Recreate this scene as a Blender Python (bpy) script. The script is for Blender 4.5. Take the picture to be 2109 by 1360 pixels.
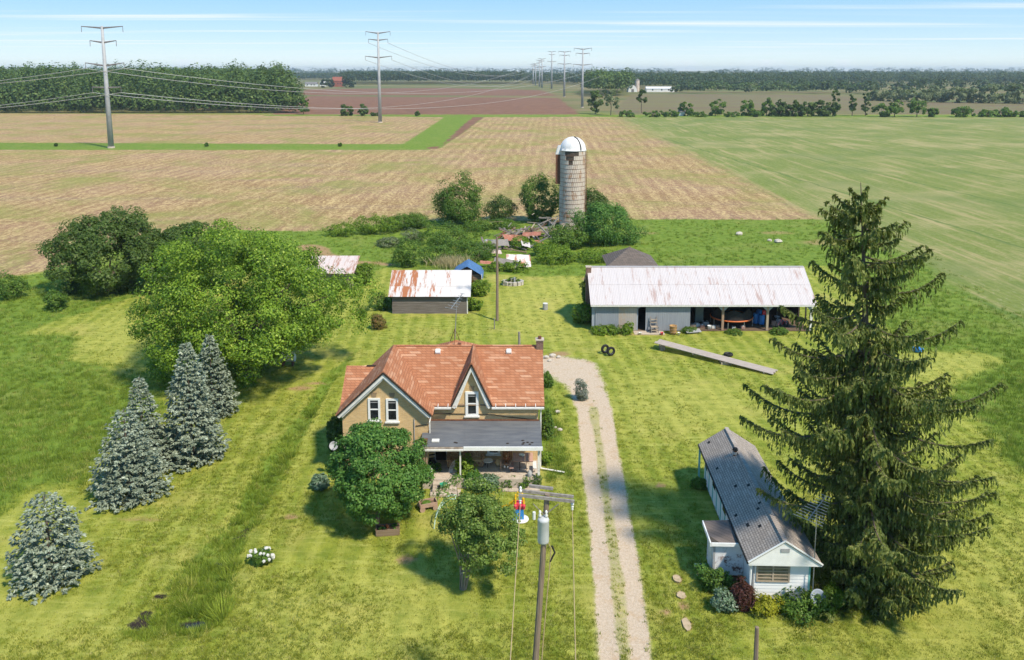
import bpy, math, random
import numpy as np
from mathutils import Vector, Matrix

# ---------------------------------------------------------------- camera, sky, sun, exposure
scene = bpy.context.scene
for o in list(bpy.data.objects): bpy.data.objects.remove(o)
COL = scene.collection
F = 1700.0; TH = math.radians(9.0); HZ = 145.0; CAMH = 25.0; CX = 1054.5   # lens in photo pixels, pitch, horizon row, height
YPP = HZ + F*math.tan(TH); cT, sT = math.cos(TH), math.sin(TH)
cam = bpy.data.cameras.new('camera'); camo = bpy.data.objects.new('camera', cam); COL.objects.link(camo)
cam.sensor_width = 36.0; cam.lens = 36.0*F/2109.0; cam.clip_start = 0.5; cam.clip_end = 20000
cam.shift_y = -(680.0-YPP)/2109.0
camo.location = (0, 0, CAMH); camo.rotation_euler = (math.pi/2-TH, 0, 0)
scene.camera = camo

SUN_AZ, SUN_EL = math.radians(46), math.radians(53)     # azimuth: from +X (right) turned towards the camera
SUNV = Vector((math.cos(SUN_EL)*math.cos(SUN_AZ), -math.cos(SUN_EL)*math.sin(SUN_AZ), math.sin(SUN_EL)))
world = bpy.data.worlds.new('World'); scene.world = world; world.use_nodes = True
def build_world():
    nt = world.node_tree; n = nt.nodes; l = nt.links; n.clear()
    out = n.new('ShaderNodeOutputWorld'); bg = n.new('ShaderNodeBackground')
    sky = n.new('ShaderNodeTexSky'); sky.sky_type = 'NISHITA'; sky.sun_disc = False
    sky.sun_elevation = SUN_EL; sky.sun_rotation = math.radians(90)+SUN_AZ
    sky.air_density = 1.0; sky.dust_density = 0.1; sky.ozone_density = 3.0; sky.altitude = 4000
    # thin high streaks of cirrus, mapped on a flat layer overhead
    tc = n.new('ShaderNodeTexCoord'); sp = n.new('ShaderNodeSeparateXYZ'); l.new(tc.outputs['Generated'], sp.inputs[0])
    mz = n.new('ShaderNodeMath'); mz.operation = 'MAXIMUM'; mz.inputs[1].default_value = 0.012; l.new(sp.outputs[2], mz.inputs[0])
    dx = n.new('ShaderNodeMath'); dx.operation = 'DIVIDE'; l.new(sp.outputs[0], dx.inputs[0]); l.new(mz.outputs[0], dx.inputs[1])
    dy = n.new('ShaderNodeMath'); dy.operation = 'DIVIDE'; l.new(sp.outputs[1], dy.inputs[0]); l.new(mz.outputs[0], dy.inputs[1])
    cb = n.new('ShaderNodeCombineXYZ'); l.new(dx.outputs[0], cb.inputs[0]); l.new(dy.outputs[0], cb.inputs[1])
    mp = n.new('ShaderNodeMapping'); mp.inputs['Rotation'].default_value = (0, 0, 0.05); mp.inputs['Scale'].default_value = (0.075, 0.42, 1); mp.inputs['Location'].default_value = (0.35, 0.2, 0)
    l.new(cb.outputs[0], mp.inputs[0])
    nz = n.new('ShaderNodeTexNoise'); nz.inputs['Scale'].default_value = 1.0; nz.inputs['Detail'].default_value = 5; nz.inputs['Roughness'].default_value = 0.5; nz.inputs['Distortion'].default_value = 0.3
    l.new(mp.outputs[0], nz.inputs['Vector'])
    rm = n.new('ShaderNodeMapRange'); rm.interpolation_type = 'SMOOTHSTEP'
    for k, v in (('From Min', .51), ('From Max', .76), ('To Min', 0), ('To Max', .9)): rm.inputs[k].default_value = v
    l.new(nz.outputs[0], rm.inputs[0])
    mx = n.new('ShaderNodeMix'); mx.data_type = 'RGBA'; l.new(rm.outputs[0], mx.inputs['Factor']); 
    # sky flattened, saturated and scaled up over the whole dome: more fill, bluer horizon
    s1 = n.new('ShaderNodeVectorMath'); s1.operation = 'SCALE'; s1.inputs['Scale'].default_value = 1/8.0; l.new(sky.outputs[0], s1.inputs[0])
    gm = n.new('ShaderNodeGamma'); gm.inputs[1].default_value = 0.22; l.new(s1.outputs[0], gm.inputs[0])
    hs = n.new('ShaderNodeHueSaturation'); hs.inputs['Saturation'].default_value = 3.4; hs.inputs['Value'].default_value = 3.45; l.new(gm.outputs[0], hs.inputs['Color']); l.new(hs.outputs[0], mx.inputs['A'])
    mx.inputs['B'].default_value = (3.3, 3.5, 3.75, 1)
    l.new(mx.outputs['Result'], bg.inputs[0]); bg.inputs[1].default_value = 0.1
    l.new(bg.outputs[0], out.inputs[0])
build_world()
sd = bpy.data.lights.new('sun', 'SUN'); sd.energy = 1.95; sd.angle = math.radians(4.0); sd.color = (1.0, 0.90, 0.72)
so = bpy.data.objects.new('sun', sd); COL.objects.link(so); so.rotation_euler = SUNV.to_track_quat('Z', 'Y').to_euler()
so.location = (60, -30, 80)
vs = scene.view_settings; vs.view_transform = 'Standard'; vs.look = 'None'; vs.exposure = 1.6; vs.gamma = 1.0; vs.use_curve_mapping = False
scene.render.engine = 'CYCLES'
cy = scene.cycles; cy.use_denoising = True; cy.max_bounces = 6; cy.diffuse_bounces = 3; cy.glossy_bounces = 2; cy.transmission_bounces = 4; cy.transparent_max_bounces = 6; cy.volume_bounces = 0
cy.use_adaptive_sampling = True; cy.adaptive_threshold = 0.015; cy.sample_clamp_indirect = 4

# ---------------------------------------------------------------- pixel of the photograph -> point of the place
def ray(x, y):
    u = YPP-y; return Vector((x-CX, u*sT+F*cT, u*cT-F*sT))
def G(x, y, z=0.0):
    d = ray(x, y); t = (z-CAMH)/d.z; return Vector((d.x*t, d.y*t, z))
def V(x, y, Y):
    d = ray(x, y); t = Y/d.y; return Vector((d.x*t, Y, CAMH+d.z*t))

# ---------------------------------------------------------------- helpers
def link(o): COL.objects.link(o); return o
def tag(o, label=None, cat=None, group=None, kind=None):
    if label: o['label'] = label
    if cat: o['category'] = cat
    if group: o['group'] = group
    if kind: o['kind'] = kind
    return o
def empty(name, loc=(0, 0, 0), rz=0.0, label=None, cat=None, group=None):
    o = bpy.data.objects.new(name, None); o.empty_display_size = .2; link(o); o.location = loc; o.rotation_euler = (0, 0, rz)
    return tag(o, label, cat, group)
WORLDWISE = set()
def wempty(name, loc, label, cat, group=None):      # parts of this thing are built in world coordinates
    o = empty(name, loc, 0, label, cat, group); WORLDWISE.add(o); return o
def setpar(o, parent):
    if parent is None: return
    o.parent = parent
    if parent in WORLDWISE: o.matrix_parent_inverse = Matrix.Translation(-Vector(parent.location))
def copy_tree(o, parent=None):
    c = o.copy(); link(c); c.parent = parent
    for ch in list(o.children): copy_tree(ch, c)
    return c

class MB:
    def __init__(s): s.v = []; s.f = []
    def add(s, vs, fs):
        b = len(s.v); s.v += [tuple(p) for p in vs]; s.f += [tuple(b+i for i in f) for f in fs]; return s
    def box(s, c, d, M=None, taper=1.0):
        x, y, z = d[0]/2, d[1]/2, d[2]/2
        vs = [Vector((sx*x*(taper if sz > 0 else 1), sy*y*(taper if sz > 0 else 1), sz*z)) for sz in (-1, 1) for sx, sy in ((-1, -1), (1, -1), (1, 1), (-1, 1))]
        if M is not None: vs = [M @ p for p in vs]
        vs = [p+Vector(c) for p in vs]
        return s.add(vs, [(3, 2, 1, 0), (4, 5, 6, 7), (0, 1, 5, 4), (1, 2, 6, 5), (2, 3, 7, 6), (3, 0, 4, 7)])
    def b2(s, lo, hi):
        return s.box([(a+b)/2 for a, b in zip(lo, hi)], [abs(b-a) for a, b in zip(lo, hi)])
    def bar(s, p, q, w, h=None, up=(0, 0, 1)):
        p, q = Vector(p), Vector(q); h = h or w; z = (q-p); L = z.length; z = z.normalized(); u = Vector(up)
        if abs(z.dot(u)) > .98: u = Vector((1, 0, 0))
        x = z.cross(u).normalized(); y = x.cross(z)
        M = Matrix((x, z, y)).transposed()
        return s.box((p+q)/2, (w, L, h), M)
    def cyl(s, p, q, r0, r1=None, n=10, cap=True):
        p, q = Vector(p), Vector(q); r1 = r0 if r1 is None else r1; z = (q-p).normalized()
        u = Vector((1, 0, 0)) if abs(z.x) < .8 else Vector((0, 1, 0)); x = z.cross(u).normalized(); y = z.cross(x)
        vs = []
        for c, r in ((p, r0), (q, r1)):
            for i in range(n):
                a = 2*math.pi*i/n; vs.append(c+x*math.cos(a)*r+y*math.sin(a)*r)
        fs = [(i, (i+1) % n, n+(i+1) % n, n+i) for i in range(n)]
        if cap: fs += [tuple(range(n-1, -1, -1)), tuple(range(n, 2*n))]
        return s.add(vs, fs)
    def tube(s, pts, r, n=6):
        pts = [Vector(p) for p in pts]; m = len(pts); R = r if isinstance(r, (list, tuple)) else [r]*m
        vs = []
        for i, p in enumerate(pts):
            t = (pts[min(i+1, m-1)]-pts[max(i-1, 0)]).normalized()
            u = Vector((0, 0, 1)) if abs(t.z) < .9 else Vector((1, 0, 0)); x = t.cross(u).normalized(); y = x.cross(t)
            for k in range(n):
                a = 2*math.pi*k/n; vs.append(p+(x*math.cos(a)+y*math.sin(a))*R[i])
        fs = [(i*n+k, i*n+(k+1) % n, (i+1)*n+(k+1) % n, (i+1)*n+k) for i in range(m-1) for k in range(n)]
        fs += [tuple(range(n-1, -1, -1)), tuple(range((m-1)*n, m*n))]
        return s.add(vs, fs)
    def lathe(s, c, prof, n=20, sx=1, sy=1):
        c = Vector(c); vs = []
        for r, z in prof:
            for k in range(n):
                a = 2*math.pi*k/n; vs.append(c+Vector((r*math.cos(a)*sx, r*math.sin(a)*sy, z)))
        m = len(prof)
        fs = [(i*n+k, i*n+(k+1) % n, (i+1)*n+(k+1) % n, (i+1)*n+k) for i in range(m-1) for k in range(n)]
        fs += [tuple(range(n-1, -1, -1)), tuple(range((m-1)*n, m*n))]
        return s.add(vs, fs)
    def slab(s, a, b, c, d, t):      # quad a b c d (seen from outside, anticlockwise) thickened inwards by t
        a, b, c, d = map(Vector, (a, b, c, d)); n = (b-a).cross(d-a).normalized()*t
        vs = [a, b, c, d, a-n, b-n, c-n, d-n]
        return s.add(vs, [(0, 1, 2, 3), (7, 6, 5, 4), (0, 4, 5, 1), (1, 5, 6, 2), (2, 6, 7, 3), (3, 7, 4, 0)])
    def prism(s, pts, ax, d):        # closed polygon pts extruded by vector d
        pts = [Vector(p) for p in pts]; n = len(pts); d = Vector(d)
        return s.add(pts+[p+d for p in pts], [tuple(range(n-1, -1, -1)), tuple(range(n, 2*n))]+[(i, (i+1) % n, n+(i+1) % n, n+i) for i in range(n)])
    def blob(s, c, r, rng, n=8, m=5, jit=.2):
        c = Vector(c); r = (r, r, r) if not isinstance(r, (tuple, list)) else r
        prof = []
        vs = []
        for i in range(m+1):
            th = math.pi*i/m
            for k in range(n):
                a = 2*math.pi*k/n; q = 1+rng.uniform(-jit, jit)
                vs.append(c+Vector((math.sin(th)*math.cos(a)*r[0]*q, math.sin(th)*math.sin(a)*r[1]*q, -math.cos(th)*r[2]*q)))
        fs = [(i*n+k, i*n+(k+1) % n, (i+1)*n+(k+1) % n, (i+1)*n+k) for i in range(m) for k in range(n)]
        return s.add(vs, fs)
    def build(s, name, mat, parent=None, smooth=False, loc=None):
        me = bpy.data.meshes.new(name); me.from_pydata(s.v, [], s.f); me.update()
        if smooth: me.polygons.foreach_set('use_smooth', [True]*len(me.polygons))
        o = bpy.data.objects.new(name, me); link(o)
        if mat is not None: me.materials.append(mat)
        setpar(o, parent)
        if loc is not None: o.location = loc
        return o

def npmesh(name, v, quads, mat, parent=None, smooth=False):
    me = bpy.data.meshes.new(name); v = np.asarray(v, np.float32); q = np.asarray(quads, np.int32); k = q.shape[1]
    me.vertices.add(len(v)); me.vertices.foreach_set('co', v.ravel())
    me.loops.add(q.size); me.loops.foreach_set('vertex_index', q.ravel())
    me.polygons.add(len(q)); me.polygons.foreach_set('loop_start', np.arange(0, q.size, k, dtype=np.int32))
    me.update(calc_edges=True); me.validate()
    if smooth: me.polygons.foreach_set('use_smooth', [True]*len(me.polygons))
    o = bpy.data.objects.new(name, me); link(o); me.materials.append(mat)
    setpar(o, parent)
    return o
def unit(a): return a/np.maximum(np.linalg.norm(a, axis=-1, keepdims=True), 1e-9)
def leafquads(pos, t, n, ln, wd, bend=0.15):
    """one pointed, slightly folded leaf per row"""
    pos = np.asarray(pos, float); t = unit(np.asarray(t, float)); n = np.asarray(n, float)
    b = unit(np.cross(t, n)); n = np.cross(b, t); ln = np.broadcast_to(np.asarray(ln, float).reshape(-1, 1), (len(pos), 1)); wd = np.broadcast_to(np.asarray(wd, float).reshape(-1, 1), (len(pos), 1))
    v = np.stack([pos-t*ln*.5, pos+b*wd*.5-t*ln*.05+n*ln*bend*.5, pos+t*ln*.5-n*ln*bend, pos-b*wd*.5-t*ln*.05+n*ln*bend*.5], 1).reshape(-1, 3)
    q = np.arange(len(v)).reshape(-1, 4)
    return v, q
def rdir(r, n):
    return unit(r.normal(size=(n, 3)))

# ---------------------------------------------------------------- materials
MATS = {}
def newmat(name):
    m = bpy.data.materials.new(name); m.use_nodes = True; nt = m.node_tree; nt.nodes.clear()
    out = nt.nodes.new('ShaderNodeOutputMaterial'); MATS[name] = m
    return m, nt, out
class NB:
    """small node-building shorthand"""
    def __init__(s, nt): s.nt = nt; s.n = nt.nodes; s.l = nt.links
    def new(s, t, **kw):
        x = s.n.new(t)
        for k, v in kw.items(): setattr(x, k, v)
        return x
    def put(s, sock, v):
        if isinstance(v, bpy.types.NodeSocket): s.l.new(v, sock)
        elif v is not None:
            if isinstance(v, (tuple, list)) and len(v) == 3 and sock.type == 'RGBA': v = (*v, 1)
            sock.default_value = v
    def math(s, op, a, b=0.0, c=None, clamp=False):
        x = s.new('ShaderNodeMath', operation=op, use_clamp=clamp); s.put(x.inputs[0], a); s.put(x.inputs[1], b)
        if c is not None: s.put(x.inputs[2], c)
        return x.outputs[0]
    def mix(s, f, a, b, mode='MIX'):
        x = s.new('ShaderNodeMix', data_type='RGBA', blend_type=mode); s.put(x.inputs['Factor'], f); s.put(x.inputs['A'], a); s.put(x.inputs['B'], b); return x.outputs['Result']
    def noise(s, vec, scale, detail=3, rough=.55, dist=0.0):
        x = s.new('ShaderNodeTexNoise'); s.put(x.inputs['Vector'], vec); x.inputs['Scale'].default_value = scale; x.inputs['Detail'].default_value = detail; x.inputs['Roughness'].default_value = rough; x.inputs['Distortion'].default_value = dist
        return x.outputs[0]
    def rng(s, v, a, b, c=0.0, d=1.0, smooth=True):
        x = s.new('ShaderNodeMapRange', interpolation_type='SMOOTHSTEP' if smooth else 'LINEAR'); s.put(x.inputs[0], v)
        for i, q in zip((1, 2, 3, 4), (a, b, c, d)): s.put(x.inputs[i], q)
        return x.outputs[0]
    def mapping(s, vec, scale=(1, 1, 1), rot=(0, 0, 0), loc=(0, 0, 0)):
        x = s.new('ShaderNodeMapping'); s.put(x.inputs[0], vec); x.inputs['Scale'].default_value = scale; x.inputs['Rotation'].default_value = rot; x.inputs['Location'].default_value = loc; return x.outputs[0]
    def coord(s, k='Object'): return s.new('ShaderNodeTexCoord').outputs[k]
    def pos(s): return s.new('ShaderNodeNewGeometry').outputs['Position']
    def bump(s, h, strength=.3, dist=.05):
        x = s.new('ShaderNodeBump'); x.inputs['Strength'].default_value = strength; x.inputs['Distance'].default_value = dist; s.put(x.inputs['Height'], h); return x.outputs[0]
    def bsdf(s, col, rough=.8, normal=None, metal=0.0, spec=.3, out=None):
        x = s.new('ShaderNodeBsdfPrincipled'); s.put(x.inputs['Base Color'], col); s.put(x.inputs['Roughness'], rough); s.put(x.inputs['Metallic'], metal); s.put(x.inputs['Specular IOR Level'], spec)
        if normal is not None: s.l.new(normal, x.inputs['Normal'])
        if out is not None: s.l.new(x.outputs[0], out.inputs[0])
        return x.outputs[0]

def plain(name, c1, c2=None, scale=6, rough=.8, bump=.15, metal=0.0, spec=.3, stretch=(1, 1, 1), dirt=None, dirt_lo=.55, dirt_scale=1.5, coord='Object'):
    """a colour that wanders between c1 and c2, with grain and optional worn/dirty patches"""
    m, nt, out = newmat(name); b = NB(nt); c2 = c2 or tuple(x*.75 for x in c1)
    co = b.mapping(b.coord(coord), stretch)
    n1 = b.noise(co, scale, 4, .6); col = b.mix(b.rng(n1, .3, .7), c1, c2)
    if dirt:
        n2 = b.noise(co, dirt_scale, 6, .7); col = b.mix(b.rng(n2, dirt_lo, dirt_lo+.12), col, dirt)
    b.bsdf(col, rough, b.bump(b.noise(co, scale*3, 3), bump, .02), metal, spec, out)
    return m
def foliage(name, c1, c2, c3=None, trans=.35, rough=.55, ns=.55):
    m, nt, out = newmat(name); b = NB(nt)
    g = b.new('ShaderNodeNewGeometry'); r = g.outputs['Random Per Island']
    n = b.noise(b.pos(), ns, 2)
    f = b.math('ADD', b.math('MULTIPLY', r, .65), b.math('MULTIPLY', b.rng(n, .3, .7), .35))
    col = b.mix(b.rng(f, .1, .9), c1, c2)
    if c3: col = b.mix(b.rng(r, .86, 1.0), col, c3)
    d = b.bsdf(col, rough, None, 0, .25)
    t = b.new('ShaderNodeBsdfTranslucent'); b.l.new(b.mix(.5, col, (.25, .36, .04), 'MIX'), t.inputs[0])
    ms = b.new('ShaderNodeMixShader'); ms.inputs[0].default_value = trans; b.l.new(d, ms.inputs[1]); b.l.new(t.outputs[0], ms.inputs[2]); b.l.new(ms.outputs[0], out.inputs[0])
    return m

# ================================================================ TERRAIN
def poly(pts): return np.array([tuple(G(x, y))[:2] for x, y in pts])
def seg_d(P, a, b):
    ab = b-a; t = np.clip(((P-a) @ ab)/max(ab @ ab, 1e-9), 0, 1); return np.linalg.norm(P-(a+t[:, None]*ab), axis=1), t
def sdf(P, pg):                       # signed distance to a polygon, + inside
    d = np.full(len(P), 1e9); ins = np.zeros(len(P), bool); n = len(pg)
    for i in range(n):
        a, b = pg[i], pg[(i+1) % n]; d = np.minimum(d, seg_d(P, a, b)[0])
        c = ((a[1] > P[:, 1]) != (b[1] > P[:, 1])); xx = (b[0]-a[0])*(P[:, 1]-a[1])/((b[1]-a[1]) if abs(b[1]-a[1]) > 1e-9 else 1e-9)+a[0]
        ins ^= c & (P[:, 0] < xx)
    return np.where(ins, d, -d)
def line_d(P, pts, hw):               # half-width minus distance along a polyline, half-width varies
    best = np.full(len(P), -1e9)
    for i in range(len(pts)-1):
        d, t = seg_d(P, pts[i], pts[i+1]); best = np.maximum(best, hw[i]+(hw[i+1]-hw[i])*t-d)
    return best
def soft(d, w): return np.clip(.5+d/(2*w), 0, 1)
def vnoise(x, y, s, seed=0):          # value noise
    rs = np.random.RandomState(seed); T = rs.rand(256, 256); x = x/s; y = y/s
    xi = np.floor(x).astype(int); yi = np.floor(y).astype(int); fx = x-xi; fy = y-yi; fx = fx*fx*(3-2*fx); fy = fy*fy*(3-2*fy)
    g = lambda i, j: T[i % 256, j % 256]
    return (g(xi, yi)*(1-fx)+g(xi+1, yi)*fx)*(1-fy)+(g(xi, yi+1)*(1-fx)+g(xi+1, yi+1)*fx)*fy

# outlines, read off the photograph, as polygons on the ground
P_STUB = poly([(-900, 700), (-200, 592), (0, 572), (95, 560), (330, 482), (480, 474), (640, 478), (760, 464), (880, 455), (1100, 455), (1320, 452), (1700, 452), (1310, 241), (990, 241), (900, 306), (870, 309), (0, 309), (-900, 309)])
P_STUB2 = poly([(-900, 292), (0, 294), (700, 297), (838, 297), (915, 242), (600, 237), (0, 234), (-900, 233)])
P_CROP = poly([(1255, 241), (1655, 449), (1730, 474), (1850, 540), (1960, 622), (2109, 705), (2900, 1000), (2900, 241)])
P_PLOW = poly([(560, 236), (1195, 236), (1150, 202), (860, 200), (640, 198), (600, 215)])
P_PLOW2 = poly([(560, 196), (1150, 198), (1120, 186), (900, 181), (640, 184)])
P_TANR = poly([(1260, 236), (1900, 236), (2600, 238), (2600, 215), (1900, 210), (1700, 196), (1300, 193)])
P_TALL = [poly([(640, 480), (880, 455), (1320, 453), (1660, 450), (1740, 480), (1720, 548), (1420, 548), (1205, 570), (1000, 565), (985, 620), (965, 560), (790, 552), (740, 600), (655, 560), (560, 520)]),
          poly([(-500, 760), (-200, 594), (0, 574), (100, 562), (330, 484), (640, 482), (640, 530), (330, 600), (250, 618), (120, 660), (40, 690), (-100, 760)]),
          poly([(-400, 700), (60, 690), (160, 690), (140, 740), (280, 770), (350, 860), (230, 930), (190, 960), (150, 1000), (60, 1000), (-50, 1080), (-400, 1300)]),
          poly([(1720, 470), (1850, 540), (1960, 622), (2109, 705), (2500, 850), (2500, 1100), (2109, 965), (2040, 900), (1960, 815), (1970, 790), (2080, 745), (2000, 722), (1830, 722), (1830, 640), (1720, 560)]),
          poly([(1110, 740), (1135, 770), (1150, 900), (1165, 980), (1120, 985), (1112, 900), (1108, 800)])]
L_WATERWAY = [np.array(tuple(G(x, y))[:2]) for x, y in ((950, 238), (868, 300))]
L_DITCHFAR = [np.array(tuple(G(x, y))[:2]) for x, y in ((-900, 300), (0, 301), (400, 303), (868, 302))]
L_TRACK = [np.array(tuple(G(x, y))[:2]) for x, y in ((985, 242), (930, 280), (890, 306))]
L_SWALE = [np.array(tuple(G(x, y))[:2]) for x, y in ((310, 1290), (400, 1262), (425, 1180), (485, 1095), (535, 1010), (590, 920), (645, 835), (690, 770), (740, 715))]
L_HEDGE = [np.array(tuple(G(x, y))[:2]) for x, y in ((560, 238), (1200, 239), (1260, 239), (2600, 240))]
def gl(pts): return [np.array(tuple(G(x, y))[:2]) for x, y in pts]
L_DR1 = gl([(1266, 1480), (1254, 1350), (1242, 1200), (1226, 1040), (1213, 943), (1201, 845), (1192, 800), (1175, 768), (1145, 752), (1118, 745)])
L_DR2 = gl([(1338, 1480), (1317, 1350), (1304, 1200), (1277, 1040), (1261, 943), (1246, 845), (1228, 800), (1205, 768), (1168, 750), (1118, 740)])
L_DIRT = gl([(636, 508), (662, 524), (700, 540), (770, 542), (800, 546)])
WET = [(408, 1276, .75, .3), (285, 1283, .4, .25), (492, 1098, .35, .22), (455, 1150, .4, .2), (300, 1262, .3, .2), (330, 1225, .3, .2), (505, 1085, .35, .25)]
DIRTS = [(833, 1153, .62, .45), (1395, 1192, .22, .45), (1402, 1222, .25, .35), (1408, 1248, .25, .3), (1414, 1285, .25, .55), (620, 800, 1.2, .5), (655, 790, .9, .35), (600, 1062, .5, .3), (1150, 730, 1.0, .6), (1190, 800, .7, .9), (300, 1070, 1.6, .35), (1360, 1000, .4, .4), (1370, 1260, .3, .3),
         (1205, 575, .7, .8), (1330, 690, 2.2, .35), (1500, 692, 5, .3), (1700, 500, 4, 2.5), (1330, 480, 2, 1.2), (1600, 480, 3, 1.5)]

P_DRY = [poly([(130, 720), (170, 690), (235, 645), (285, 645), (300, 700), (270, 745), (190, 740)]), poly([(1840, 725), (1990, 726), (2070, 745), (1960, 795), (1950, 820), (1900, 830), (1880, 770)]), poly([(1930, 1080), (2300, 1060), (2300, 1400), (1800, 1400), (1850, 1250)]), poly([(1280, 770), (1500, 790), (1560, 850), (1400, 900), (1290, 880)]), poly([(-100, 1120), (20, 1080), (60, 1230), (260, 1270), (300, 1400), (-100, 1400)]), poly([(520, 1200), (900, 1180), (1000, 1300), (900, 1400), (560, 1400)]), poly([(1020, 600), (1180, 570), (1180, 700), (1060, 700)])]
def zones(P):
    x, y = P[:, 0], P[:, 1]; D = np.hypot(x, y)
    wob = (vnoise(x, y, 2.2, 1)-.5)*1.3+(vnoise(x, y, .7, 2)-.5)*.5; far = np.clip(D/150, .3, 4)
    z = {}
    stub = np.maximum(soft(sdf(P, P_STUB)+wob*far, 1.2), soft(sdf(P, P_STUB2)+wob*2, 2)); z['stub'] = stub
    z['crop'] = soft(sdf(P, P_CROP)-3+wob*far*2, np.clip(D/30, 2.5, 13))
    z['plow'] = np.maximum(soft(sdf(P, P_PLOW)+wob*3, 3), .8*soft(sdf(P, P_PLOW2)+wob*6, 8)); z['tan'] = soft(sdf(P, P_TANR)+wob*3, 4)
    ww = np.maximum(np.maximum(line_d(P, L_WATERWAY, [6.5, 6.5]), line_d(P, L_DITCHFAR, [2.3]*4)), line_d(P, L_HEDGE, [5, 5, 5, 5]))
    tr = soft(line_d(P, L_TRACK, [3.0, 3.0, 2.2])+wob, 1.0)
    ww = soft(ww+wob*1.5, 1.2); z['stub'] = stub*(1-ww); z['crop'] *= 1-ww; z['plow'] = np.maximum(z['plow']*(1-ww), tr*.9*(1-ww)); z['stub'] *= 1-tr*.8
    sw = line_d(P, L_SWALE, [.9, 1.5, 1.3, .8, .7, .6, .45, .3, .2]); z['swale'] = soft(sw+wob*.5, .35); z['swd'] = sw
    tall = np.max([soft(sdf(P, p)+wob*.8, .9) for p in P_TALL], axis=0); z['tall'] = np.maximum(np.maximum(np.maximum(tall, z['swale']), ww), np.maximum(soft(y-112, 8)*(y < 470), soft(sdf(P, P_CROP)+5+wob, 2)*(y < 470)))
    hw1 = [.5, .48, .40, .41, .5, .5, .55, .8, .9, .9]; hw2 = [.46, .44, .42, .48, .5, .52, .6, 1.0, 1.2, 1.0]
    z['grav'] = soft(np.maximum(line_d(P, L_DR1, hw1), line_d(P, L_DR2, hw2))+wob*.13, .16)
    pad = poly([(1112, 736), (1160, 730), (1222, 748), (1250, 790), (1246, 835), (1185, 835), (1165, 792), (1112, 768)]); z['grav'] = np.maximum(z['grav'], .8*soft(sdf(P, pad)+wob*.7, .7))
    ctr = [(a+b)/2 for a, b in zip(L_DR1, L_DR2)]; z['mid'] = soft(line_d(P, ctr, [1.2]*10), .3)
    dirt = soft(line_d(P, L_DIRT, [1.6, 1.3, .8, .6, .5])+wob*.9, .6)
    for px, py, rx, ry in DIRTS:
        c = G(px, py); q = np.hypot((x-c.x)/rx, (y-c.y)/ry); dirt = np.maximum(dirt, np.clip(1.45-q-wob*.45, 0, 1)*(.9 if rx < 1.5 else .55))
    z['dirt'] = dirt
    wet = np.zeros(len(P))
    for px, py, rx, ry in WET:
        c = G(px, py); q = np.hypot((x-c.x)/rx, (y-c.y)/ry); wet = np.maximum(wet, np.clip(1.6-q-wob*.5, 0, 1))
    z['wet'] = wet
    z['dry'] = np.max([soft(sdf(P, p)+wob*1.2, 1.6) for p in P_DRY], axis=0)
    return z
def build_terrain():
    ys = [14.0]
    while ys[-1] < 9000: ys.append(ys[-1]+max(.16, ys[-1]*.0085 if ys[-1] < 150 else ys[-1]*.011))
    ys = np.array(ys); us = np.linspace(-1.0, 1.0, 431)
    YY, UU = np.meshgrid(ys, us, indexing='ij'); XX = UU*(YY*.95+24)
    P = np.stack([XX.ravel(), YY.ravel()], 1); z = zones(P)
    near = np.clip(1-(P[:, 1]-60)/120, 0, 1)
    h = ((vnoise(P[:, 0], P[:, 1], 1.3, 5)-.5)*.07+(vnoise(P[:, 0], P[:, 1], 4.0, 6)-.5)*.12)*near-.02
    flat = 1-z['grav']*.6; h = h*flat - np.clip(z['swd']+.2, 0, 1)*.32*near - z['wet']*.10*near
    h += z['tall']*near*(vnoise(P[:, 0], P[:, 1], .8, 9))*.05 - z['grav']*.03*near
    far = np.clip((P[:, 1]-1500)/5000, 0, 1); h += far*(vnoise(P[:, 0], P[:, 1], 1500, 11))*26*np.clip(far*3, 0, 1)
    co = np.stack([P[:, 0], P[:, 1], h], 1)
    ny, nx = YY.shape; idx = np.arange(ny*nx).reshape(ny, nx)
    q = np.stack([idx[:-1, :-1], idx[:-1, 1:], idx[1:, 1:], idx[1:, :-1]], -1).reshape(-1, 4)
    fz = {k: v[q].mean(1) for k, v in z.items()}
    lab = np.zeros(len(q), int)
    lab[fz['tall'] > .5] = 1; lab[fz['stub'] > .5] = 2; lab[fz['crop'] > .5] = 3; lab[np.maximum(fz['plow'], fz['tan']) > .5] = 4
    lab[np.maximum(fz['grav'], fz['mid']*.99) > .5] = 5; lab[fz['swale'] > .5] = 6
    names = ['lawn', 'rough_grass_ground', 'stubble_field', 'green_crop_field', 'ploughed_field', 'gravel_driveway', 'wet_swale_ground']
    A = np.stack([z['stub'], z['crop'], np.maximum(z['plow'], z['tan']*.0), z['tall']], 1); B = np.stack([z['grav'], z['dirt'], z['wet'], z['tan']], 1); Cc = np.stack([z['swale'], z['mid'], z['dry'], 0*h], 1)
    for k, nm in enumerate(names):
        f = q[lab == k]
        if not len(f): continue
        u, inv = np.unique(f, return_inverse=True)
        o = npmesh(nm, co[u], inv.reshape(-1, 4), MATS['terrain'], None, True); o['kind'] = 'structure'
        for an, arr in (('za', A), ('zb', B), ('zc', Cc)):
            at = o.data.attributes.new(an, 'FLOAT_COLOR', 'POINT'); at.data.foreach_set('color', arr[u].astype(np.float32).ravel())
    g = MB().add([(-9000, -600, -1.2), (9000, -600, -1.2), (9000, 14.2, -1.2), (-9000, 14.2, -1.2)], [(0, 1, 2, 3)]).build('ground', plain('meadow_beyond', (.10, .15, .03), (.13, .17, .04), .3)); g['kind'] = 'structure'
    return h
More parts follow.
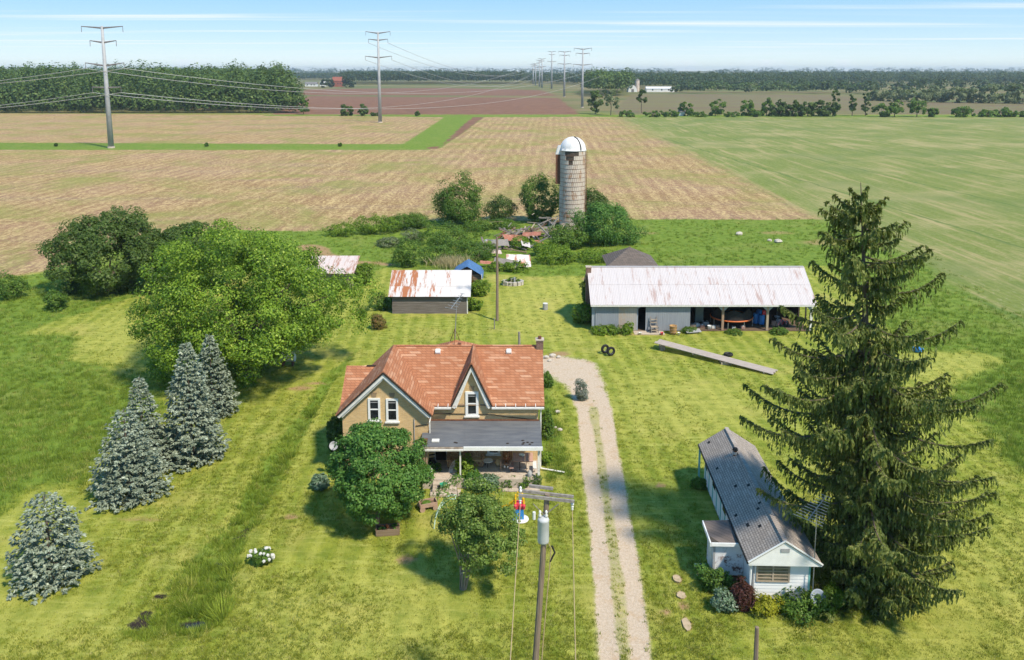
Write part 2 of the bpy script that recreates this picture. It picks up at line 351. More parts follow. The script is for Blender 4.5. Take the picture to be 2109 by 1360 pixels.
def terrain_mat():
    m, nt, out = newmat('terrain'); b = NB(nt); p = b.pos()
    def attr(n):
        a = b.new('ShaderNodeAttribute', attribute_name=n); s = b.new('ShaderNodeSeparateColor'); b.l.new(a.outputs['Color'], s.inputs[0]); return s.outputs[0], s.outputs[1], s.outputs[2], a.outputs['Alpha']
    stub, crop, plow, tall = attr('za'); grav, dirt, wet, tan = attr('zb'); swale, mid, dry, _ = attr('zc')
    flat = b.mapping(p, (1, 1, 0))
    nf = b.noise(flat, 7.0, 4, .7); nff = b.noise(flat, 26., 2, .7); nm = b.noise(flat, 1.1, 4, .65); nl = b.noise(flat, .16, 4, .6); nxl = b.noise(flat, .03, 3, .5)
    # mown lawn: clippings, streaks of the mower, yellowed patches
    mow = b.noise(b.mapping(flat, (.35, 2.6, 1), (0, 0, .12)), 1.2, 3, .6, .6)
    mow2 = b.noise(b.mapping(flat, (3.0, .3, 1), (0, 0, -.06)), 1.0, 3, .6, .4)
    lawn = b.mix(b.rng(nm, .3, .7), (.165, .205, .024), (.295, .312, .044))
    lawn = b.mix(b.math('MULTIPLY', b.rng(mow, .45, .75), .55), lawn, (.48, .47, .13))
    lawn = b.mix(b.math('MULTIPLY', b.rng(mow2, .5, .75), .35), lawn, (.15, .20, .018))
    strp = b.new('ShaderNodeTexWave', wave_type='BANDS', bands_direction='X'); b.put(strp.inputs['Vector'], b.mapping(flat, (1, 1, 1), (0, 0, -.07))); strp.inputs['Scale'].default_value = .23; strp.inputs['Distortion'].default_value = 2.0; strp.inputs['Detail'].default_value = 3; strp.inputs['Detail Scale'].default_value = .9
    lawn = b.mix(b.math('MULTIPLY', b.rng(strp.outputs['Fac'], .55, .95), .28), lawn, (.44, .43, .10)); lawn = b.mix(b.math('MULTIPLY', b.rng(strp.outputs['Fac'], .4, .05), .25), lawn, (.12, .19, .02))
    lawn = b.mix(b.math('MULTIPLY', b.rng(nl, .52, .72), .55), lawn, (.43, .36, .11))
    lawn = b.mix(b.math('MULTIPLY', b.rng(nl, .48, .30), .35), lawn, (.14, .20, .02))
    lawn = b.mix(b.math('MULTIPLY', b.rng(nff, .58, .75), .45), lawn, (.44, .40, .15))
    lawn = b.mix(b.math('MULTIPLY', b.math('MULTIPLY', dry, b.rng(nm, .25, .65, .35, 1)), .42), lawn, (.47, .43, .11))
    tallc = b.mix(b.rng(nm, .3, .7), (.105, .175, .02), (.20, .27, .04)); tallc = b.mix(b.math('MULTIPLY', b.rng(nl, .5, .7), .6), tallc, (.23, .25, .06)); tallc = b.mix(b.math('MULTIPLY', b.rng(nf, .45, .7), .4), tallc, (.07, .13, .016)); tallc = b.mix(b.math('MULTIPLY', b.rng(b.noise(flat, .4, 4, .7), .5, .7), .4), tallc, (.09, .15, .02))
    # maize stubble: brown soil, rows of pale stalks, green weed patches
    stalk = b.noise(b.mapping(flat, (1.25, .42, 1), (0, 0, .05)), 1.5, 4, .8); stalk2 = b.noise(b.mapping(flat, (1.0, .12, 1), (0, 0, .05)), .55, 4, .75); spk = b.noise(flat, 3.2, 3, .8)
    soil = b.mix(b.rng(nm, .3, .75), (.22, .13, .06), (.33, .21, .105)); soil = b.mix(b.rng(nxl, .38, .62), soil, (.28, .165, .10)); soil = b.mix(b.math('MULTIPLY', b.rng(b.noise(b.mapping(flat, (.25, 1.6, 1), (0, 0, .15)), .07, 4, .6), .5, .7), .5), soil, (.23, .155, .115))
    sv = b.math('ADD', b.math('MULTIPLY', stalk, .55), b.math('ADD', b.math('MULTIPLY', stalk2, .25), b.math('MULTIPLY', spk, .25)))
    rw = b.new('ShaderNodeTexWave', wave_type='BANDS', bands_direction='X'); b.put(rw.inputs['Vector'], b.mapping(flat, (1, 1, 1), (0, 0, .05))); rw.inputs['Scale'].default_value = .10; rw.inputs['Distortion'].default_value = 1.5; rw.inputs['Detail'].default_value = 3; rw.inputs['Detail Scale'].default_value = 3.0; rw.inputs['Detail Roughness'].default_value = .7
    sv = b.math('ADD', sv, b.math('MULTIPLY', b.math('SUBTRACT', rw.outputs['Fac'], .5), b.rng(nl, .35, .65, .01, .055)))
    stalkm = b.math('MULTIPLY', b.rng(sv, .47, .62), .85)
    sc = b.mix(stalkm, soil, b.mix(nxl, (.60, .45, .20), (.54, .40, .21)))
    wl = b.noise(b.mapping(flat, (1, 1.0, 1)), .045, 5, .65, .5); weeds = b.math('MULTIPLY', b.rng(b.math('ADD', b.math('MULTIPLY', wl, .8), b.math('MULTIPLY', nm, .25)), .47, .66), .65)
    sc = b.mix(weeds, sc, (.21, .23, .05))
    # young green crop in drilled rows with wheel tracks
    rows2 = b.new('ShaderNodeTexWave', wave_type='BANDS', bands_direction='X'); b.put(rows2.inputs['Vector'], b.mapping(flat, (1, 1, 1), (0, 0, -.09))); rows2.inputs['Scale'].default_value = .30; rows2.inputs['Distortion'].default_value = 2.0; rows2.inputs['Detail'].default_value = 3; rows2.inputs['Detail Scale'].default_value = .6
    cc = b.mix(b.rng(nm, .25, .75), (.145, .185, .035), (.215, .245, .065)); cc = b.mix(b.math('MULTIPLY', b.rng(wl, .45, .68), .75), cc, (.38, .32, .15)); cc = b.mix(b.math('MULTIPLY', b.rng(rows2.outputs['Fac'], .55, .9), .28), cc, (.115, .165, .05))
    cc = b.mix(b.math('MULTIPLY', b.rng(b.noise(b.mapping(flat, (1.4, .5, 1), (0, 0, -.09)), 1.6, 4, .8), .54, .68), .6), cc, (.44, .38, .23))
    cc = b.mix(b.math('MULTIPLY', b.rng(nf, .48, .68), .5), cc, (.10, .135, .04)); cc = b.mix(b.math('MULTIPLY', b.rng(b.noise(b.mapping(flat, (.9, .05, 1), (0, 0, -.09)), .5, 5, .75), .48, .64), .7), cc, (.38, .31, .15)); cc = b.mix(b.math('MULTIPLY', b.rng(nxl, .5, .65), .5), cc, (.13, .18, .05))
    # tramlines
    sp = b.new('ShaderNodeSeparateXYZ'); b.l.new(b.mapping(flat, (1, 1, 1), (0, 0, -.085)), sp.inputs[0])
    tm = b.math('ABSOLUTE', b.math('SUBTRACT', b.math('FRACT', b.math('DIVIDE', b.math('ADD', sp.outputs[0], b.math('MULTIPLY', nl, 3.0)), 24.0)), .5))
    cc = b.mix(b.math('MULTIPLY', b.rng(tm, .022, .008), .7), cc, (.09, .15, .035))
    pl = b.mix(b.rng(nl, .3, .7), (.165, .082, .052), (.225, .118, .075)); pl = b.mix(b.math('MULTIPLY', b.rng(b.noise(b.mapping(flat, (.02, .3, 1)), 1.0, 3), .45, .7), .45), pl, (.26, .17, .10))
    tn = b.mix(b.rng(b.noise(b.mapping(flat, (.012, .05, 1)), 1.0, 4), .38, .62), (.17, .15, .065), (.165, .115, .075)); tn = b.mix(b.math('MULTIPLY', nm, .3), tn, (.2, .2, .08))
    # gravel
    vo = b.new('ShaderNodeTexVoronoi'); b.put(vo.inputs['Vector'], flat); vo.inputs['Scale'].default_value = 14
    gr = b.mix(b.rng(nf, .25, .75), (.42, .31, .215), (.58, .465, .35)); gr = b.mix(b.math('MULTIPLY', vo.outputs['Color'], .35), gr, (.62, .54, .46)); gr = b.mix(b.math('MULTIPLY', b.rng(nm, .52, .7), .55), gr, (.46, .31, .18))
    di = b.mix(b.rng(nf, .3, .7), (.27, .165, .08), (.40, .27, .14))
    base = lawn
    farg = b.rng(b.noise(b.mapping(flat, (.004, .012, 1)), 1.0, 4, .6), .42, .58)
    spy = b.new('ShaderNodeSeparateXYZ'); b.l.new(p, spy.inputs[0]); isfar = b.rng(spy.outputs[1], 430, 520)
    base = b.mix(isfar, base, b.mix(farg, (.12, .14, .045), (.20, .165, .075)))
    jit = b.math('ADD', b.math('MULTIPLY', b.math('SUBTRACT', nf, .5), .9), b.math('MULTIPLY', b.math('SUBTRACT', nm, .5), .5))
    def msk(a, w=.25): return b.rng(b.math('ADD', a, jit), .5-w, .5+w)
    base = b.mix(msk(tall), base, tallc); base = b.mix(msk(stub), base, sc); base = b.mix(msk(crop), base, cc); base = b.mix(msk(plow), base, pl); base = b.mix(msk(tan), base, tn)
    base = b.mix(b.math('MULTIPLY', msk(mid, .3), b.rng(nf, .62, .40, .35, .85)), base, b.mix(nm, gr, (.42, .36, .18)))
    base = b.mix(msk(dirt, .35), base, di); base = b.mix(msk(grav, .2), base, gr); base = b.mix(msk(wet, .2), base, (.035, .026, .022))
    hgt = b.math('ADD', b.math('MULTIPLY', nf, .6), b.math('MULTIPLY', nff, .5)); hgt = b.math('ADD', hgt, b.math('MULTIPLY', stalk, .5))
    rough = b.rng(wet, .35, .8, .95, .12)
    b.bsdf(base, rough, b.bump(hgt, .75, .09), 0, .12, out)
terrain_mat(); build_terrain()

# standing water in the swale
def puddle(px, py, rx, ry, sd):
    r = random.Random(sd); c = G(px, py); n = 22; k = [1+r.uniform(-.3, .3) for _ in range(n)]
    vs = [(c.x+math.cos(2*math.pi*i/n)*rx*k[i], c.y+math.sin(2*math.pi*i/n)*ry*k[i], -.30) for i in range(n)]
    o = MB().add(vs, [tuple(range(n))]).build('puddle_water', MATS['puddle']); o['kind'] = 'structure'
def water_mat():
    m, nt, out = newmat('puddle'); b = NB(nt); n = b.noise(b.pos(), 9, 3); b.bsdf((.022, .02, .022), .06, b.bump(n, .06, .02), 0, .6, out)
water_mat()
for i, a in enumerate(((408, 1277, .62, .26), (430, 1284, .4, .16), (286, 1284, .28, .2), (491, 1099, .26, .18), (452, 1152, .3, .16))): puddle(*a, i)

# ---------------------------------------------------------------- grass as instanced tufts on scattered points
def grass_mat(name, c1, c2, c3):
    m, nt, out = newmat(name); b = NB(nt); r = b.new('ShaderNodeObjectInfo').outputs['Random']; n = b.noise(b.pos(), .5, 3)
    col = b.mix(b.rng(b.math('ADD', b.math('MULTIPLY', r, .5), b.math('MULTIPLY', n, .5)), .25, .75), c1, c2); col = b.mix(b.rng(r, .85, 1), col, c3)
    d = b.bsdf(col, .7, None, 0, .12); t = b.new('ShaderNodeBsdfTranslucent'); b.l.new(col, t.inputs[0]); ms = b.new('ShaderNodeMixShader'); ms.inputs[0].default_value = .35
    b.l.new(d, ms.inputs[1]); b.l.new(t.outputs[0], ms.inputs[2]); b.l.new(ms.outputs[0], out.inputs[0])
def tuft(r, n, hgt, spread, w, lean):
    a = r.uniform(0, 6.283, n); d = spread*np.sqrt(r.uniform(0, 1, n)); x = np.cos(a)*d; y = np.sin(a)*d; a2 = r.uniform(0, 6.283, n)
    h = hgt*r.uniform(.5, 1.1, n); tx = x+np.cos(a)*lean*h*r.uniform(.2, 1.3, n); ty = y+np.sin(a)*lean*h*r.uniform(.2, 1.3, n); ww = w*r.uniform(.6, 1.3, n)
    v = np.stack([np.stack([x-np.cos(a2)*ww/2, y-np.sin(a2)*ww/2, 0*x-.02], 1), np.stack([x+np.cos(a2)*ww/2, y+np.sin(a2)*ww/2, 0*x-.02], 1), np.stack([tx, ty, h], 1)], 1).reshape(-1, 3)
    return v, np.arange(3*n).reshape(-1, 3)
def scatter_nodes():
    ng = bpy.data.node_groups.new('scatter_tufts', 'GeometryNodeTree'); ng.interface.new_socket('Geometry', in_out='INPUT', socket_type='NodeSocketGeometry'); ng.interface.new_socket('Geometry', in_out='OUTPUT', socket_type='NodeSocketGeometry')
    n = ng.nodes; l = ng.links; gi = n.new('NodeGroupInput'); go = n.new('NodeGroupOutput')
    na = n.new('GeometryNodeInputNamedAttribute'); na.data_type = 'FLOAT'; na.inputs['Name'].default_value = 'sc'
    cp = n.new('FunctionNodeCompare'); cp.data_type = 'FLOAT'; cp.operation = 'LESS_THAN'; cp.inputs[1].default_value = 0; l.new(na.outputs[0], cp.inputs[0])
    sg = n.new('GeometryNodeSeparateGeometry'); sg.domain = 'POINT'; l.new(gi.outputs[0], sg.inputs[0]); l.new(cp.outputs[0], sg.inputs[1])
    ip = n.new('GeometryNodeInstanceOnPoints'); l.new(sg.outputs[1], ip.inputs['Points']); l.new(sg.outputs[0], ip.inputs['Instance'])
    rv = n.new('FunctionNodeRandomValue'); rv.data_type = 'FLOAT_VECTOR'; rv.inputs[0].default_value = (-.15, -.15, 0); rv.inputs[1].default_value = (.15, .15, 6.283)
    l.new(rv.outputs[0], ip.inputs['Rotation']); l.new(na.outputs[0], ip.inputs['Scale']); l.new(ip.outputs[0], go.inputs[0]); return ng
NG = scatter_nodes()
def scatter(name, label, pts, sc, tv, tf, mat):
    nt_ = len(tv); v = np.concatenate([tv, pts]); o = npmesh(name, v, tf, mat)
    me = o.data
    at = me.attributes.new('sc', 'FLOAT', 'POINT'); at.data.foreach_set('value', np.concatenate([np.full(nt_, -1.0), sc]).astype(np.float32))
    md = o.modifiers.new('scatter', 'NODES'); md.node_group = NG
    return tag(o, label, 'grass', None, 'stuff')
grass_mat('lawn_blades', (.20, .247, .030), (.35, .368, .056), (.52, .48, .17)); grass_mat('tall_blades', (.145, .23, .028), (.28, .36, .055), (.44, .42, .12)); grass_mat('sedge_blades', (.15, .225, .025), (.31, .385, .05), (.46, .45, .11))
KEEP_OUT = [(-10.7, 46.6, 2.2, 56.5), (11.3, 35.3, 15, 48.2), (7.7, 76.5, 29.2, 85.5), (-12.9, 82.5, -4.4, 89)]
def spread(n, x0, x1, y0, y1, seed, want):
    r = np.random.RandomState(seed); y = np.sqrt(r.uniform(0, 1, n)*(1/y0**1.0-1/y1**1.0)**0+0) if False else 1/(r.uniform(1/y1, 1/y0, n)); x = r.uniform(-1, 1, n)*(y*.72+6); P = np.stack([x, y], 1)
    ok = np.ones(n, bool)
    for a, b_, c, d in KEEP_OUT: ok &= ~((x > a) & (x < c) & (y > b_) & (y < d))
    z = zones(P); w = want(z); ok &= r.uniform(0, 1, n) < w; P = P[ok]; near = np.clip(1-(P[:, 1]-60)/120, 0, 1)
    zz = -np.clip(z['swd'][ok]+.2, 0, 1)*.32*near-z['wet'][ok]*.1
    return np.concatenate([P, zz[:, None]], 1), r
def grow():
    fieldy = lambda z: np.clip(1-z['stub']-z['crop']-z['plow']-z['grav']*1.2-z['dirt']*.8-z['wet']-z['mid']*.75, 0, 1)
    pts, r = spread(130000, -60, 60, 24, 110, 3, lambda z: fieldy(z)*(1-z['tall']*.8)*(1-z['dry']*.3)); tv, tf = tuft(r, 14, .075, .2, .022, .5)
    scatter('mown_grass', 'short mown yellow-green grass of the yard lawn', pts, r.uniform(.7, 1.5, len(pts)), tv, tf, MATS['lawn_blades'])
    pts, r = spread(110000, -60, 60, 26, 140, 4, lambda z: fieldy(z)*np.clip(z['tall']-z['swale'], 0, 1)); tv, tf = tuft(r, 22, .34, .22, .03, .45)
    scatter('tall_grass', 'tall unmown green meadow grass around the yard', pts, r.uniform(.5, 1.25, len(pts)), tv, tf, MATS['tall_blades'])
    pts, r = spread(110000, -60, 60, 26, 80, 5, lambda z: np.clip(1-z['wet']*1.3, 0, 1)*z['swale']); tv, tf = tuft(r, 26, .24, .13, .022, .7)
    scatter('swale_sedge', 'rank sedge growing in the wet drainage swale', pts, r.uniform(.5, 1.4, len(pts)), tv, tf, MATS['sedge_blades'])
    pts, r = spread(9000, -60, 60, 26, 60, 8, lambda z: np.clip(1-z['wet']*1.1, 0, 1)*z['swale']); tv, tf = tuft(r, 60, .42, .2, .028, .8)
    scatter('sedge_tussocks', 'big sedge tussocks standing out of the wet swale', pts, r.uniform(.5, 1.0, len(pts))*(1+1.1*vnoise(pts[:, 0], pts[:, 1], .9, 31)**2), tv, tf, MATS['sedge_blades'])
    pts, r = spread(26000, -60, 60, 24, 60, 6, lambda z: z['mid']*np.clip(1-z['grav']*1.1, 0, 1)); tv, tf = tuft(r, 12, .13, .1, .03, .6)
    scatter('driveway_weeds', 'ragged weeds between the two gravel wheel tracks', pts, r.uniform(.6, 1.3, len(pts)), tv, tf, MATS['lawn_blades'])
grow()

# ================================================================ BUILDING MATERIALS
def brick_mat(name, c1, c2, mortar, sx=1.0, row=.075, width=.22, stain=(.30, .22, .13)):
    m, nt, out = newmat(name); b = NB(nt); p = b.pos(); s = b.new('ShaderNodeSeparateXYZ'); b.l.new(p, s.inputs[0])
    c = b.new('ShaderNodeCombineXYZ'); b.l.new(b.math('ADD', s.outputs[0], s.outputs[1]), c.inputs[0]); b.l.new(s.outputs[2], c.inputs[1])
    t = b.new('ShaderNodeTexBrick'); b.l.new(c.outputs[0], t.inputs['Vector']); b.put(t.inputs['Color1'], c1); b.put(t.inputs['Color2'], c2); b.put(t.inputs['Mortar'], mortar)
    t.inputs['Scale'].default_value = 1; t.inputs['Brick Width'].default_value = width; t.inputs['Row Height'].default_value = row; t.inputs['Mortar Size'].default_value = .008; t.inputs['Bias'].default_value = 0
    n = b.noise(p, .7, 5, .65); n2 = b.noise(b.mapping(p, (1.6, 1.6, 11)), 1.5, 4, .7)
    col = b.mix(b.math('MULTIPLY', b.rng(n, .45, .75), .45), t.outputs['Color'], stain); col = b.mix(b.math('MULTIPLY', b.rng(n2, .52, .72), .45), col, tuple(x*1.2 for x in c1)); col = b.mix(b.math('MULTIPLY', b.rng(n2, .46, .28), .5), col, tuple(x*.66 for x in c1))
    b.bsdf(col, .9, b.bump(b.math('ADD', t.outputs['Fac'], n2), .25, .01), 0, .15, out); return m
def shingle_mat(name, c1, c2, c3, w=.30, row=.16, dark=(.1, .1, .1), zs=1.35, gap=.013, moss=None):
    m, nt, out = newmat(name); b = NB(nt); p = b.pos(); s = b.new('ShaderNodeSeparateXYZ'); b.l.new(p, s.inputs[0])
    c = b.new('ShaderNodeCombineXYZ'); b.l.new(b.math('ADD', s.outputs[0], s.outputs[1]), c.inputs[0]); b.l.new(b.math('MULTIPLY', s.outputs[2], zs), c.inputs[1])
    def br(a, d, width, rowh, sq=1.0, off=.5):
        t = b.new('ShaderNodeTexBrick', offset=off); b.l.new(c.outputs[0], t.inputs['Vector']); b.put(t.inputs['Color1'], a); b.put(t.inputs['Color2'], d); b.put(t.inputs['Mortar'], dark)
        t.inputs['Scale'].default_value = 1; t.inputs['Brick Width'].default_value = width; t.inputs['Row Height'].default_value = rowh; t.inputs['Mortar Size'].default_value = gap; t.inputs['Bias'].default_value = -.1; return t
    t1 = br(c1, c2, w, row); t2 = br((0, 0, 0), (1, 1, 1), w*2.3, row, off=.37)
    col = b.mix(b.math('MULTIPLY', b.rng(t2.outputs['Color'], .5, .95), .5), t1.outputs['Color'], c3)
    n = b.noise(p, 1.1, 5, .6); col = b.mix(b.math('MULTIPLY', b.rng(n, .45, .75), .4), col, c2)
    if moss: col = b.mix(b.math('MULTIPLY', b.rng(b.noise(p, .8, 5, .7), .5, .7), .6), col, moss)
    b.bsdf(col, .92, b.bump(b.math('ADD', t1.outputs['Fac'], b.noise(p, 20, 2)), .4, .012), 0, .15, out); return m
def board_mat(name, c1, c2, c3, horiz=True, wear=None, wl=.56):
    """weathered timber: long grain, per-board shift, peeling or rust patches"""
    m, nt, out = newmat(name); b = NB(nt); p = b.pos(); st = (.35, .35, 9) if horiz else (7, 7, .3)
    g = b.noise(b.mapping(p, st), 2.2, 5, .65, .3); col = b.mix(b.rng(g, .3, .72), c1, c2); r = b.new('ShaderNodeNewGeometry').outputs['Random Per Island']
    col = b.mix(b.math('MULTIPLY', r, .4), col, c3)
    if wear: col = b.mix(b.rng(b.noise(b.mapping(p, (1, 1, .5)), 1.6, 7, .75), wl, wl+.08), col, wear)
    b.bsdf(col, .9, b.bump(g, .35, .02), 0, .12, out); return m
def metal_roof(name, base, rust, lo, streak=(1, 1, 1), sheen=.45, lo2=None, grey=(.5, .47, .46)):
    m, nt, out = newmat(name); b = NB(nt); p = b.pos(); r = b.new('ShaderNodeObjectInfo').outputs['Random']
    n = b.noise(b.mapping(p, (2.6, .45, .5)), 1.1, 7, .72); n2 = b.noise(p, .35, 3); f = b.rng(b.math('ADD', b.math('ADD', n, b.math('MULTIPLY', r, .12)), b.math('MULTIPLY', n2, .16)), lo, lo+.16)
    col = b.mix(b.math('MULTIPLY', b.rng(b.noise(b.mapping(p, (3, .3, .4)), 2, 4), .4, .8), .5), base, grey); col = b.mix(f, col, rust)
    s = b.new('ShaderNodeSeparateXYZ'); b.l.new(p, s.inputs[0]); w = b.math('SINE', b.math('MULTIPLY', s.outputs[0], 2*math.pi/.16))
    b.bsdf(col, b.math('ADD', .5, b.math('MULTIPLY', f, .4)), b.bump(w, .35, .02), .0, sheen, out); return m
brick_mat('buff_brick', (.66, .45, .215), (.56, .365, .165), (.58, .47, .32)); brick_mat('chimney_brick', (.20, .10, .07), (.14, .08, .06), (.25, .22, .2)); brick_mat('lintel_brick', (.33, .22, .13), (.27, .18, .11), (.3, .25, .18))
shingle_mat('red_shingle', (.42, .185, .10), (.33, .135, .07), (.62, .39, .26), dark=(.22, .09, .05)); shingle_mat('grey_shingle', (.38, .325, .285), (.30, .255, .225), (.47, .415, .37), w=.22, row=.15, dark=(.14, .12, .105), gap=.016, zs=2.1)
shingle_mat('brown_shingle', (.17, .135, .12), (.12, .10, .09), (.22, .18, .16), dark=(.07, .06, .05))
plain('white_trim', (.74, .73, .70), (.62, .61, .58), 5, .6, .05, dirt=(.45, .42, .38), dirt_lo=.62); plain('white_clean', (.80, .80, .79), (.72, .72, .71), 3, .5, .03)
plain('white_siding', (.80, .80, .80), (.74, .74, .74), 2, .55, .04, dirt=(.55, .54, .52), dirt_lo=.68)
plain('dark_glass', (.012, .014, .016), (.03, .033, .035), 2, .12, 0, spec=.6); plain('dark_wood', (.05, .035, .025), (.03, .022, .018), 6); plain('black_rubber', (.012, .012, .013), (.025, .024, .023), 6, .8)
plain('curtain_glass', (.20, .18, .13), (.10, .09, .07), 3, .25, 0, spec=.5); plain('porch_metal', (.095, .10, .115), (.14, .145, .155), 1.4, .6, .1, stretch=(.5, 3, 1), dirt=(.20, .19, .18), dirt_lo=.66)
plain('concrete', (.52, .44, .36), (.40, .33, .27), 2.5, .9, .2, dirt=(.22, .17, .13), dirt_lo=.56); plain('worn_fascia', (.42, .36, .30), (.22, .17, .13), 3, .85, .2)
plain('steel', (.42, .43, .44), (.34, .35, .36), 3, .45, .05, metal=.6); plain('rust_metal', (.20, .085, .045), (.12, .05, .03), 5, .85, .2)
plain('pole_wood', (.27, .205, .15), (.17, .125, .095), 3, .9, .4, stretch=(6, 6, .35)); plain('grey_wood', (.30, .27, .25), (.19, .17, .155), 3, .9, .3, stretch=(3, 3, 3))
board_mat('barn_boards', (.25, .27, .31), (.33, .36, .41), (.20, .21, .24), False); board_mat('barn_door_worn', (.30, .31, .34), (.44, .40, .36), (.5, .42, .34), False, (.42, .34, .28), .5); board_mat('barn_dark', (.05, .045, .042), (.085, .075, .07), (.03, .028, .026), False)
board_mat('shed_boards', (.12, .10, .09), (.24, .215, .20), (.10, .085, .075), True); board_mat('brown_boards', (.22, .155, .10), (.30, .22, .15), (.12, .085, .06), True); board_mat('pale_boards', (.36, .29, .22), (.46, .38, .29), (.26, .2, .15), False)
metal_roof('barn_roof', (.52, .48, .49), (.38, .28, .265), .67, grey=(.45,.40,.405)); metal_roof('rusty_roof', (.76, .72, .72), (.36, .13, .055), .58); metal_roof('pinkish_roof', (.60, .50, .47), (.36, .20, .15), .62)
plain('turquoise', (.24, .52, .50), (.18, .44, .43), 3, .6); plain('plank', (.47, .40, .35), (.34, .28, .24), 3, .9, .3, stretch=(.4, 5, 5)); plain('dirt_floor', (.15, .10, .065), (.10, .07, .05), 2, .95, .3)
plain('peeling_white', (.72, .72, .73), (.64, .64, .66), 2, .7, .1, dirt=(.16, .075, .055), dirt_lo=.535, dirt_scale=1.6)
plain('blue_tarp', (.055, .12, .26), (.09, .19, .38), 3, .5, .3); plain('post_wood', (.40, .27, .19), (.28, .19, .135), 4, .9, .2, stretch=(4, 4, .5)); plain('tin_grey', (.38, .38, .385), (.30, .30, .31), 3, .6, .1)
plain('bluegrey_paint', (.33, .37, .43), (.28, .31, .36), 3, .75, .1, stretch=(4, 1, .5), dirt=(.24, .24, .25), dirt_lo=.6)
M = MATS

# ================================================================ FARMHOUSE
def farmhouse():
    H = wempty('farmhouse', (-4.4, 52.4, 0), 'yellow brick farmhouse with orange shingle roof, steep dormer and covered porch', 'house')
    YM, YW, YB, XL, XR, XW = 49.1, 47.9, 55.7, -10.4, 1.65, -5.15
    def slope(y): return 4.35+(y-48.75)*.726
    # walls: the main block, the gabled wing, the wall dormer
    w = MB(); w.b2((XL, YM, -.3), (XR, YB, 4.45)); w.prism([(XR-.002, YM, 4.44), (XR-.002, YB, 4.44), (XR-.002, 52.4, 6.80)], 0, (-.3, 0, 0)); w.prism([(XL+.3, YM, 4.44), (XL+.3, 53.2, 4.44), (XL+.3, 51.16, 5.9)], 0, (-.297, 0, 0)); w.build('main_wall', M['buff_brick'], H)
    w = MB(); w.prism([(XL+.003, YW, -.3), (XW, YW, -.3), (XW, YW, 4.33), (-7.77, YW, 6.72), (XL+.003, YW, 4.33)], 0, (0, 1.6, 0)); wing = w.build('wing_wall', M['buff_brick'], H)
    w = MB(); w.prism([(-3.52, YM-.003, 4.0), (-1.52, YM-.003, 4.0), (-1.52, YM-.003, 4.6), (-2.52, YM-.003, 6.75), (-3.52, YM-.003, 4.6)], 0, (0, .5, 0)); dorm = w.build('dormer_wall', M['buff_brick'], H)
    # roofs
    r = MB(); r.slab((-7.7, 48.75, 4.35), (-3.5, 48.75, 4.35), (-3.5, 52.4, 7.0), (-7.7, 52.4, 7.0), .12); r.slab((-1.54, 48.75, 4.35), (2.02, 48.75, 4.35), (2.02, 52.4, 7.0), (-1.54, 52.4, 7.0), .12); r.slab((-3.5, 49.25, slope(49.25)), (-1.54, 49.25, slope(49.25)), (-1.54, 52.4, 7.0), (-3.5, 52.4, 7.0), .12); r.slab((2.02, 56.05, 4.35), (-7.7, 56.05, 4.35), (-7.7, 52.403, 7.0), (2.02, 52.403, 7.0), .12); main = r.build('main_roof', M['red_shingle'], H)
    r = MB(); r.slab((-10.72, 48.75, 4.346), (-7.71, 48.75, 4.346), (-7.71, 51.16, 6.096), (-10.72, 51.16, 6.096), .12); r.slab((-7.71, 53.6, 4.346), (-10.72, 53.6, 4.346), (-10.72, 51.163, 6.096), (-7.71, 51.163, 6.096), .12); lower = r.build('lower_roof', M['red_shingle'], H)
    r = MB(); r.slab((-10.68, 47.5, 4.22), (-7.77, 47.5, 6.97), (-7.77, 52.6, 6.97), (-10.68, 52.6, 4.22), -.1) ; r.slab((-4.88, 52.6, 4.22), (-7.767, 52.6, 6.97), (-7.767, 47.5, 6.97), (-4.88, 47.5, 4.22), -.1); r.build('wing_roof', M['red_shingle'], H)
    r = MB(); r.slab((-3.80, 48.78, 4.28), (-2.52, 48.78, 7.03), (-2.52, 52.6, 7.03), (-3.80, 52.6, 4.28), -.09); r.slab((-1.24, 52.6, 4.28), (-2.517, 52.6, 7.03), (-2.517, 48.78, 7.03), (-1.24, 48.78, 4.28), -.09); r.build('dormer_roof', M['red_shingle'], H)
    r = MB(); r.cyl((-7.6, 52.4, 7.01), (2.0, 52.4, 7.01), .075, n=6); r.build('ridge_cap', M['red_shingle'], main)
    r = MB(); r.cyl((-7.77, 47.5, 7.03), (-7.77, 52.3, 7.03), .07, n=6); r.build('ridge_cap', M['red_shingle'], main); MB().cyl((-2.52, 48.78, 7.09), (-2.52, 52.4, 7.09), .06, n=6).build('ridge_cap', M['red_shingle'], main)
    lr = MB(); lr.bar((-9.4, 51.10, 6.13), (-8.3, 51.10, 6.13), .12, .03); lr.build('ridge_vent', M['dark_wood'], lower)
    # white bargeboards on both gables
    def rake(xl, xc, xr, ze, za, y, nm, thick=.24):
        for x0 in (xl, xr):
            b = MB(); s = 1 if x0 > xc else -1
            b.prism([(x0, y, ze-.02), (xc, y, za-.02), (xc, y, za-thick*1.25), (x0-.16*s*thick/.24, y, ze-.12)], 0, (0, .09, 0)); b.build(nm, M['white_trim'], H)
            d = MB(); d.bar((x0, y-.035, ze+.03), (xc, y-.035, za+.03), .10, .05, (0, 1, 0)); d.build('drip_edge', M['dark_wood'], H)
            b = MB(); b.prism([(x0-.2*s, y+.1, ze-.05), (xc, y+.1, za-.25), (xc, y+.1, za-.43), (x0-.32*s, y+.1, ze-.12)], 0, (0, .26, 0)); b.build('soffit', M['white_trim'], H)
    rake(-10.66, -7.77, -4.90, 4.22, 6.96, 47.50, 'bargeboard'); rake(-3.79, -2.52, -1.25, 4.28, 7.02, 48.76, 'bargeboard', .34)
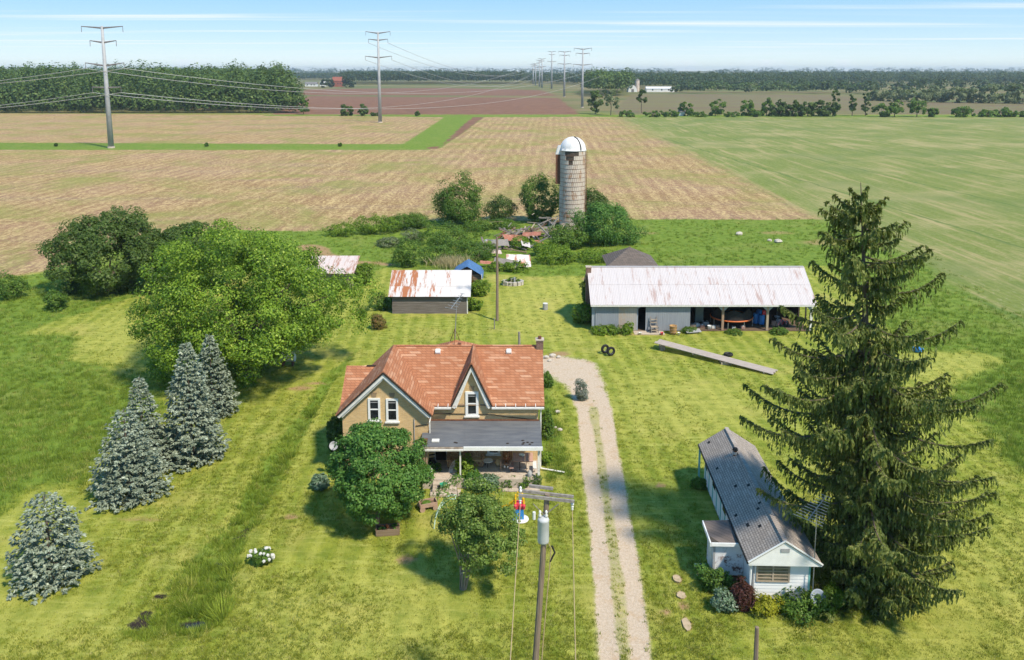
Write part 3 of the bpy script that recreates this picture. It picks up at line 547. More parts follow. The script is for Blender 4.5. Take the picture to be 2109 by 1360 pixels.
    # gutters and downpipes
    def gutter(x0, x1, y, z):
        g = MB(); g.b2((x0, y-.12, z-.10), (x1, y, z)); o = g.build('gutter', M['white_trim'], H)
        k = x0+.25
        while k < x1:
            MB().bar((k, y-.11, z+.02), (k, y+.12, z+.17), .03, .015).build('gutter_strap', M['white_clean'], o); k += .62
    gutter(-4.85, -3.78, 48.73, 4.30); gutter(-1.26, 2.0, 48.73, 4.30)
    p = MB(); p.tube([(1.80, 48.66, 4.25), (1.80, 48.9, 4.0), (1.80, 49.02, 3.8), (1.80, 49.02, .5), (1.82, 48.9, .15), (3.3, 48.5, .08)], .05, 6); p.build('downpipe', M['white_trim'], H)
    p = MB(); p.tube([(-4.95, 48.6, 4.2), (-5.02, 48.0, 3.9), (-5.05, 47.84, 3.7), (-5.05, 47.84, 2.9), (-5.35, 47.8, 2.75)], .045, 6); p.build('downpipe', M['white_trim'], H)
    p = MB(); p.tube([(-6.0, 47.86, 3.9), (-6.0, 47.86, .2)], .03, 5); p.build('conduit', M['tin_grey'], H)
    p = MB(); p.tube([(-4.9, 49.07, 3.72), (-2.8, 49.06, 3.70), (-1.2, 49.06, 3.66), (-.3, 49.06, 3.5), (1.1, 49.06, 3.36), (1.6, 49.05, 3.33)], .025, 5); p.tube([(-4.9, 49.07, 3.72), (-5.1, 48.0, 3.72), (-5.12, 47.86, 3.55), (-5.9, 47.86, 3.45)], .02, 5); p.build('cable', M['dark_wood'], H)
    p = MB(); p.tube([(-4.95, 49.08, 4.28), (1.6, 49.08, 4.28)], .06, 4); p.build('frieze_board', M['brown_boards'], H)
    # windows
    def window(x0, x1, z0, z1, y, par=H, fr=.13, sill=True, mid=True, curtain=False):
        f = MB(); d = .07
        f.b2((x0, y-d, z0), (x0+fr, y+.02, z1)); f.b2((x1-fr, y-d, z0), (x1, y+.02, z1)); f.b2((x0+fr, y-d, z1-fr), (x1-fr, y+.02, z1)); f.b2((x0+fr, y-d, z0), (x1-fr, y+.02, z0+fr*.8))
        wn = f.build('window', M['white_clean'], par)
        MB().b2((x0+fr, y-.015, z0+fr*.8), (x1-fr, y+.01, z1-fr)).build('pane', M['curtain_glass' if curtain else 'dark_glass'], wn)
        if mid: zc = (z0+z1)/2; MB().b2((x0+fr, y-.05, zc-.035), (x1-fr, y, zc+.035)).build('sash_bar', M['white_clean'], wn); MB().b2((x0+fr, y-.03, z1-fr-.16), (x1-fr, y, z1-fr-.12)).build('sash_rail', M['tin_grey'], wn)
        if sill: MB().b2((x0-.08, y-.13, z0-.08), (x1+.08, y+.02, z0-.002)).build('sill', M['white_trim'], wn)
        return wn
    def vb(px0, py0, px1, py1, Y): a = V(px0, py1, Y); c = V(px1, py0, Y); return a.x, c.x, a.z, c.z
    for q in ((759, 820, 783, 866), (796, 821, 820, 868)):
        x0, x1, z0, z1 = vb(*q, YW); window(x0, x1, z0, z1, YW)
        xc = (x0+x1)/2; MB().prism([(xc-.12, YW-.03, z1+.06), (xc+.12, YW-.03, z1+.06), (xc+.19, YW-.03, z1+.36), (xc-.19, YW-.03, z1+.36)], 0, (0, .06, 0)).build('keystone', M['lintel_brick'], wing)
    x0, x1, z0, z1 = vb(959, 806.5, 985.5, 856, YM); window(x0, x1, z0, z1, YM-.004, H, .16); xc = (x0+x1)/2
    MB().prism([(xc-.10, YM-.03, z1+.06), (xc+.10, YM-.03, z1+.06), (xc+.16, YM-.03, z1+.36), (xc-.16, YM-.03, z1+.36)], 0, (0, .06, 0)).build('keystone', M['lintel_brick'], dorm)
    x0, x1, z0, z1 = vb(1003.5, 910, 1030, 935, YM); window(x0, x1, z0, z1, YM-.002, H, .15, True, False)
    window(V(944, 930, YM).x, V(978, 930, YM).x, 1.35, 2.75, YM-.002, H, .12, True, True)
    # entrance door under the porch
    a, c = V(897, 930, YM), V(919, 930, YM)
    f = MB(); f.b2((a.x-.13, YM-.05, .6), (a.x, YM+.02, 2.75)); f.b2((c.x, YM-.05, .6), (c.x+.13, YM+.02, 2.75)); f.b2((a.x, YM-.05, 2.65), (c.x, YM+.02, 2.75)); f.build('door_frame', M['white_trim'], H)
    d = MB().b2((a.x, YM-.02, .6), (c.x, YM+.01, 2.65)).build('door', M['dark_wood'], H)
    for i in range(3):
        for j in range(3): MB().b2((a.x+.2+i*.12, YM-.035, 1.65+j*.22), (a.x+.3+i*.12, YM-.015, 1.84+j*.22)).build('pane', M['curtain_glass'], d)
    MB().cyl((c.x-.07, YM-.07, 1.55), (c.x-.07, YM-.02, 1.55), .03, n=8).build('handle', M['steel'], d)
    # porch: roof, fascia, posts, slab, steps
    PR = MB().slab((-5.5, 46.55, 2.72), (1.80, 46.55, 2.72), (1.80, 49.09, 3.28), (-5.5, 49.09, 3.28), .07)
    zf = 2.72+(47.85-46.55)*.22; PR = MB(); PR.slab((-5.5, 46.55, 2.72), (-5.10, 46.55, 2.72), (-5.10, 47.87, zf), (-5.5, 47.87, zf), .07); PR.slab((-5.10, 46.55, 2.722), (1.80, 46.55, 2.722), (1.80, 49.09, 3.282), (-5.10, 49.09, 3.282), .07)
    pr = PR.build('porch_roof', M['porch_metal'], H)
    for k in range(3): MB().bar((-2.9+k*1.9, 46.57, 2.73), (-2.9+k*1.9, 49.06, 3.285), .015, .008).build('roof_seam', M['porch_metal'], pr)
    MB().slab((-5.08, 46.6, 2.635), (1.76, 46.6, 2.635), (1.76, 49.08, 3.18), (-5.08, 49.08, 3.18), .02).build('bounce_ceiling', M['white_clean'], pr)  # white underside added to bounce light into the dark porch
    MB().b2((-2.9, 46.46, 2.50), (1.84, 46.55, 2.73)).build('fascia', M['white_clean'], pr); MB().b2((-5.54, 46.47, 2.52), (-2.902, 46.55, 2.70)).build('fascia', M['worn_fascia'], pr); MB().b2((-5.54, 46.40, 2.50), (-2.91, 46.467, 2.60)).build('gutter', M['white_trim'], pr)
    MB().b2((-4.85, 46.9, 2.83), (-4.4, 47.25, 2.90)).build('roof_patch', M['white_trim'], pr); MB().b2((-5.46, 46.7, 2.79), (-5.12, 47.3, 2.90)).build('roof_patch', M['rust_metal'], pr); MB().b2((-5.10, 49.0, 3.27), (1.7, 49.085, 3.34)).build('flashing', M['rust_metal'], pr)
    r = random.Random(3)
    for k in range(9): x = r.uniform(-5, 1.6); y = r.uniform(46.7, 47.1); MB().blob((x, y, 2.74+(y-46.55)*.22), (.10, .06, .03), r, 6, 3).build('leaf_clump', M['dark_wood'], pr)
    for x, wd in ((-5.30, .13), (-5.14, .10), (-3.12, .09), (1.62, .14)): MB().b2((x-wd/2, 46.70, .6), (x+wd/2, 46.70+wd, 2.66)).build('porch_post', M['post_wood' if x < -5 else 'white_trim'], H)
    MB().b2((-5.40, 46.62, -.3), (1.70, 49.095, .6)).build('porch_floor', M['concrete'], H)
    MB().bar((-5.45, 46.72, 2.58), (1.75, 46.72, 2.58), .1, .16).build('porch_beam', M['white_trim'], H)
    st = [(-4.75, -3.30, 46.62, 46.28, .45), (-4.75, -3.30, 46.28, 45.94, .30), (-4.85, -3.25, 45.94, 45.6, .15)]
    for a0, a1, y1, y0, z in st: MB().b2((a0, y0, -.2), (a1, y1-.004, z)).build('step', M['concrete'], H)
    # chimney and vents on the roof
    ch = MB(); ch.b2((1.60, 52.15, 6.4), (2.06, 52.62, 7.42)); c = ch.build('chimney', M['chimney_brick'], H); MB().b2((1.55, 52.10, 7.424), (2.11, 52.67, 7.50)).build('chimney_cap', M['concrete'], c); MB().cyl((1.83, 52.38, 7.5), (1.83, 52.38, 7.68), .12, n=10).build('flue', M['rust_metal'], c)
    for px in (902, 1048):
        a = V(px, 729, 52.0); z = slope(52.0); n = Vector((0, -.726, 1)).normalized(); M3 = Matrix.Rotation(math.atan(.726), 3, 'X')
        v = MB(); v.box((a.x, 52.0-.05, z+.08), (.34, .34, .16), M3, .85); v.build('roof_vent', M['white_clean'], H)
    # back ell with a hipped roof, flue
    ap = V(937, 701, 57.5); e = MB(); e.b2((ap.x-2.6, 55.0, -.2), (ap.x+2.6, 60.5, 3.9)); e.build('ell_wall', M['buff_brick'], H)
    rb = [(ap.x-3, 54.2, 3.9), (ap.x+3, 54.2, 3.9), (ap.x+3, 60.8, 3.9), (ap.x-3, 60.8, 3.9)]; e = MB(); e.add(rb+[(ap.x-.12, 57.4, ap.z), (ap.x+.12, 57.6, ap.z)], [(0, 1, 5, 4), (1, 2, 5), (2, 3, 4, 5), (3, 0, 4)]); e.build('ell_roof', M['red_shingle'], H)
    f = V(946, 712, 57.0); MB().b2((f.x-.12, 56.85, f.z-.9), (f.x+.12, 57.1, f.z+.2)).build('flue', M['rust_metal'], H)
    return H
house = farmhouse()

def antenna(name, base, top, label, boom_len, n_el, yaw, tilt, base_tripod=True, el=.9, rr=.018):
    A = wempty(name, base, label, 'antenna'); b, t = Vector(base), Vector(top)
    MB().cyl(b, t, rr*1.6, rr*1.3, 6).build('mast', M['steel'], A)
    if base_tripod:
        for k in range(3): a = k*2.094+.5; MB().cyl(b+Vector((math.cos(a)*.55, math.sin(a)*.55, -.55)), b+Vector((0, 0, .75)), rr, n=5).build('leg', M['rust_metal'], A)
    d = Vector((math.cos(yaw)*math.cos(tilt), math.sin(yaw)*math.cos(tilt), math.sin(tilt))); s = Vector((-math.sin(yaw), math.cos(yaw), 0)); c = t+Vector((0, 0, -.08))
    bm = MB().bar(c-d*boom_len*.5, c+d*boom_len*.5, rr*2, rr*2).build('boom', M['steel'], A)
    for k in range(n_el):
        f = k/(n_el-1)-.5; L = el*(1.15-.75*(f+.5)); p = c+d*boom_len*f; MB().cyl(p-s*L, p+s*L, rr*.75, n=5).build('element', M['steel'], A)
    return A
ap = V(937, 701, 57.5); antenna('tv_antenna', (ap.x, 57.5, ap.z+.1), tuple(V(941, 618, 57.5)), 'thin rooftop television antenna on tripod mast above the orange roof', 1.6, 7, 1.0, .5, True, .45, .022)

# ================================================================ MOBILE HOME
def mobile_home():
    Tn = wempty('mobile_home', (13.08, 47.4, 0), 'long narrow white mobile home with worn grey shingle roof beside the big spruce', 'mobile home')
    X0, X1, Y0, Y1, ZE = 11.78, 14.42, 35.65, 47.3, 2.38; xr = 13.08; zr = 3.46
    w = MB(); w.b2((X0, Y0, .25), (X1, Y1, ZE)); w.build('wall', M['white_siding'], Tn)
    lap = MB()
    for k in range(12): z = .3+k*.17; lap.slab((X0+.01, Y0-.022, z), (X1-.01, Y0-.022, z), (X1-.01, Y0-.006, z+.165), (X0+.01, Y0-.006, z+.165), .012)
    lap.build('siding', M['white_siding'], Tn)
    MB().b2((X0+.05, Y0+.03, -.2), (X1-.05, Y1-.03, .25)).build('skirting', M['tin_grey'], Tn)
    # pitched over-roof with wide eaves
    a = .18
    r = MB(); r.slab((11.42, Y1+.3, 2.36), (11.42, Y0-.38, 2.36), (xr, Y0-.38, zr), (xr, Y1+.3, zr), .07); r.slab((14.86, Y0-.38, 2.30), (14.86, Y1+.3, 2.30), (xr+.004, Y1+.3, zr), (xr+.004, Y0-.38, zr), .07); rf = r.build('roof', M['grey_shingle'], Tn)
    MB().bar((xr, Y0-.38, zr+.01), (xr, Y1+.3, zr+.01), .22, .03).build('ridge_cap', M['grey_shingle'], rf)
    rr = random.Random(8); nrm = Vector((-(zr-2.36), 0, xr-11.42)).normalized()
    for k in range(9): y = rr.uniform(36.5, 47); x = rr.uniform(11.7, 12.9); z = 2.36+(x-11.42)*(zr-2.36)/(xr-11.42); MB().bar(Vector((x, y, z))+nrm*.004, Vector((x, y+rr.uniform(.15, .3), z))+nrm*.004, .16, .012, nrm).build('missing_shingle', M['black_rubber'], rf)
    # gable panel
    g = MB(); g.prism([(11.44, Y0-.36, 2.25), (14.84, Y0-.36, 2.20), (14.84, Y0-.36, 2.30), (xr, Y0-.36, zr-.06), (11.44, Y0-.36, 2.35)], 0, (0, .05, 0)); gb = g.build('gable', M['white_clean'], Tn)
    MB().b2((11.46, Y0-.355, 2.19), (14.82, Y0-.01, 2.235)).build('soffit', M['white_clean'], gb); MB().b2((12.9, Y0-.39, 2.90), (13.3, Y0-.362, 3.08)).build('louvre', M['tin_grey'], gb)
    for s in (0, 1):
        e = (11.42, 2.38) if s == 0 else (14.86, 2.32); MB().bar((e[0], Y0-.40, e[1]), (xr, Y0-.40, zr+.02), .06, .06, (0, 1, 0)).build('drip_edge', M['white_clean'], rf)
    MB().b2((11.38, Y0-.38, 2.27), (11.44, Y1+.3, 2.37)).build('gutter', M['black_rubber'], rf)
    # front window with louvred panes
    a0, c0 = V(1577, 1196, Y0), V(1643, 1164, Y0); f = MB(); x0, x1, z0, z1 = a0.x, c0.x, a0.z, c0.z
    f.b2((x0-.05, Y0-.06, z0-.05), (x0+.03, Y0+.01, z1+.05)); f.b2((x1-.03, Y0-.06, z0-.05), (x1+.05, Y0+.01, z1+.05)); f.b2((x0, Y0-.06, z1), (x1, Y0+.01, z1+.05)); f.b2((x0, Y0-.07, z0-.06), (x1, Y0+.01, z0)); f.b2(((x0+x1)/2-.04, Y0-.06, z0), ((x0+x1)/2+.04, Y0+.01, z1))
    wn = f.build('window', M['pale_boards'], Tn); MB().b2((x0+.03, Y0-.03, z0), ((x0+x1)/2-.04, Y0, z1)).build('pane', M['curtain_glass'], wn); MB().b2(((x0+x1)/2+.04, Y0-.03, z0), (x1-.03, Y0, z1)).build('pane', M['curtain_glass'], wn)
    for k in range(4): z = z0+(z1-z0)*(k+.8)/4.6; MB().b2((x0+.03, Y0-.055, z-.02), (x1-.03, Y0-.03, z+.02)).build('louvre_bar', M['pale_boards'], wn)
    MB().b2((X0-.02, Y0-.03, .25), (X0+.06, Y0+.05, 2.3)).build('corner_trim', M['tin_grey'], Tn); MB().b2((X1-.06, Y0-.03, .25), (X1+.02, Y0+.05, 2.2)).build('corner_trim', M['turquoise'], Tn)
    MB().tube([(11.5, Y0-.3, 2.28), (11.58, Y0-.22, 2.1), (11.62, Y0-.15, 1.95), (11.62, Y0-.15, .1)], .055, 6).build('downpipe', M['white_clean'], Tn)
    # striped panels of the long side
    for k in range(14):
        y = 39.9+k*.53
        MB().b2((X0-.03, y, .25), (X0-.004, y+(.17 if k % 2 else .3), 2.3)).build('panel_stripe', M['turquoise' if k % 2 else 'white_siding'], Tn)
    for y in (41.2, 43.9, 46.2): w = MB().b2((X0-.05, y, 1.2), (X0-.01, y+.8, 2.0)).build('window', M['white_trim'], Tn); MB().b2((X0-.07, y+.06, 1.26), (X0-.052, y+.74, 1.94)).build('pane', M['dark_glass'], w)
    MB().b2((11.45, 47.45, 0), (11.55, 47.55, 2.3)).build('corner_post', M['turquoise'], Tn)
    # entry box with flat roof
    vx0, vx1, vy0, vy1 = 10.28, 11.77, 37.35, 38.85
    v = MB(); v.b2((vx0, vy0, .28), (vx1, vy1, 2.08)); vb_ = v.build('entry_box', M['peeling_white'], Tn); MB().b2((vx0+.08, vy0+.05, -.1), (vx1, vy1-.05, .28)).build('entry_base', M['brown_boards'], vb_)
    r = MB(); r.slab((10.10, vy0-.2, 2.12), (11.76, vy0-.2, 2.20), (11.76, vy1+.3, 2.26), (10.10, vy1+.3, 2.18), .05); r.build('entry_roof', M['brown_shingle'], vb_)
    MB().b2((10.08, vy0-.26, 2.02), (11.78, vy0-.2, 2.19)).build('fascia', M['white_clean'], vb_); MB().b2((10.04, vy0-.26, 2.0), (10.1, vy1+.3, 2.19)).build('fascia', M['white_clean'], vb_)
    MB().b2((vx0-.035, vy0+.35, .3), (vx0-.006, vy0+1.15, 1.95)).build('door', M['white_trim'], vb_); MB().b2((vx0-.02, vy0-.02, .28), (vx0+.08, vy0+.05, 2.0)).build('corner_trim', M['tin_grey'], vb_); MB().b2((9.6, vy0+.3, -.1), (10.24, vy0+1.2, .18)).build('doorstep', M['concrete'], vb_)
    MB().b2((vx0, vy0-.03, .26), (vx1, vy0-.006, .34)).build('sill_board', M['rust_metal'], vb_)
    # chimney pipe
    c = V(1517, 945, 44.2); c = Vector((12.85, 44.3, 3.1)); p = MB(); p.cyl(c, c+Vector((0, 0, .45)), .11, n=10); pp = p.build('flue', M['rust_metal'], Tn); MB().cyl(c+Vector((0, 0, .5)), c+Vector((0, 0, .62)), .17, .12, 10).build('flue_cap', M['black_rubber'], pp); MB().cyl(c+Vector((0, 0, .25)), c+Vector((0, 0, .4)), .14, n=10).build('flue_band', M['tin_grey'], pp); MB().cyl(c+Vector((-.25, -.7, -.2)), c+Vector((-.25, -.7, .1)), .05, n=8).build('vent_pipe', M['tin_grey'], Tn)
    Tn.rotation_euler = (0, 0, math.radians(-2.0)); return Tn
mobile_home()
ab = G(1684, 1236); ab = Vector((V(1683, 1043, 35.3).x+.05, 35.3, 0)); antenna('yagi_antenna', tuple(ab), tuple(V(1683, 1043, 35.3)), 'large tilted television antenna on tall mast at front corner of the white mobile home', 1.75, 11, 0.75, .32, False, .62, .016)
def dish(loc, label, yaw, r=.34, hgt=1.0, mat='tin_grey'):
    D = empty('satellite_dish', loc, yaw, label, 'satellite dish'); MB().cyl((0, 0, -.1), (0, 0, hgt), .03, n=8).build('pole', M['steel'], D)
    prof = [(.01, 0), (r*.5, .02), (r*.85, .07), (r, .11)]; d = MB().lathe((0, 0, 0), prof+[(r*.97, .12), (r*.8, .09), (.01, .03)], 20).build('reflector', M[mat], D, True); d.rotation_euler = (math.radians(62), 0, 0); d.location = (0, -.05, hgt+.15)
    MB().bar((0, -.05, hgt-.05), (0, -.45, hgt+.2), .03).build('feed_arm', M['steel'], D); return D
dish((14.15, 34.95, 0), 'grey satellite dish at front right corner of the white mobile home', .0, .36, .75, 'bluegrey_paint'); dish(tuple(G(690, 985)), 'white satellite dish on a pole by the farmhouse left wall', .1, .27, 2.0, 'tin_grey')

# ================================================================ OPEN-FRONTED BARN
def barn():
    B = wempty('implement_barn', (18.3, 80, 0), 'long grey-blue implement shed with whitish metal roof and open bays', 'barn')
    Y0, Y1, X0, X1, ZE = 77.3, 84.6, 7.95, 28.95, 3.05; YR = 80.95; ZR = 5.5
    px = lambda p: V(p, 650, Y0).x
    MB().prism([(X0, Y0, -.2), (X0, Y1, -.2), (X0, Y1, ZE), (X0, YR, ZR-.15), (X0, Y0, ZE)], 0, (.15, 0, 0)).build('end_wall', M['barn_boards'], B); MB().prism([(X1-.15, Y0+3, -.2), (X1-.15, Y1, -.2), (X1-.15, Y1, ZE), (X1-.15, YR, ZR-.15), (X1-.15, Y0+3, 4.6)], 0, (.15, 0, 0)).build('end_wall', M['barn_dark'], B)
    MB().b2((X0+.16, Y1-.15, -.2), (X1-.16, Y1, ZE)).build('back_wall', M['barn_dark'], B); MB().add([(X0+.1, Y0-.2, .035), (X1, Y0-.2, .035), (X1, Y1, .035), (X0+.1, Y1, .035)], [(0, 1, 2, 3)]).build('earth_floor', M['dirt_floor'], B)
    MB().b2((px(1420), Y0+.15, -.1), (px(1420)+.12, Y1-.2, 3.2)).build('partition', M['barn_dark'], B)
    # sheets of the metal roof, two courses on the front slope, one mesh each
    r = random.Random(5); n = 30; w = (X1-X0+.75)/n; d = Vector((0, YR-(Y0-.55), ZR-2.72)); L = d.length; meshes = {}
    for c in range(2):
        for k in range(n):
            key = c
            if key not in meshes:
                mb = MB(); pts = []
                m = 9
                for i in range(m): u = i/(m-1); pts.append((u*(w+.04), .012*math.cos(u*math.pi*8)))
                f0, f1 = (0, .53) if c == 0 else (.515, 1.0)
                lo = [Vector((u, d.y*f0, d.z*f0+z+.0)) for u, z in pts]; hi = [Vector((u, d.y*f1, d.z*f1+z)) for u, z in pts]
                mb.add(lo+hi, [(i, i+1, m+i+1, m+i) for i in range(m-1)]); o = mb.build('roof_sheet', M['barn_roof'], B, True); meshes[key] = o
            else: o = meshes[key].copy(); link(o)
            o.location = (X0-.4+k*w, Y0-.55, 2.72+.02*c+.002*(k % 2)+r.uniform(0, .006)); o.rotation_euler = (0, 0, r.uniform(-.002, .002))
    s = MB(); s.slab((X1+.35, Y1+.55, 2.70), (X0-.4, Y1+.55, 2.70), (X0-.4, YR, ZR+.0), (X1+.35, YR, ZR+.0), .05); s.build('back_slope', M['barn_roof'], B)
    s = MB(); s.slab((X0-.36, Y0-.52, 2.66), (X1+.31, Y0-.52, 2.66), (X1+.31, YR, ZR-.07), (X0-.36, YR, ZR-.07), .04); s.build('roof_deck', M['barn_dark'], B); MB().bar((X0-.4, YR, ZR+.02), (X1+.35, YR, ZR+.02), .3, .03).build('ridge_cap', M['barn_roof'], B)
    MB().b2((X0-.38, Y0-.57, 2.56), (X1+.33, Y0-.52, 2.70)).build('fascia', M['white_trim'], B); MB().b2((X0-.1, Y0-.06, 2.62), (X1, Y0+.1, 2.98)).build('header_beam', M['bluegrey_paint'], B); MB().b2((px(1225), Y0-.2, 2.62), (px(1425), Y0-.08, 2.72)).build('door_track', M['tin_grey'], B)
    def door(a, c, mats, y):
        D = None; k = 0; x = px(a); x1 = px(c); step = .205
        base = MB().b2((x, y, .08), (x1, y+.04, 2.60)).build('sliding_door', M[mats[0]], B)
        while x < x1-.02:
            mm = mats[0] if len(mats) < 2 or k < len(mats)*.0+mats[2] else mats[1]
            MB().b2((x+.008, y-.02, .06), (min(x+step, x1)-.008, y-.002, 2.62)).build('board', M[mm], base); x += step; k += 1
    door(1226, 1311, ('barn_boards', 'barn_door_worn', 11), Y0-.12); door(1329, 1421, ('barn_boards',), Y0-.18)
    MB().b2((px(1219), Y0-.05, 0), (px(1228), Y0+.1, 2.7)).build('post', M['bluegrey_paint'], B); MB().b2((px(1309), Y0-.02, 0), (px(1314), Y0+.1, 2.7)).build('post', M['bluegrey_paint'], B)
    MB().prism([(px(1314), Y0, 2.64), (px(1327), Y0, 2.64), (px(1314), Y0, 2.2)], 0, (0, .06, 0)).build('brace', M['bluegrey_paint'], B)
    for p, mm in ((1489, 'post_wood'), (1581, 'pale_boards'), (1671, 'white_trim')):
        x = px(p); MB().b2((x-.11, Y0-.05, 0), (x+.11, Y0+.15, 2.63)).build('post', M[mm], B)
        for s in ((-1, 1) if p < 1660 else (-1,)): MB().prism([(x+.10*s, Y0-.055, 2.64), (x+.75*s, Y0-.055, 2.64), (x+.10*s, Y0-.055, 1.98)], 0, (0, .05, 0)).build('brace', M['bluegrey_paint'], B)
    for k in range(5):
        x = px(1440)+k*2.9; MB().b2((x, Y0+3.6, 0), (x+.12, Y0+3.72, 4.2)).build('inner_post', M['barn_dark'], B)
    c = MB().b2((7.40, 80.2, -.2), (7.90, 80.75, 5.55)).build('chimney', M['chimney_brick'], B); MB().b2((7.36, 80.16, 5.554), (7.94, 80.79, 5.66)).build('chimney_cap', M['concrete'], c)
barn()

# ================================================================ SMALL SHEDS
def sheds():
    S = wempty('grey_shed', (-8.6, 85, 0), 'weathered grey board shed with white and rust-red metal roof', 'shed'); X0, X1, Y0, Y1, ZE, ZR, YR = -12.45, -4.65, 83.0, 88.4, 2.0, 3.95, 85.7
    MB().prism([(X1, Y0, -.2), (X1, Y1, -.2), (X1, Y1, ZE), (X1, YR, ZR-.1), (X1, Y0, ZE)], 0, (-.1, 0, 0)).build('end_wall', M['shed_boards'], S); MB().prism([(X0, Y0, -.2), (X0, Y1, -.2), (X0, Y1, ZE), (X0, YR, ZR-.1), (X0, Y0, ZE)], 0, (.1, 0, 0)).build('end_wall', M['shed_boards'], S); MB().b2((X0+.1, Y0+.03, -.2), (X1-.1, Y0+.1, 2.0)).build('wall', M['barn_dark'], S)
    r = random.Random(4); z = .0
    while z < 1.95:
        o = MB().slab((X0+r.uniform(-.02, .06), Y0-.035, z), (X1-r.uniform(0, .06), Y0-.035, z+r.uniform(-.015, .015)), (X1, Y0-.005, z+.19), (X0, Y0-.005, z+.19), .025).build('board', M['shed_boards'], S); z += .185
    MB().b2((X1-.04, Y0-.06, 0), (X1+.06, Y0+.05, 2.0)).build('corner_board', M['white_trim'], S)
    n = 12; w = (X1-X0+.7)/n; d = Vector((0, YR-(Y0-.35), ZR-1.88))
    for c in range(2):
        for k in range(n):
            x = X0-.35+k*w; f0, f1 = (0, .40) if c == 0 else (.385, 1.0); j = r.uniform(0, .02)
            MB().slab((x, Y0-.35+d.y*f0, 1.88+d.z*f0+.02*c+j), (x+w+.02, Y0-.35+d.y*f0, 1.88+d.z*f0+.02*c+j), (x+w+.02, Y0-.35+d.y*f1, 1.88+d.z*f1+.02*c+j), (x, Y0-.35+d.y*f1, 1.88+d.z*f1+.02*c+j), .01).build('roof_sheet', M['rusty_shed_roof'], S)
    MB().slab((X1+.35, Y1+.4, 1.88), (X0-.35, Y1+.4, 1.88), (X0-.35, YR, ZR), (X1+.35, YR, ZR), .03).build('back_slope', M['rusty_roof'], S); MB().slab((X0-.3, Y0-.3, 1.84), (X1+.3, Y0-.3, 1.84), (X1+.3, YR, ZR-.05), (X0-.3, YR, ZR-.05), .03).build('roof_deck', M['barn_dark'], S)
    # shed under a blue tarpaulin
    T = wempty('tarp_shed', (-4.6, 92.5, 0), 'small brown plank shed with a blue tarpaulin over its roof', 'shed'); a = Vector((-6.6, 91.2, 0)); X0, X1, Y0, Y1 = -6.6, -3.55, 91.2, 94.2
    MB().prism([(X0, Y0, -.1), (X1, Y0, -.1), (X1, Y0, 2.0), (-5.1, Y0, 3.05), (X0, Y0, 2.0)], 0, (0, Y1-Y0, 0)).build('wall', M['barn_dark'], T); z = 0
    while z < 2.0: MB().b2((X0, Y0-.03, z+.02), (X1, Y0-.003, z+.22)).build('board', M['brown_boards'], T); z += .235
    for k in range(12): y = Y0+k*.25; MB().b2((X1+.003, y+.01, 0), (X1+.03, y+.23, 2.0)).build('board', M['brown_boards'], T)
    mb = MB(); nx, ny = 12, 8; r = random.Random(2); vs = []
    for j in range(ny+1):
        for i in range(nx+1):
            u = i/nx; x = X0-.25+u*(X1-X0+.5); zz = 3.13-abs(x+5.1)*.60+r.uniform(-.03, .03)
            if i in (0, nx): zz -= .25+r.uniform(0, .15)
            vs.append((x, Y0-.35+j/ny*(Y1-Y0+.7), zz))
    mb.add(vs, [(j*(nx+1)+i, j*(nx+1)+i+1, (j+1)*(nx+1)+i+1, (j+1)*(nx+1)+i) for j in range(ny) for i in range(nx)]); mb.build('tarpaulin', M['blue_tarp'], T, True)
    MB().cyl((X1+.2, Y0-.3, 0), (X1+.1, Y0-.3, 2.2), .05, n=6).build('prop_pole', M['white_trim'], T)
    # low shed half hidden by the maple
    L = wempty('low_shed', (-20, 94.5, 0), 'low timber shed with pinkish rusted metal roof next to the spreading maple', 'shed'); X0, X1, Y0, Y1 = -23.6, -18.6, 93.0, 96.6
    MB().b2((X0, Y0, -.1), (X1, Y1, 1.85)).build('wall', M['pale_boards'], L)
    for k in range(20): x = X0+k*.25; MB().b2((x+.01, Y0-.03, 0), (x+.235, Y0-.003, 1.85)).build('board', M['pale_boards'], L)
    for k in range(13): y = Y0+k*.27; MB().b2((X1+.003, y+.01, 0), (X1+.03, y+.25, 1.85)).build('board', M['pale_boards'], L)
    for k in range(8): x = X0-.4+k*.72; MB().slab((x, Y0-.45, 1.85+.01*(k % 2)), (x+.73, Y0-.45, 1.85+.01*(k % 2)), (x+.73, Y1+.3, 3.0+.01*(k % 2)), (x, Y1+.3, 3.0+.01*(k % 2)), .02).build('roof_sheet', M['pinkish_roof'], L)
    # hip-roofed shed behind the barn
    hp = V(1297, 509, 99); P = wempty('hip_roof_shed', (hp.x, 99, 0), 'grey brown hipped shingle roof shed behind the long barn', 'shed'); x = hp.x
    MB().b2((x-2.6, 96.5, -.1), (x+2.6, 101.5, 2.0)).build('wall', M['shed_boards'], P); MB().add([(x-3.1, 96, 1.9), (x+3.1, 96, 1.9), (x+3.1, 102, 1.9), (x-3.1, 102, 1.9), (x, 99, hp.z)], [(0, 1, 4), (1, 2, 4), (2, 3, 4), (3, 0, 4)]).build('roof', M['brown_shingle'], P)
    MB().box((x, 99, hp.z), (.16, .16, .12)).build('finial', M['brown_boards'], P)
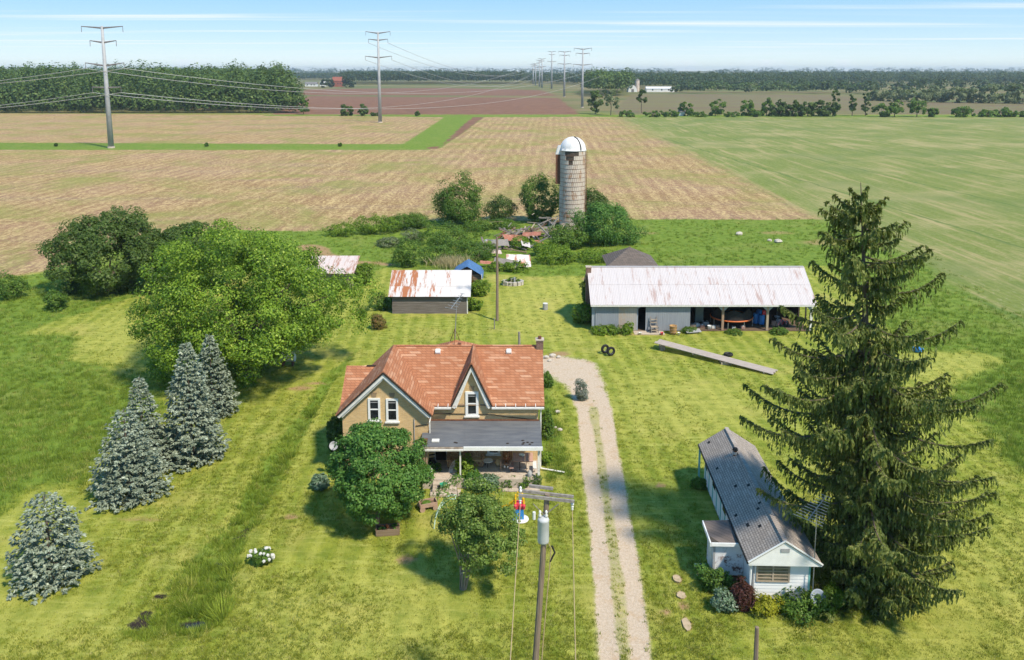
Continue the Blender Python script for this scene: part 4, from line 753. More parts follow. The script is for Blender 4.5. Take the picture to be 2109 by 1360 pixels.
def rusty_shed():
    m, nt, out = newmat('rusty_shed_roof'); b = NB(nt); p = b.pos(); s = b.new('ShaderNodeSeparateXYZ'); b.l.new(p, s.inputs[0]); r = b.new('ShaderNodeObjectInfo').outputs['Random']
    g = b.rng(s.outputs[0], -12.6, -5.0, .13, -.05, False)          # the older sheets at the left end have rusted through their paint
    n = b.noise(b.mapping(p, (3.2, .5, .6)), 1.0, 7, .72); v = b.math('ADD', b.math('ADD', n, g), b.math('MULTIPLY', b.math('SUBTRACT', r, .5), .16)); f = b.rng(v, .56, .68)
    col = b.mix(f, (.56, .53, .53), b.mix(b.noise(p, 6, 3), (.40, .14, .055), (.30, .12, .06))); b.bsdf(col, .65, b.bump(n, .2, .02), 0, .3, out)
rusty_shed(); sheds()

# ================================================================ SILO
def silo():
    S = wempty('concrete_silo', (9.62, 130.1, 0), 'tall pale stave silo with white dome and brown chute', 'silo'); c = Vector((9.62, 130.1, 0)); R = 2.07; nb = 18; top = 12.5; bh = top/nb; nseg = 40; r = random.Random(9)
    MB().cyl((c.x, c.y, 0), (c.x, c.y, top), R-.07, n=40).build('core', M['silo_joint'], S)
    missing = {(16, k) for k in range(26, 30)} | {(17, k) for k in range(25, 32)} | {(15, k) for k in range(27, 29)}
    for i in range(nb):
        mb = MB(); z0 = i*bh+.012; z1 = (i+1)*bh-.012
        for k in range(nseg):
            if (i, k) in missing: continue
            a0 = 2*math.pi*(k+.05+(i % 2)*.5)/nseg; a1 = 2*math.pi*(k+.95+(i % 2)*.5)/nseg; o = r.uniform(-.008, .008)
            q = []
            for rr in (R+o, R-.08):
                for z in (z0, z1): q += [(c.x+math.cos(a0)*rr, c.y+math.sin(a0)*rr, z), (c.x+math.cos(a1)*rr, c.y+math.sin(a1)*rr, z)]
            mb.add(q, [(0, 1, 3, 2), (0, 4, 5, 1), (2, 3, 7, 6), (0, 2, 6, 4), (1, 5, 7, 3)])
        band = mb.build('stave_band', M['silo_stave'], S)
        h = MB(); ring = [(c.x+math.cos(2*math.pi*k/40)*(R+.02), c.y+math.sin(2*math.pi*k/40)*(R+.02), z1+.012) for k in range(41)]; h.tube(ring, .022, 4); h.build('hoop', M['rust_metal'], band)
    prof = [(R+.06, 0), (R+.06, .12)]+[(R*math.cos(a), .12+2.02*math.sin(a)) for a in [i*math.pi/2/8 for i in range(0, 8)]]+[(.12, 2.16)]
    d = MB().lathe((c.x, c.y, top), prof, 32).build('dome', M['white_dome'], S, True)
    for k in range(16):
        a = 2*math.pi*(k+.3)/16; pts = [(c.x+math.cos(a)*R*1.005*math.cos(t), c.y+math.sin(a)*R*1.005*math.cos(t), top+.13+2.03*math.sin(t)) for t in [i*math.pi/2/8 for i in range(8)]]
        MB().tube(pts, .02, 4).build('dome_rib', M['white_dome'], d)
    # open hatch strip on the dome
    a = math.radians(-57); pts = [(c.x+math.cos(a)*R*1.01*math.cos(t), c.y+math.sin(a)*R*1.01*math.cos(t), top+.13+2.06*math.sin(t)) for t in [i*math.pi/2/9 for i in range(9)]]
    MB().tube(pts, .10, 5).build('hatch_strip', M['black_rubber'], d)
    ch = MB().b2((c.x-R-.62, c.y-.45, 7.2), (c.x-R+.06, c.y+.45, 11.9)).build('chute', M['rust_metal'], S); MB().prism([(c.x-R-.66, c.y-.5, 11.9), (c.x-R+.3, c.y-.5, 11.9), (c.x-R+.3, c.y-.5, 13.3), (c.x-R-.3, c.y-.5, 13.2)], 0, (0, 1.0, 0)).build('chute_hood', M['white_dome'], ch)
    for s in (-1, 1): MB().cyl((c.x+R+.1, c.y-.6+.18*s, .4), (c.x+R+.1, c.y-.6+.18*s, 12.4), .025, n=5).build('ladder_rail', M['rust_metal'], S)
    MB().cyl((c.x+R*.93, c.y-R*.4, .4), (c.x+R*.93, c.y-R*.4, 12.4), .045, n=6).build('filler_pipe', M['rust_metal'], S)
plain('silo_stave', (.60, .53, .47), (.50, .41, .34), 1.2, .9, .15, stretch=(1, 1, .3), dirt=(.36, .20, .11), dirt_lo=.53, dirt_scale=1.1); plain('silo_joint', (.10, .075, .06), (.06, .05, .04), 2, .9); plain('white_dome', (.74, .73, .74), (.66, .65, .66), 1.5, .4, .05)
silo()

# ================================================================ COLLAPSED BARN
def wreck():
    W = wempty('collapsed_barn', tuple(G(1090, 490)), 'heap of grey planks, beams and rusty sheets of a collapsed barn at the silo foot', 'ruin'); r = random.Random(12)
    def heap(cx, cy, rx, ry, n, zmax, mats):
        c = G(cx, cy)
        for k in range(n):
            x = c.x+r.gauss(0, rx); y = c.y+r.gauss(0, ry); z = abs(r.gauss(0, zmax*.5))+.3; L = r.uniform(1.0, 4.2); a = r.uniform(0, 3.14); t = r.uniform(-.35, .45); dv = Vector((math.cos(a)*math.cos(t), math.sin(a)*math.cos(t), math.sin(t)))*L/2
            z = max(z, abs(dv.z)-.1); p = Vector((x, y, z)); w = r.choice((.12, .18, .28)); MB().bar(p-dv, p+dv, w, w*.4).build('plank', M[r.choice(mats)], W)
    heap(1095, 488, 2.6, 1.6, 95, 1.3, ('grey_wood', 'shed_boards', 'pale_boards', 'brown_boards', 'rust_metal')); heap(1135, 470, 1.3, 1.2, 22, 1.8, ('grey_wood', 'pale_boards')); heap(1025, 515, 1.8, 1.0, 26, .7, ('grey_wood', 'brown_boards', 'shed_boards'))
    def sheet(px, py, z, w, d, tilt, roll, yaw, mat, nm='roof_sheet'):
        c = G(px, py, z); Mx = Matrix.Rotation(yaw, 3, 'Z') @ Matrix.Rotation(roll, 3, 'Y') @ Matrix.Rotation(tilt, 3, 'X'); o = MB(); n = 8
        vs = [Mx @ Vector((-w/2+w*i/n, s*d/2, .035*math.sin(i*1.7)))+c for s in (-1, 1) for i in range(n+1)]; o.add(vs, [(i, i+1, n+2+i, n+1+i) for i in range(n)]); o.build(nm, M[mat], W)
    sheet(1068, 537, 1.0, 3.1, 2.2, .55, .05, .1, 'rusty_roof'); sheet(1040, 545, .7, 3.0, 1.6, .9, .1, -.2, 'grey_wood', 'wall_panel'); sheet(1058, 490, 1.0, 3.0, 1.5, .45, .1, .3, 'red_barn_sheet'); sheet(1095, 482, 1.4, 2.8, 1.2, .3, -.1, -.2, 'red_barn_sheet'); sheet(1083, 503, .9, 1.4, 1.0, .6, .3, .4, 'barn_roof'); sheet(1030, 500, 1.0, 2.4, 1.4, .5, 0, .2, 'grey_wood', 'wall_panel')
    sheet(1018, 518, .9, 2.0, 1.0, .35, .15, .3, 'pinkish_roof'); sheet(1110, 498, .9, 1.4, .8, .4, .2, .9, 'red_barn_sheet'); sheet(1003, 541, .6, 1.8, .8, .3, .1, .1, 'red_barn_sheet')
    for p, q in (((1120, 492), (1150, 448)), ((1048, 503), (1075, 470)), ((1140, 500), (1108, 462)), ((1092, 512), (1150, 478))):
        a = G(*p); b_ = V(q[0], q[1], a.y+1.5); MB().bar(a+Vector((0, 0, .3)), b_, .2, .16).build('beam', M['grey_wood'], W)
plain('red_barn_sheet', (.30, .105, .07), (.40, .18, .12), 3, .8, .1, dirt=(.5, .42, .38), dirt_lo=.6)
wreck()

# ================================================================ VEGETATION
plain('bark', (.17, .13, .10), (.11, .085, .065), 3, .95, .5, stretch=(4, 4, .6)); plain('pale_bark', (.30, .25, .20), (.20, .165, .13), 3, .95, .4, stretch=(4, 4, .6))
foliage('maple_leaf', (0.085, 0.17, 0.016), (0.25, 0.385, 0.034), (0.42, 0.52, 0.09)); foliage('round_maple_leaf', (0.055, 0.145, 0.026), (0.14, 0.285, 0.055), (0.24, 0.38, 0.09)); foliage('dark_leaf', (0.0567, 0.1053, 0.0189), (0.1107, 0.1728, 0.0378), (0.1755, 0.2295, 0.081))
foliage('bush_leaf', (0.0607, 0.1283, 0.0189), (0.135, 0.2362, 0.0324), (0.2295, 0.324, 0.0675)); foliage('bright_leaf', (0.1, 0.1875, 0.015), (0.2063, 0.3125, 0.0275), (0.3125, 0.4, 0.0625)); foliage('grey_leaf', (0.117, 0.156, 0.065), (0.2015, 0.2405, 0.1235), (0.286, 0.325, 0.195))
foliage('blue_needle', (.17, .21, .15), (.36, .415, .32), (.50, .55, .44), .15, .6); foliage('spruce_needle', (0.08, 0.112, 0.024), (0.18, 0.215, 0.048), (0.3, 0.29, 0.09), .2, .6)
foliage('yellow_leaf', (.22, .24, .012), (.36, .35, .025), (.42, .40, .06)); foliage('red_leaf', (.055, .018, .016), (.10, .035, .03), (.15, .07, .06)); foliage('small_tree_leaf', (.10, .17, .03), (.215, .31, .06), (.35, .42, .15))
foliage('wood_leaf', (0.048, 0.09, 0.0216), (0.114, 0.18, 0.0408), (0.168, 0.228, 0.06), .25, .55, .10); foliage('far_leaf', (.026, .050, .018), (.056, .090, .030), (.085, .12, .04), .2, .55, .03); foliage('straw', (.40, .32, .17), (.52, .44, .28), None, .2)
foliage('white_petal', (.78, .76, .70), (.82, .80, .78), (.8, .7, .5), .3); foliage('hosta_leaf', (0.12, 0.204, 0.12), (0.24, 0.324, 0.216), (0.48, 0.528, 0.432)); foliage('rust_leaf', (.15, .14, .03), (.26, .17, .06), (.35, .16, .09)); foliage('lavender_leaf', (.16, .20, .15), (.24, .27, .24), (.33, .34, .36))

def crown_pts(r, c, rad, nc, per, cr, shell=(.62, 1.0), low=-.75, lobes=.2, squash=.8, lseed=0):
    """leaf positions and normals for a crown made of leafy clumps around its volume"""
    c = np.array(c); rad = np.array(rad); d = rdir(r, nc*3); d = d[d[:, 2] > low][:nc]
    k = r.normal(size=(6, 3)); ph = r.uniform(0, 6.28, 6); lob = 1+lobes*sum(np.sin(d @ k[i]*2.2+ph[i]) for i in range(6))/2.5
    s = r.uniform(shell[0]**2, shell[1]**2, len(d))**.5
    cc = c+d*rad*(s*lob)[:, None]; crr = cr*r.uniform(.65, 1.35, len(d))
    n = len(d)*per; ci = np.repeat(np.arange(len(d)), per); q = rdir(r, n); out = d[ci]; flip = ((q*(out*.9+np.array([0, 0, .3]))).sum(1) < -.25); q[flip & (r.uniform(0, 1, n) < .75)] *= -1
    pos = cc[ci]+q*crr[ci][:, None]*np.array([1, 1, squash])*r.uniform(.55, 1.05, (n, 1)); nr = unit(q*.8+out*.35+np.array([0, 0, .45])+r.normal(size=(n, 3))*.45)
    return pos, nr, cc
def leaves(name, pos, nr, r, ln, mat, parent, asp=.62, droop=0.0):
    t = np.cross(nr, rdir(r, len(pos))); t = unit(t); t[:, 2] -= droop; L = ln*r.uniform(.65, 1.3, len(pos)); v, q = leafquads(pos, t, nr, L, L*asp); return npmesh(name, v, q, mat, parent)
def limbs(root, trunk_h, tr, targets, rng, name_mat, T, fork=None):
    tk = MB(); top = Vector(root)+Vector((0, 0, trunk_h)); tk.tube([Vector(root)+Vector((0, 0, -.3)), Vector(root)+Vector((0, 0, trunk_h*.25)), Vector(root)+Vector((rng.uniform(-.1, .1)*trunk_h*.3, 0, trunk_h*.6)), top], [tr*1.35, tr, tr*.85, tr*.7], 9); tk.build('trunk', MATS[name_mat], T)
    for g in targets:
        g = Vector(g); m = top.lerp(g, .5)+Vector((0, 0, (g-top).length*.08)); b = MB(); b.tube([top-Vector((0, 0, trunk_h*.15)), m, g], [tr*.45, tr*.28, tr*.08], 6); b.build('limb', MATS[name_mat], T)
def tree(name, label, base, c, rad, nc, per, cr, leaf, mat, seed, cat='tree', group=None, th=None, tr=.2, nl=6, bark='bark', **kw):
    r = np.random.RandomState(seed); T = wempty(name, base, label, cat, group); pos, nr, cc = crown_pts(r, c, rad, nc, per, cr, **kw); pos[:, 2] = np.maximum(pos[:, 2], .06+r.uniform(0, .15, len(pos)))
    leaves('crown', pos, nr, r, leaf, MATS[mat], T)
    if th: rg = random.Random(seed); tg = cc[r.choice(len(cc), min(nl, len(cc)), replace=False)]; limbs(base, th, tr, [tuple(x) for x in tg], rg, bark, T)
    return T
def bush(name, label, px, py, wpx, hpx, mat, seed, leaf=.14, dens=1.0, group=None, cat='bush', depth=None, stems=4, **kw):
    """shrub standing at photo row py, wpx wide and hpx high there"""
    g = G(px, py); s = F/(g.y*cT+CAMH*sT); w = wpx/s/2; h = hpx/s*.97; d = depth or w*.85; g = Vector((g.x, g.y+d*.55, 0)); r = np.random.RandomState(seed)
    B = wempty(name, (g.x, g.y, 0), label, cat, group); cr = max(.16, min(w, h)*.24); nc = int(np.clip(40*dens*(w*h)/(cr*cr*4.5)*.6, 40, 300)); per = int(np.clip(dens*5.5*cr*cr/(leaf*leaf), 18, 170))
    pos, nr, cc = crown_pts(r, (g.x, g.y, h*.46), (w*.86, d*.86, h*.50), nc, per, cr, low=-.97, lobes=.34, **kw); pos[:, 2] = np.where(pos[:, 2] < .03, r.uniform(.03, .25*h, len(pos)), pos[:, 2]); leaves('foliage', pos, nr, r, leaf, MATS[mat], B)
    rg = random.Random(seed)
    for k in range(stems):
        e = Vector(cc[rg.randrange(len(cc))]); m = Vector((g.x, g.y, 0)).lerp(e, .5); MB().tube([(g.x+rg.uniform(-.15, .15)*w, g.y+rg.uniform(-.1, .1), -.1), m, e], [.05*min(1.5, max(.3, h/2)), .035*min(1.5, max(.3, h/2)), .01], 5).build('stem', MATS['bark'], B)
    return B

# big spreading maple
tree('spreading_maple', 'huge spreading light green maple left of the farmhouse', (-21.8, 65.6, 0), (-22.2, 65.6, 5.95), (8.0, 7.4, 6.0), 400, 235, 1.15, .205, 'maple_leaf', 21, th=2.6, tr=.5, nl=14, shell=(.55, 1.06), low=-.96, lobes=.20, squash=.7)
# round maple in front of the porch
tree('round_maple', 'dense round dark green maple in front of the farmhouse wing', (-7.5, 42.6, 0), (-7.5, 42.6, 3.3), (2.45, 2.35, 2.55), 230, 150, .46, .155, 'round_maple_leaf', 22, th=1.0, tr=.14, nl=6, shell=(.7, 1.04), low=-.92, lobes=.10, squash=.8)
# small open tree with several stems
def small_tree():
    r = np.random.RandomState(23); b = Vector((-2.4, 36.8, 0)); T = wempty('multi_stem_tree', b, 'small loose grey-green tree with several bare stems on the front lawn', 'tree')
    pos, nr, cc = crown_pts(r, (-1.5, 37.1, 3.2), (1.8, 1.7, 1.8), 175, 120, .36, shell=(.35, 1.06), low=-.8, lobes=.28); leaves('crown', pos, nr, r, .125, MATS['small_tree_leaf'], T)
    rg = random.Random(4)
    for k in range(9):
        a = k*.7; e = Vector(cc[rg.randrange(len(cc))]); MB().tube([b+Vector((math.cos(a)*.12, math.sin(a)*.1, -.1)), b+Vector((math.cos(a)*.22+.1, math.sin(a)*.2, .8)), b.lerp(e, .6)+Vector((0, 0, .3)), e], [.055, .045, .03, .012], 6).build('stem', MATS['pale_bark'], T)
small_tree()
# dark tree group by the field
tree('dark_hedge_tree', 'tall dark green tree at the field edge left of the maple', (-46.0, 91.5, 0), (-46.4, 92.0, 4.3), (5.9, 5.0, 4.6), 260, 130, .95, .28, 'dark_leaf', 25, th=2, tr=.3, nl=6, lobes=.16, low=-.95)
tree('dark_hedge_tree', 'lower dark green tree between the field edge tree and the maple', (-38.5, 93.5, 0), (-38.6, 94.0, 3.6), (5.0, 4.6, 3.8), 220, 130, .9, .28, 'dark_leaf', 26, th=2, tr=.25, nl=5, lobes=.18, low=-.95)
bush('field_edge_bush', 'light green bush at the foot of the dark field edge trees', 183, 612, 52, 40, 'bright_leaf', 41, .2); bush('field_edge_bush', 'low round bush in the tall grass at the far left', 108, 642, 50, 42, 'bush_leaf', 42, .2); bush('field_edge_bush', 'broad weedy bush cut by the left picture edge', 12, 618, 70, 48, 'bush_leaf', 43, .2)

# blue spruces
def blue_spruce(px, py, top_py, R, label, seed, ex=.80):
    g = G(px, py); Hh = V(px, top_py, g.y).z; r = np.random.RandomState(seed); T = wempty('blue_spruce', (g.x, g.y, 0), label, 'spruce', 'blue spruces on the left lawn')
    P, TT, NN, LL, WW = [], [], [], [], []; z = .12; br = MB()
    while z < Hh-.12:
        f = z/Hh; L0 = R*(1-f)**ex*(1.0 if f > .12 else .90+.8*f)+.08; nb = int(5+L0*8.0); a0 = r.uniform(0, 6.28); up = -.12+.75*f
        for k in range(nb):
            a = a0+6.283*k/nb+r.normal()*.12; L = L0*r.uniform(.78, 1.08)*(1+.12*math.sin(3*a+seed)*math.sin(z*2.3+seed)); zz = z+r.normal()*.05; d = np.array([math.cos(a), math.sin(a), 0]); s_ = np.array([-d[1], d[0], 0])
            npaw = max(2, int(L*4.2))
            for j in range(npaw):
                u = 1-.72*(j/npaw)**1.1; lat = r.uniform(-1, 1)*L*.16*(1.2-u*.5); p = np.array([g.x, g.y, zz])+d*L*u+s_*lat+np.array([0, 0, up*L*u*.5+.10*u*u*L])
                m = 8; fan = r.uniform(-1.1, 1.1, m); el = r.uniform(-.6, .25, m); t = d*np.cos(fan)[:, None]+s_*np.sin(fan)[:, None]+np.array([0, 0, 1.])*el[:, None]; t = unit(t); ln = r.uniform(.16, .30, m)*(1.0 if Hh > 5.5 else .85)
                P.append(p+t*ln[:, None]*.45); TT.append(t); NN.append(unit(np.array([0, 0, 1.])+r.normal(size=(m, 3))*.5)); LL.append(ln); WW.append(ln*.46)
        z += (.17+.05*(1-f))*r.uniform(.85, 1.35)
    for k in range(10): a = k*.63; P.append(np.array([[g.x+.04*math.cos(a), g.y+.04*math.sin(a), Hh-.05*k]])); TT.append(np.array([[.25*math.cos(a), .25*math.sin(a), 1.]])); NN.append(np.array([[math.cos(a), math.sin(a), .2]])); LL.append(np.array([.32])); WW.append(np.array([.09]))
    v, q = leafquads(np.concatenate(P), np.concatenate(TT), np.concatenate(NN), np.concatenate(LL), np.concatenate(WW), .08); npmesh('foliage', v, q, MATS['blue_needle'], T); MB().cyl((g.x, g.y, -.2), (g.x, g.y, Hh-.1), .14, .02, 8).build('trunk', MATS['bark'], T)
    for k in range(26):
        zz = .3+k/26*(Hh-.9); a = k*2.4; L = R*(1-zz/Hh)**.8*.8; br.tube([(g.x, g.y, zz), (g.x+math.cos(a)*L, g.y+math.sin(a)*L, zz-.05)], [.03, .008], 4)
    o = br.build('branches', MATS['bark'], T); o['kind'] = 'stuff'
blue_spruce(107, 1192, 1018, 2.02, 'squat blue spruce standing alone, nearest the bottom left corner', 51, .62)
blue_spruce(268, 1022, 842, 2.28, 'blue spruce in front of the taller spruce pair, second from the corner', 52, .78)
blue_spruce(300, 965, 776, 1.75, 'narrow blue spruce half hidden behind the second one', 53, .95)
blue_spruce(398, 945, 706, 2.10, 'tallest blue spruce, in front of the spreading maple', 54, .84)
blue_spruce(440, 850, 690, 1.85, 'blue spruce furthest back, touching the spreading maple', 55, .92)

# the Norway spruce
def norway():
    r = np.random.RandomState(7); g = Vector((17.35, 36.9, 0)); Hh = 19.8; lean = Vector((-1.6, .0, 0)); T = wempty('norway_spruce', g, 'very tall dark green spruce with drooping boughs beside the mobile home', 'spruce')
    prof_z = [0, 1.2, 3, 5, 7, 9, 11, 13, 15, 17, 18.5, 20]; prof_r = [3.0, 3.8, 4.3, 4.9, 5.0, 4.6, 3.9, 3.4, 2.7, 2.1, 1.5, .4]
    P, TT, NN, LL, WW = [], [], [], [], []
    def trunk_at(z): return np.array([g.x+lean.x*(z/Hh)**1.3, g.y, z])
    def bough(z, a, L, up):
        d = np.array([math.cos(a), math.sin(a), 0.]); s_ = np.array([-d[1], d[0], 0.]); o = trunk_at(z); pts = []
        if 1.0 < z < 8.5 and o[0]+d[0]*L < 14.9 and o[1]+d[1]*L < 37.6: L = min(L, 2.2)
        n = max(4, int(L/.5)); b1 = r.normal()*.1
        def at(u): return o+d*L*u+s_*(b1*L*u*u)+np.array([0, 0, 1.])*L*(up*u-.20*math.sin(u*2.5)*(1 if up < .2 else .35)+.07*u**4)
        B = MB(); B.tube([tuple(at(i/n)) for i in range(n+1)], [max(.012, .05*(1-i/n)*(L/4+.3)) for i in range(n+1)], 5); br.append(B)
        st = max(6, int(L/.125))
        for i in range(st):
            u = .10+.92*(i+r.uniform(0, 1))/st; u = min(u, 1.0); p = at(u)
            for sd in (-1, 1):
                wl = (.28+.50*(1-u))*min(1, L/2.6)*r.uniform(.3, 1.1); hang = (.32+.6*math.sin(min(1, u*1.15)*math.pi)**.6)*min(1, .3+L/4.2)*r.uniform(.3, 1.3)*(1+.35*math.sin(u*9+a*5))
                m = 7; w = (np.arange(m)+r.uniform(0, .5))/m
                path = p+(s_*sd*.85+d*.55)*(wl*np.minimum(1, w*1.6))[:, None]-np.array([0, 0, 1.])*(hang*w**1.6)[:, None]
                t = (s_*sd*.5+d*.6)*(1-w)[:, None]*1.0-np.array([0, 0, 1.])*(.2+w)[:, None]+r.normal(size=(m, 3))*.25
                P.append(path); TT.append(t); NN.append(unit(d*.5+np.array([0, 0, .7])+r.normal(size=(m, 3))*.6)); LL.append(r.uniform(.18, .32, m)); WW.append(r.uniform(.07, .125, m))
            m = 4; t = d+s_*r.normal(size=(m, 1))*.6+np.array([0, 0, 1.])*r.normal(size=(m, 1))*.25; P.append(p+t*.08); TT.append(t); NN.append(unit(np.array([0, 0, 1.])+r.normal(size=(m, 3))*.4)); LL.append(r.uniform(.2, .34, m)); WW.append(r.uniform(.07, .12, m))
    br = []; z = .35
    while z < Hh-.5:
        L0 = float(np.interp(z, prof_z, prof_r)); nb = 6 if z < 13 else 5; a0 = r.uniform(0, 6.28)
        for k in range(nb): bough(z+r.normal()*.26, a0+6.283*k/nb+r.normal()*.35, L0*(r.uniform(.38, .95) if r.uniform() < .8 else r.uniform(.9, 1.25)), .02 if z < 11 else .02+.05*(z-11))
        z += .36 if z < 12 else .58
    # the long boughs that stick out of the outline
    for z, a, L in ((10.4, -.05, 6.3), (10.0, .25, 5.4), (13.0, .02, 4.4), (15.2, .1, 3.9), (16.6, .05, 3.0), (5.7, -.15, 5.4), (4.7, -.02, 5.9), (4.2, -.4, 5.0), (6.5, .1, 4.8), (8.6, 3.0, 5.8), (10.6, 3.3, 5.0), (9.4, 2.8, 5.6), (7.9, 3.35, 5.6), (12.2, 3.2, 4.3), (13.8, 3.0, 3.8), (17.6, 3.3, 2.0), (17.9, .1, 2.2), (18.5, 2.6, 1.7), (18.8, .5, 1.5), (1.2, -1.2, 3.2), (1.6, -1.6, 3.4), (2.2, -1.95, 2.8), (2.6, -1.4, 3.6), (.9, -.8, 3.2), (3.2, -1.7, 3.4), (1.9, -.5, 3.6), (.8, -1.7, 2.8), (.7, -2.2, 2.4), (1.4, -2.4, 2.2), (3.8, -1.2, 3.8)): bough(z, a, L, .06 if z < 12 else .16)
    v, q = leafquads(np.concatenate(P), np.concatenate(TT), np.concatenate(NN), np.concatenate(LL), np.concatenate(WW), .06); v[:, 2] = np.maximum(v[:, 2], .03); npmesh('foliage', v, q, MATS['spruce_needle'], T)
    tk = MB(); tk.tube([tuple(trunk_at(z)+np.array([0, 0, -.3 if z == 0 else 0])) for z in (0, 2, 6, 10, 14, 18, 20)], [.38, .33, .27, .2, .13, .05, .015], 9); tk.build('trunk', MATS['bark'], T)
    al = MB()
    for b in br: al.add(b.v, b.f)
    o = al.build('boughs', MATS['bark'], T); o['kind'] = 'stuff'
norway()

# shrubs round the silo, the wreck and the sheds
bush('silo_tree', 'round light green tree left of the silo', 938, 468, 118, 100, 'bush_leaf', 61, .26, cat='tree'); bush('silo_bush', 'small dark bush between the two trees left of the silo', 1030, 456, 66, 52, 'dark_leaf', 62, .26); bush('silo_tree', 'dark green tree just left of the silo wall', 1108, 462, 86, 96, 'bush_leaf', 63, .26, cat='tree')
bush('silo_bush', 'tall dark bush leaning on the right side of the silo', 1226, 452, 70, 66, 'dark_leaf', 64, .26); bush('silo_bush', 'broad dark green bush at the right foot of the silo', 1250, 508, 138, 88, 'round_maple_leaf', 65, .24, 1.2); bush('silo_bush', 'medium rounded bush in front of the silo foot', 1166, 516, 86, 48, 'bush_leaf', 66, .24)
WEED = [(1225, 543, 80, 26, 'bright_leaf'), (1150, 546, 92, 34, 'bright_leaf'), (1120, 530, 60, 30, 'bright_leaf'), (925, 515, 130, 46, 'bush_leaf'), (975, 540, 110, 40, 'bush_leaf'), (900, 545, 90, 36, 'bush_leaf'), (985, 478, 80, 22, 'bush_leaf'), (1040, 474, 70, 20, 'bush_leaf'), (760, 485, 90, 34, 'bright_leaf'), (700, 488, 70, 26, 'bright_leaf'), (820, 478, 90, 36, 'bush_leaf'), (862, 472, 60, 32, 'bush_leaf'), (1290, 548, 70, 20, 'bright_leaf'), (1075, 515, 50, 24, 'bright_leaf'), (1060, 562, 60, 20, 'bright_leaf'), (1020, 560, 40, 22, 'bright_leaf'), (850, 500, 60, 24, 'grey_leaf'), (800, 510, 60, 18, 'grey_leaf')]
WL = ['right of the collapsed barn above the barn chimney', 'in front of the medium silo bush', 'covering the collapsed barn right edge', 'behind the blue tarp shed, broadest of them', 'right beside the utility pole behind the tarp shed', 'just behind the grey shed ridge', 'under the round tree left of the silo', 'under the small dark bush left of the silo', 'along the stubble edge above the dirt path', 'at the left end of the scrub band by the stubble edge', 'in the scrub band left of the round silo tree', 'at the left foot of the round silo tree', 'between the barn ridge and the silo bushes', 'growing through the collapsed barn planks', 'right of the rusty fallen roof sheet', 'between the tarp shed and the fallen sheets', 'pale grey, amid the scrub behind the grey shed', 'pale grey, near the dirt path behind the sheds']
for i, (a, (x, y, w, h, m)) in enumerate(zip(WL, WEED)): bush('scrub_bush', 'low scrub bush '+a, x, y, w, h, m, 70+i, .2, .9, group='scrub around the ruined barn')
bush('upright_bush', 'upright dark green bush behind the left end of the grey shed', 837, 552, 50, 58, 'bush_leaf', 90, .18); bush('barn_side_bush', 'tall dark bush against the left end of the long barn', 1212, 640, 34, 66, 'bush_leaf', 91, .16); bush('barn_side_bush', 'rounded bush at the barn left front corner', 1203, 668, 44, 44, 'bright_leaf', 92, .16)
bush('shed_side_bush', 'leafy rhubarb-green bush at the right end of the grey shed', 985, 612, 48, 38, 'bright_leaf', 93, .2); bush('shed_side_bush', 'low leafy plant along the grey shed right corner', 975, 640, 40, 24, 'bright_leaf', 94, .2); bush('shed_side_bush', 'green bush at the left end of the grey shed', 785, 640, 46, 34, 'bush_leaf', 95, .16); bush('shed_side_bush', 'vine covered bush at the right end of the low shed', 748, 590, 40, 48, 'bright_leaf', 96, .18)
bush('cone_bush', 'small cone-shaped reddish green bush on the back lawn', 777, 680, 34, 32, 'rust_leaf', 97, .12, squash=1.2); bush('shed_side_bush', 'climbing bush on the front of the low shed', 690, 600, 60, 30, 'bush_leaf', 98, .18)
# around the farmhouse
bush('house_side_bush', 'dark upright bush against the farmhouse left wall', 690, 935, 34, 82, 'dark_leaf', 101, .13); bush('porch_shrub', 'yellow-green shrub beside the porch steps', 957, 1000, 46, 58, 'bright_leaf', 102, .11, .9); bush('flower_bed_plant', 'dark leafy plant right of the porch steps', 975, 1008, 46, 34, 'round_maple_leaf', 103, .12)
bush('flower_bed_plant', 'pale variegated hosta clump in the porch bed', 1005, 1016, 52, 32, 'hosta_leaf', 104, .17); bush('flower_bed_plant', 'low green border plant under the porch, right of the hosta', 1050, 1006, 44, 22, 'bush_leaf', 105, .12); bush('flower_bed_plant', 'low green border plant under the porch right end', 1078, 1006, 36, 20, 'bush_leaf', 106, .12); bush('flower_bed_plant', 'small dark pointed plant at the porch right corner', 1103, 1006, 22, 28, 'dark_leaf', 107, .1); bush('flower_bed_plant', 'large-leaved pale plant left of the round maple', 658, 1012, 46, 26, 'hosta_leaf', 108, .22)
bush('house_side_bush', 'green vine at the farmhouse right wall', 1126, 905, 24, 60, 'bush_leaf', 109, .12); bush('house_side_bush', 'low weeds at the farmhouse right wall near the downpipe', 1124, 960, 24, 30, 'bright_leaf', 110, .12); bush('house_side_bush', 'bush at the farmhouse right rear corner', 1128, 800, 22, 40, 'bush_leaf', 111, .12); bush('driveway_shrub', 'silver green lavender shrub at the top of the driveway', 1197, 826, 28, 42, 'lavender_leaf', 112, .09, 1.1, cat='shrub')
bush('flower_bed_plant', 'weedy clump between the porch steps and the round maple', 890, 990, 28, 40, 'bush_leaf', 113, .11)
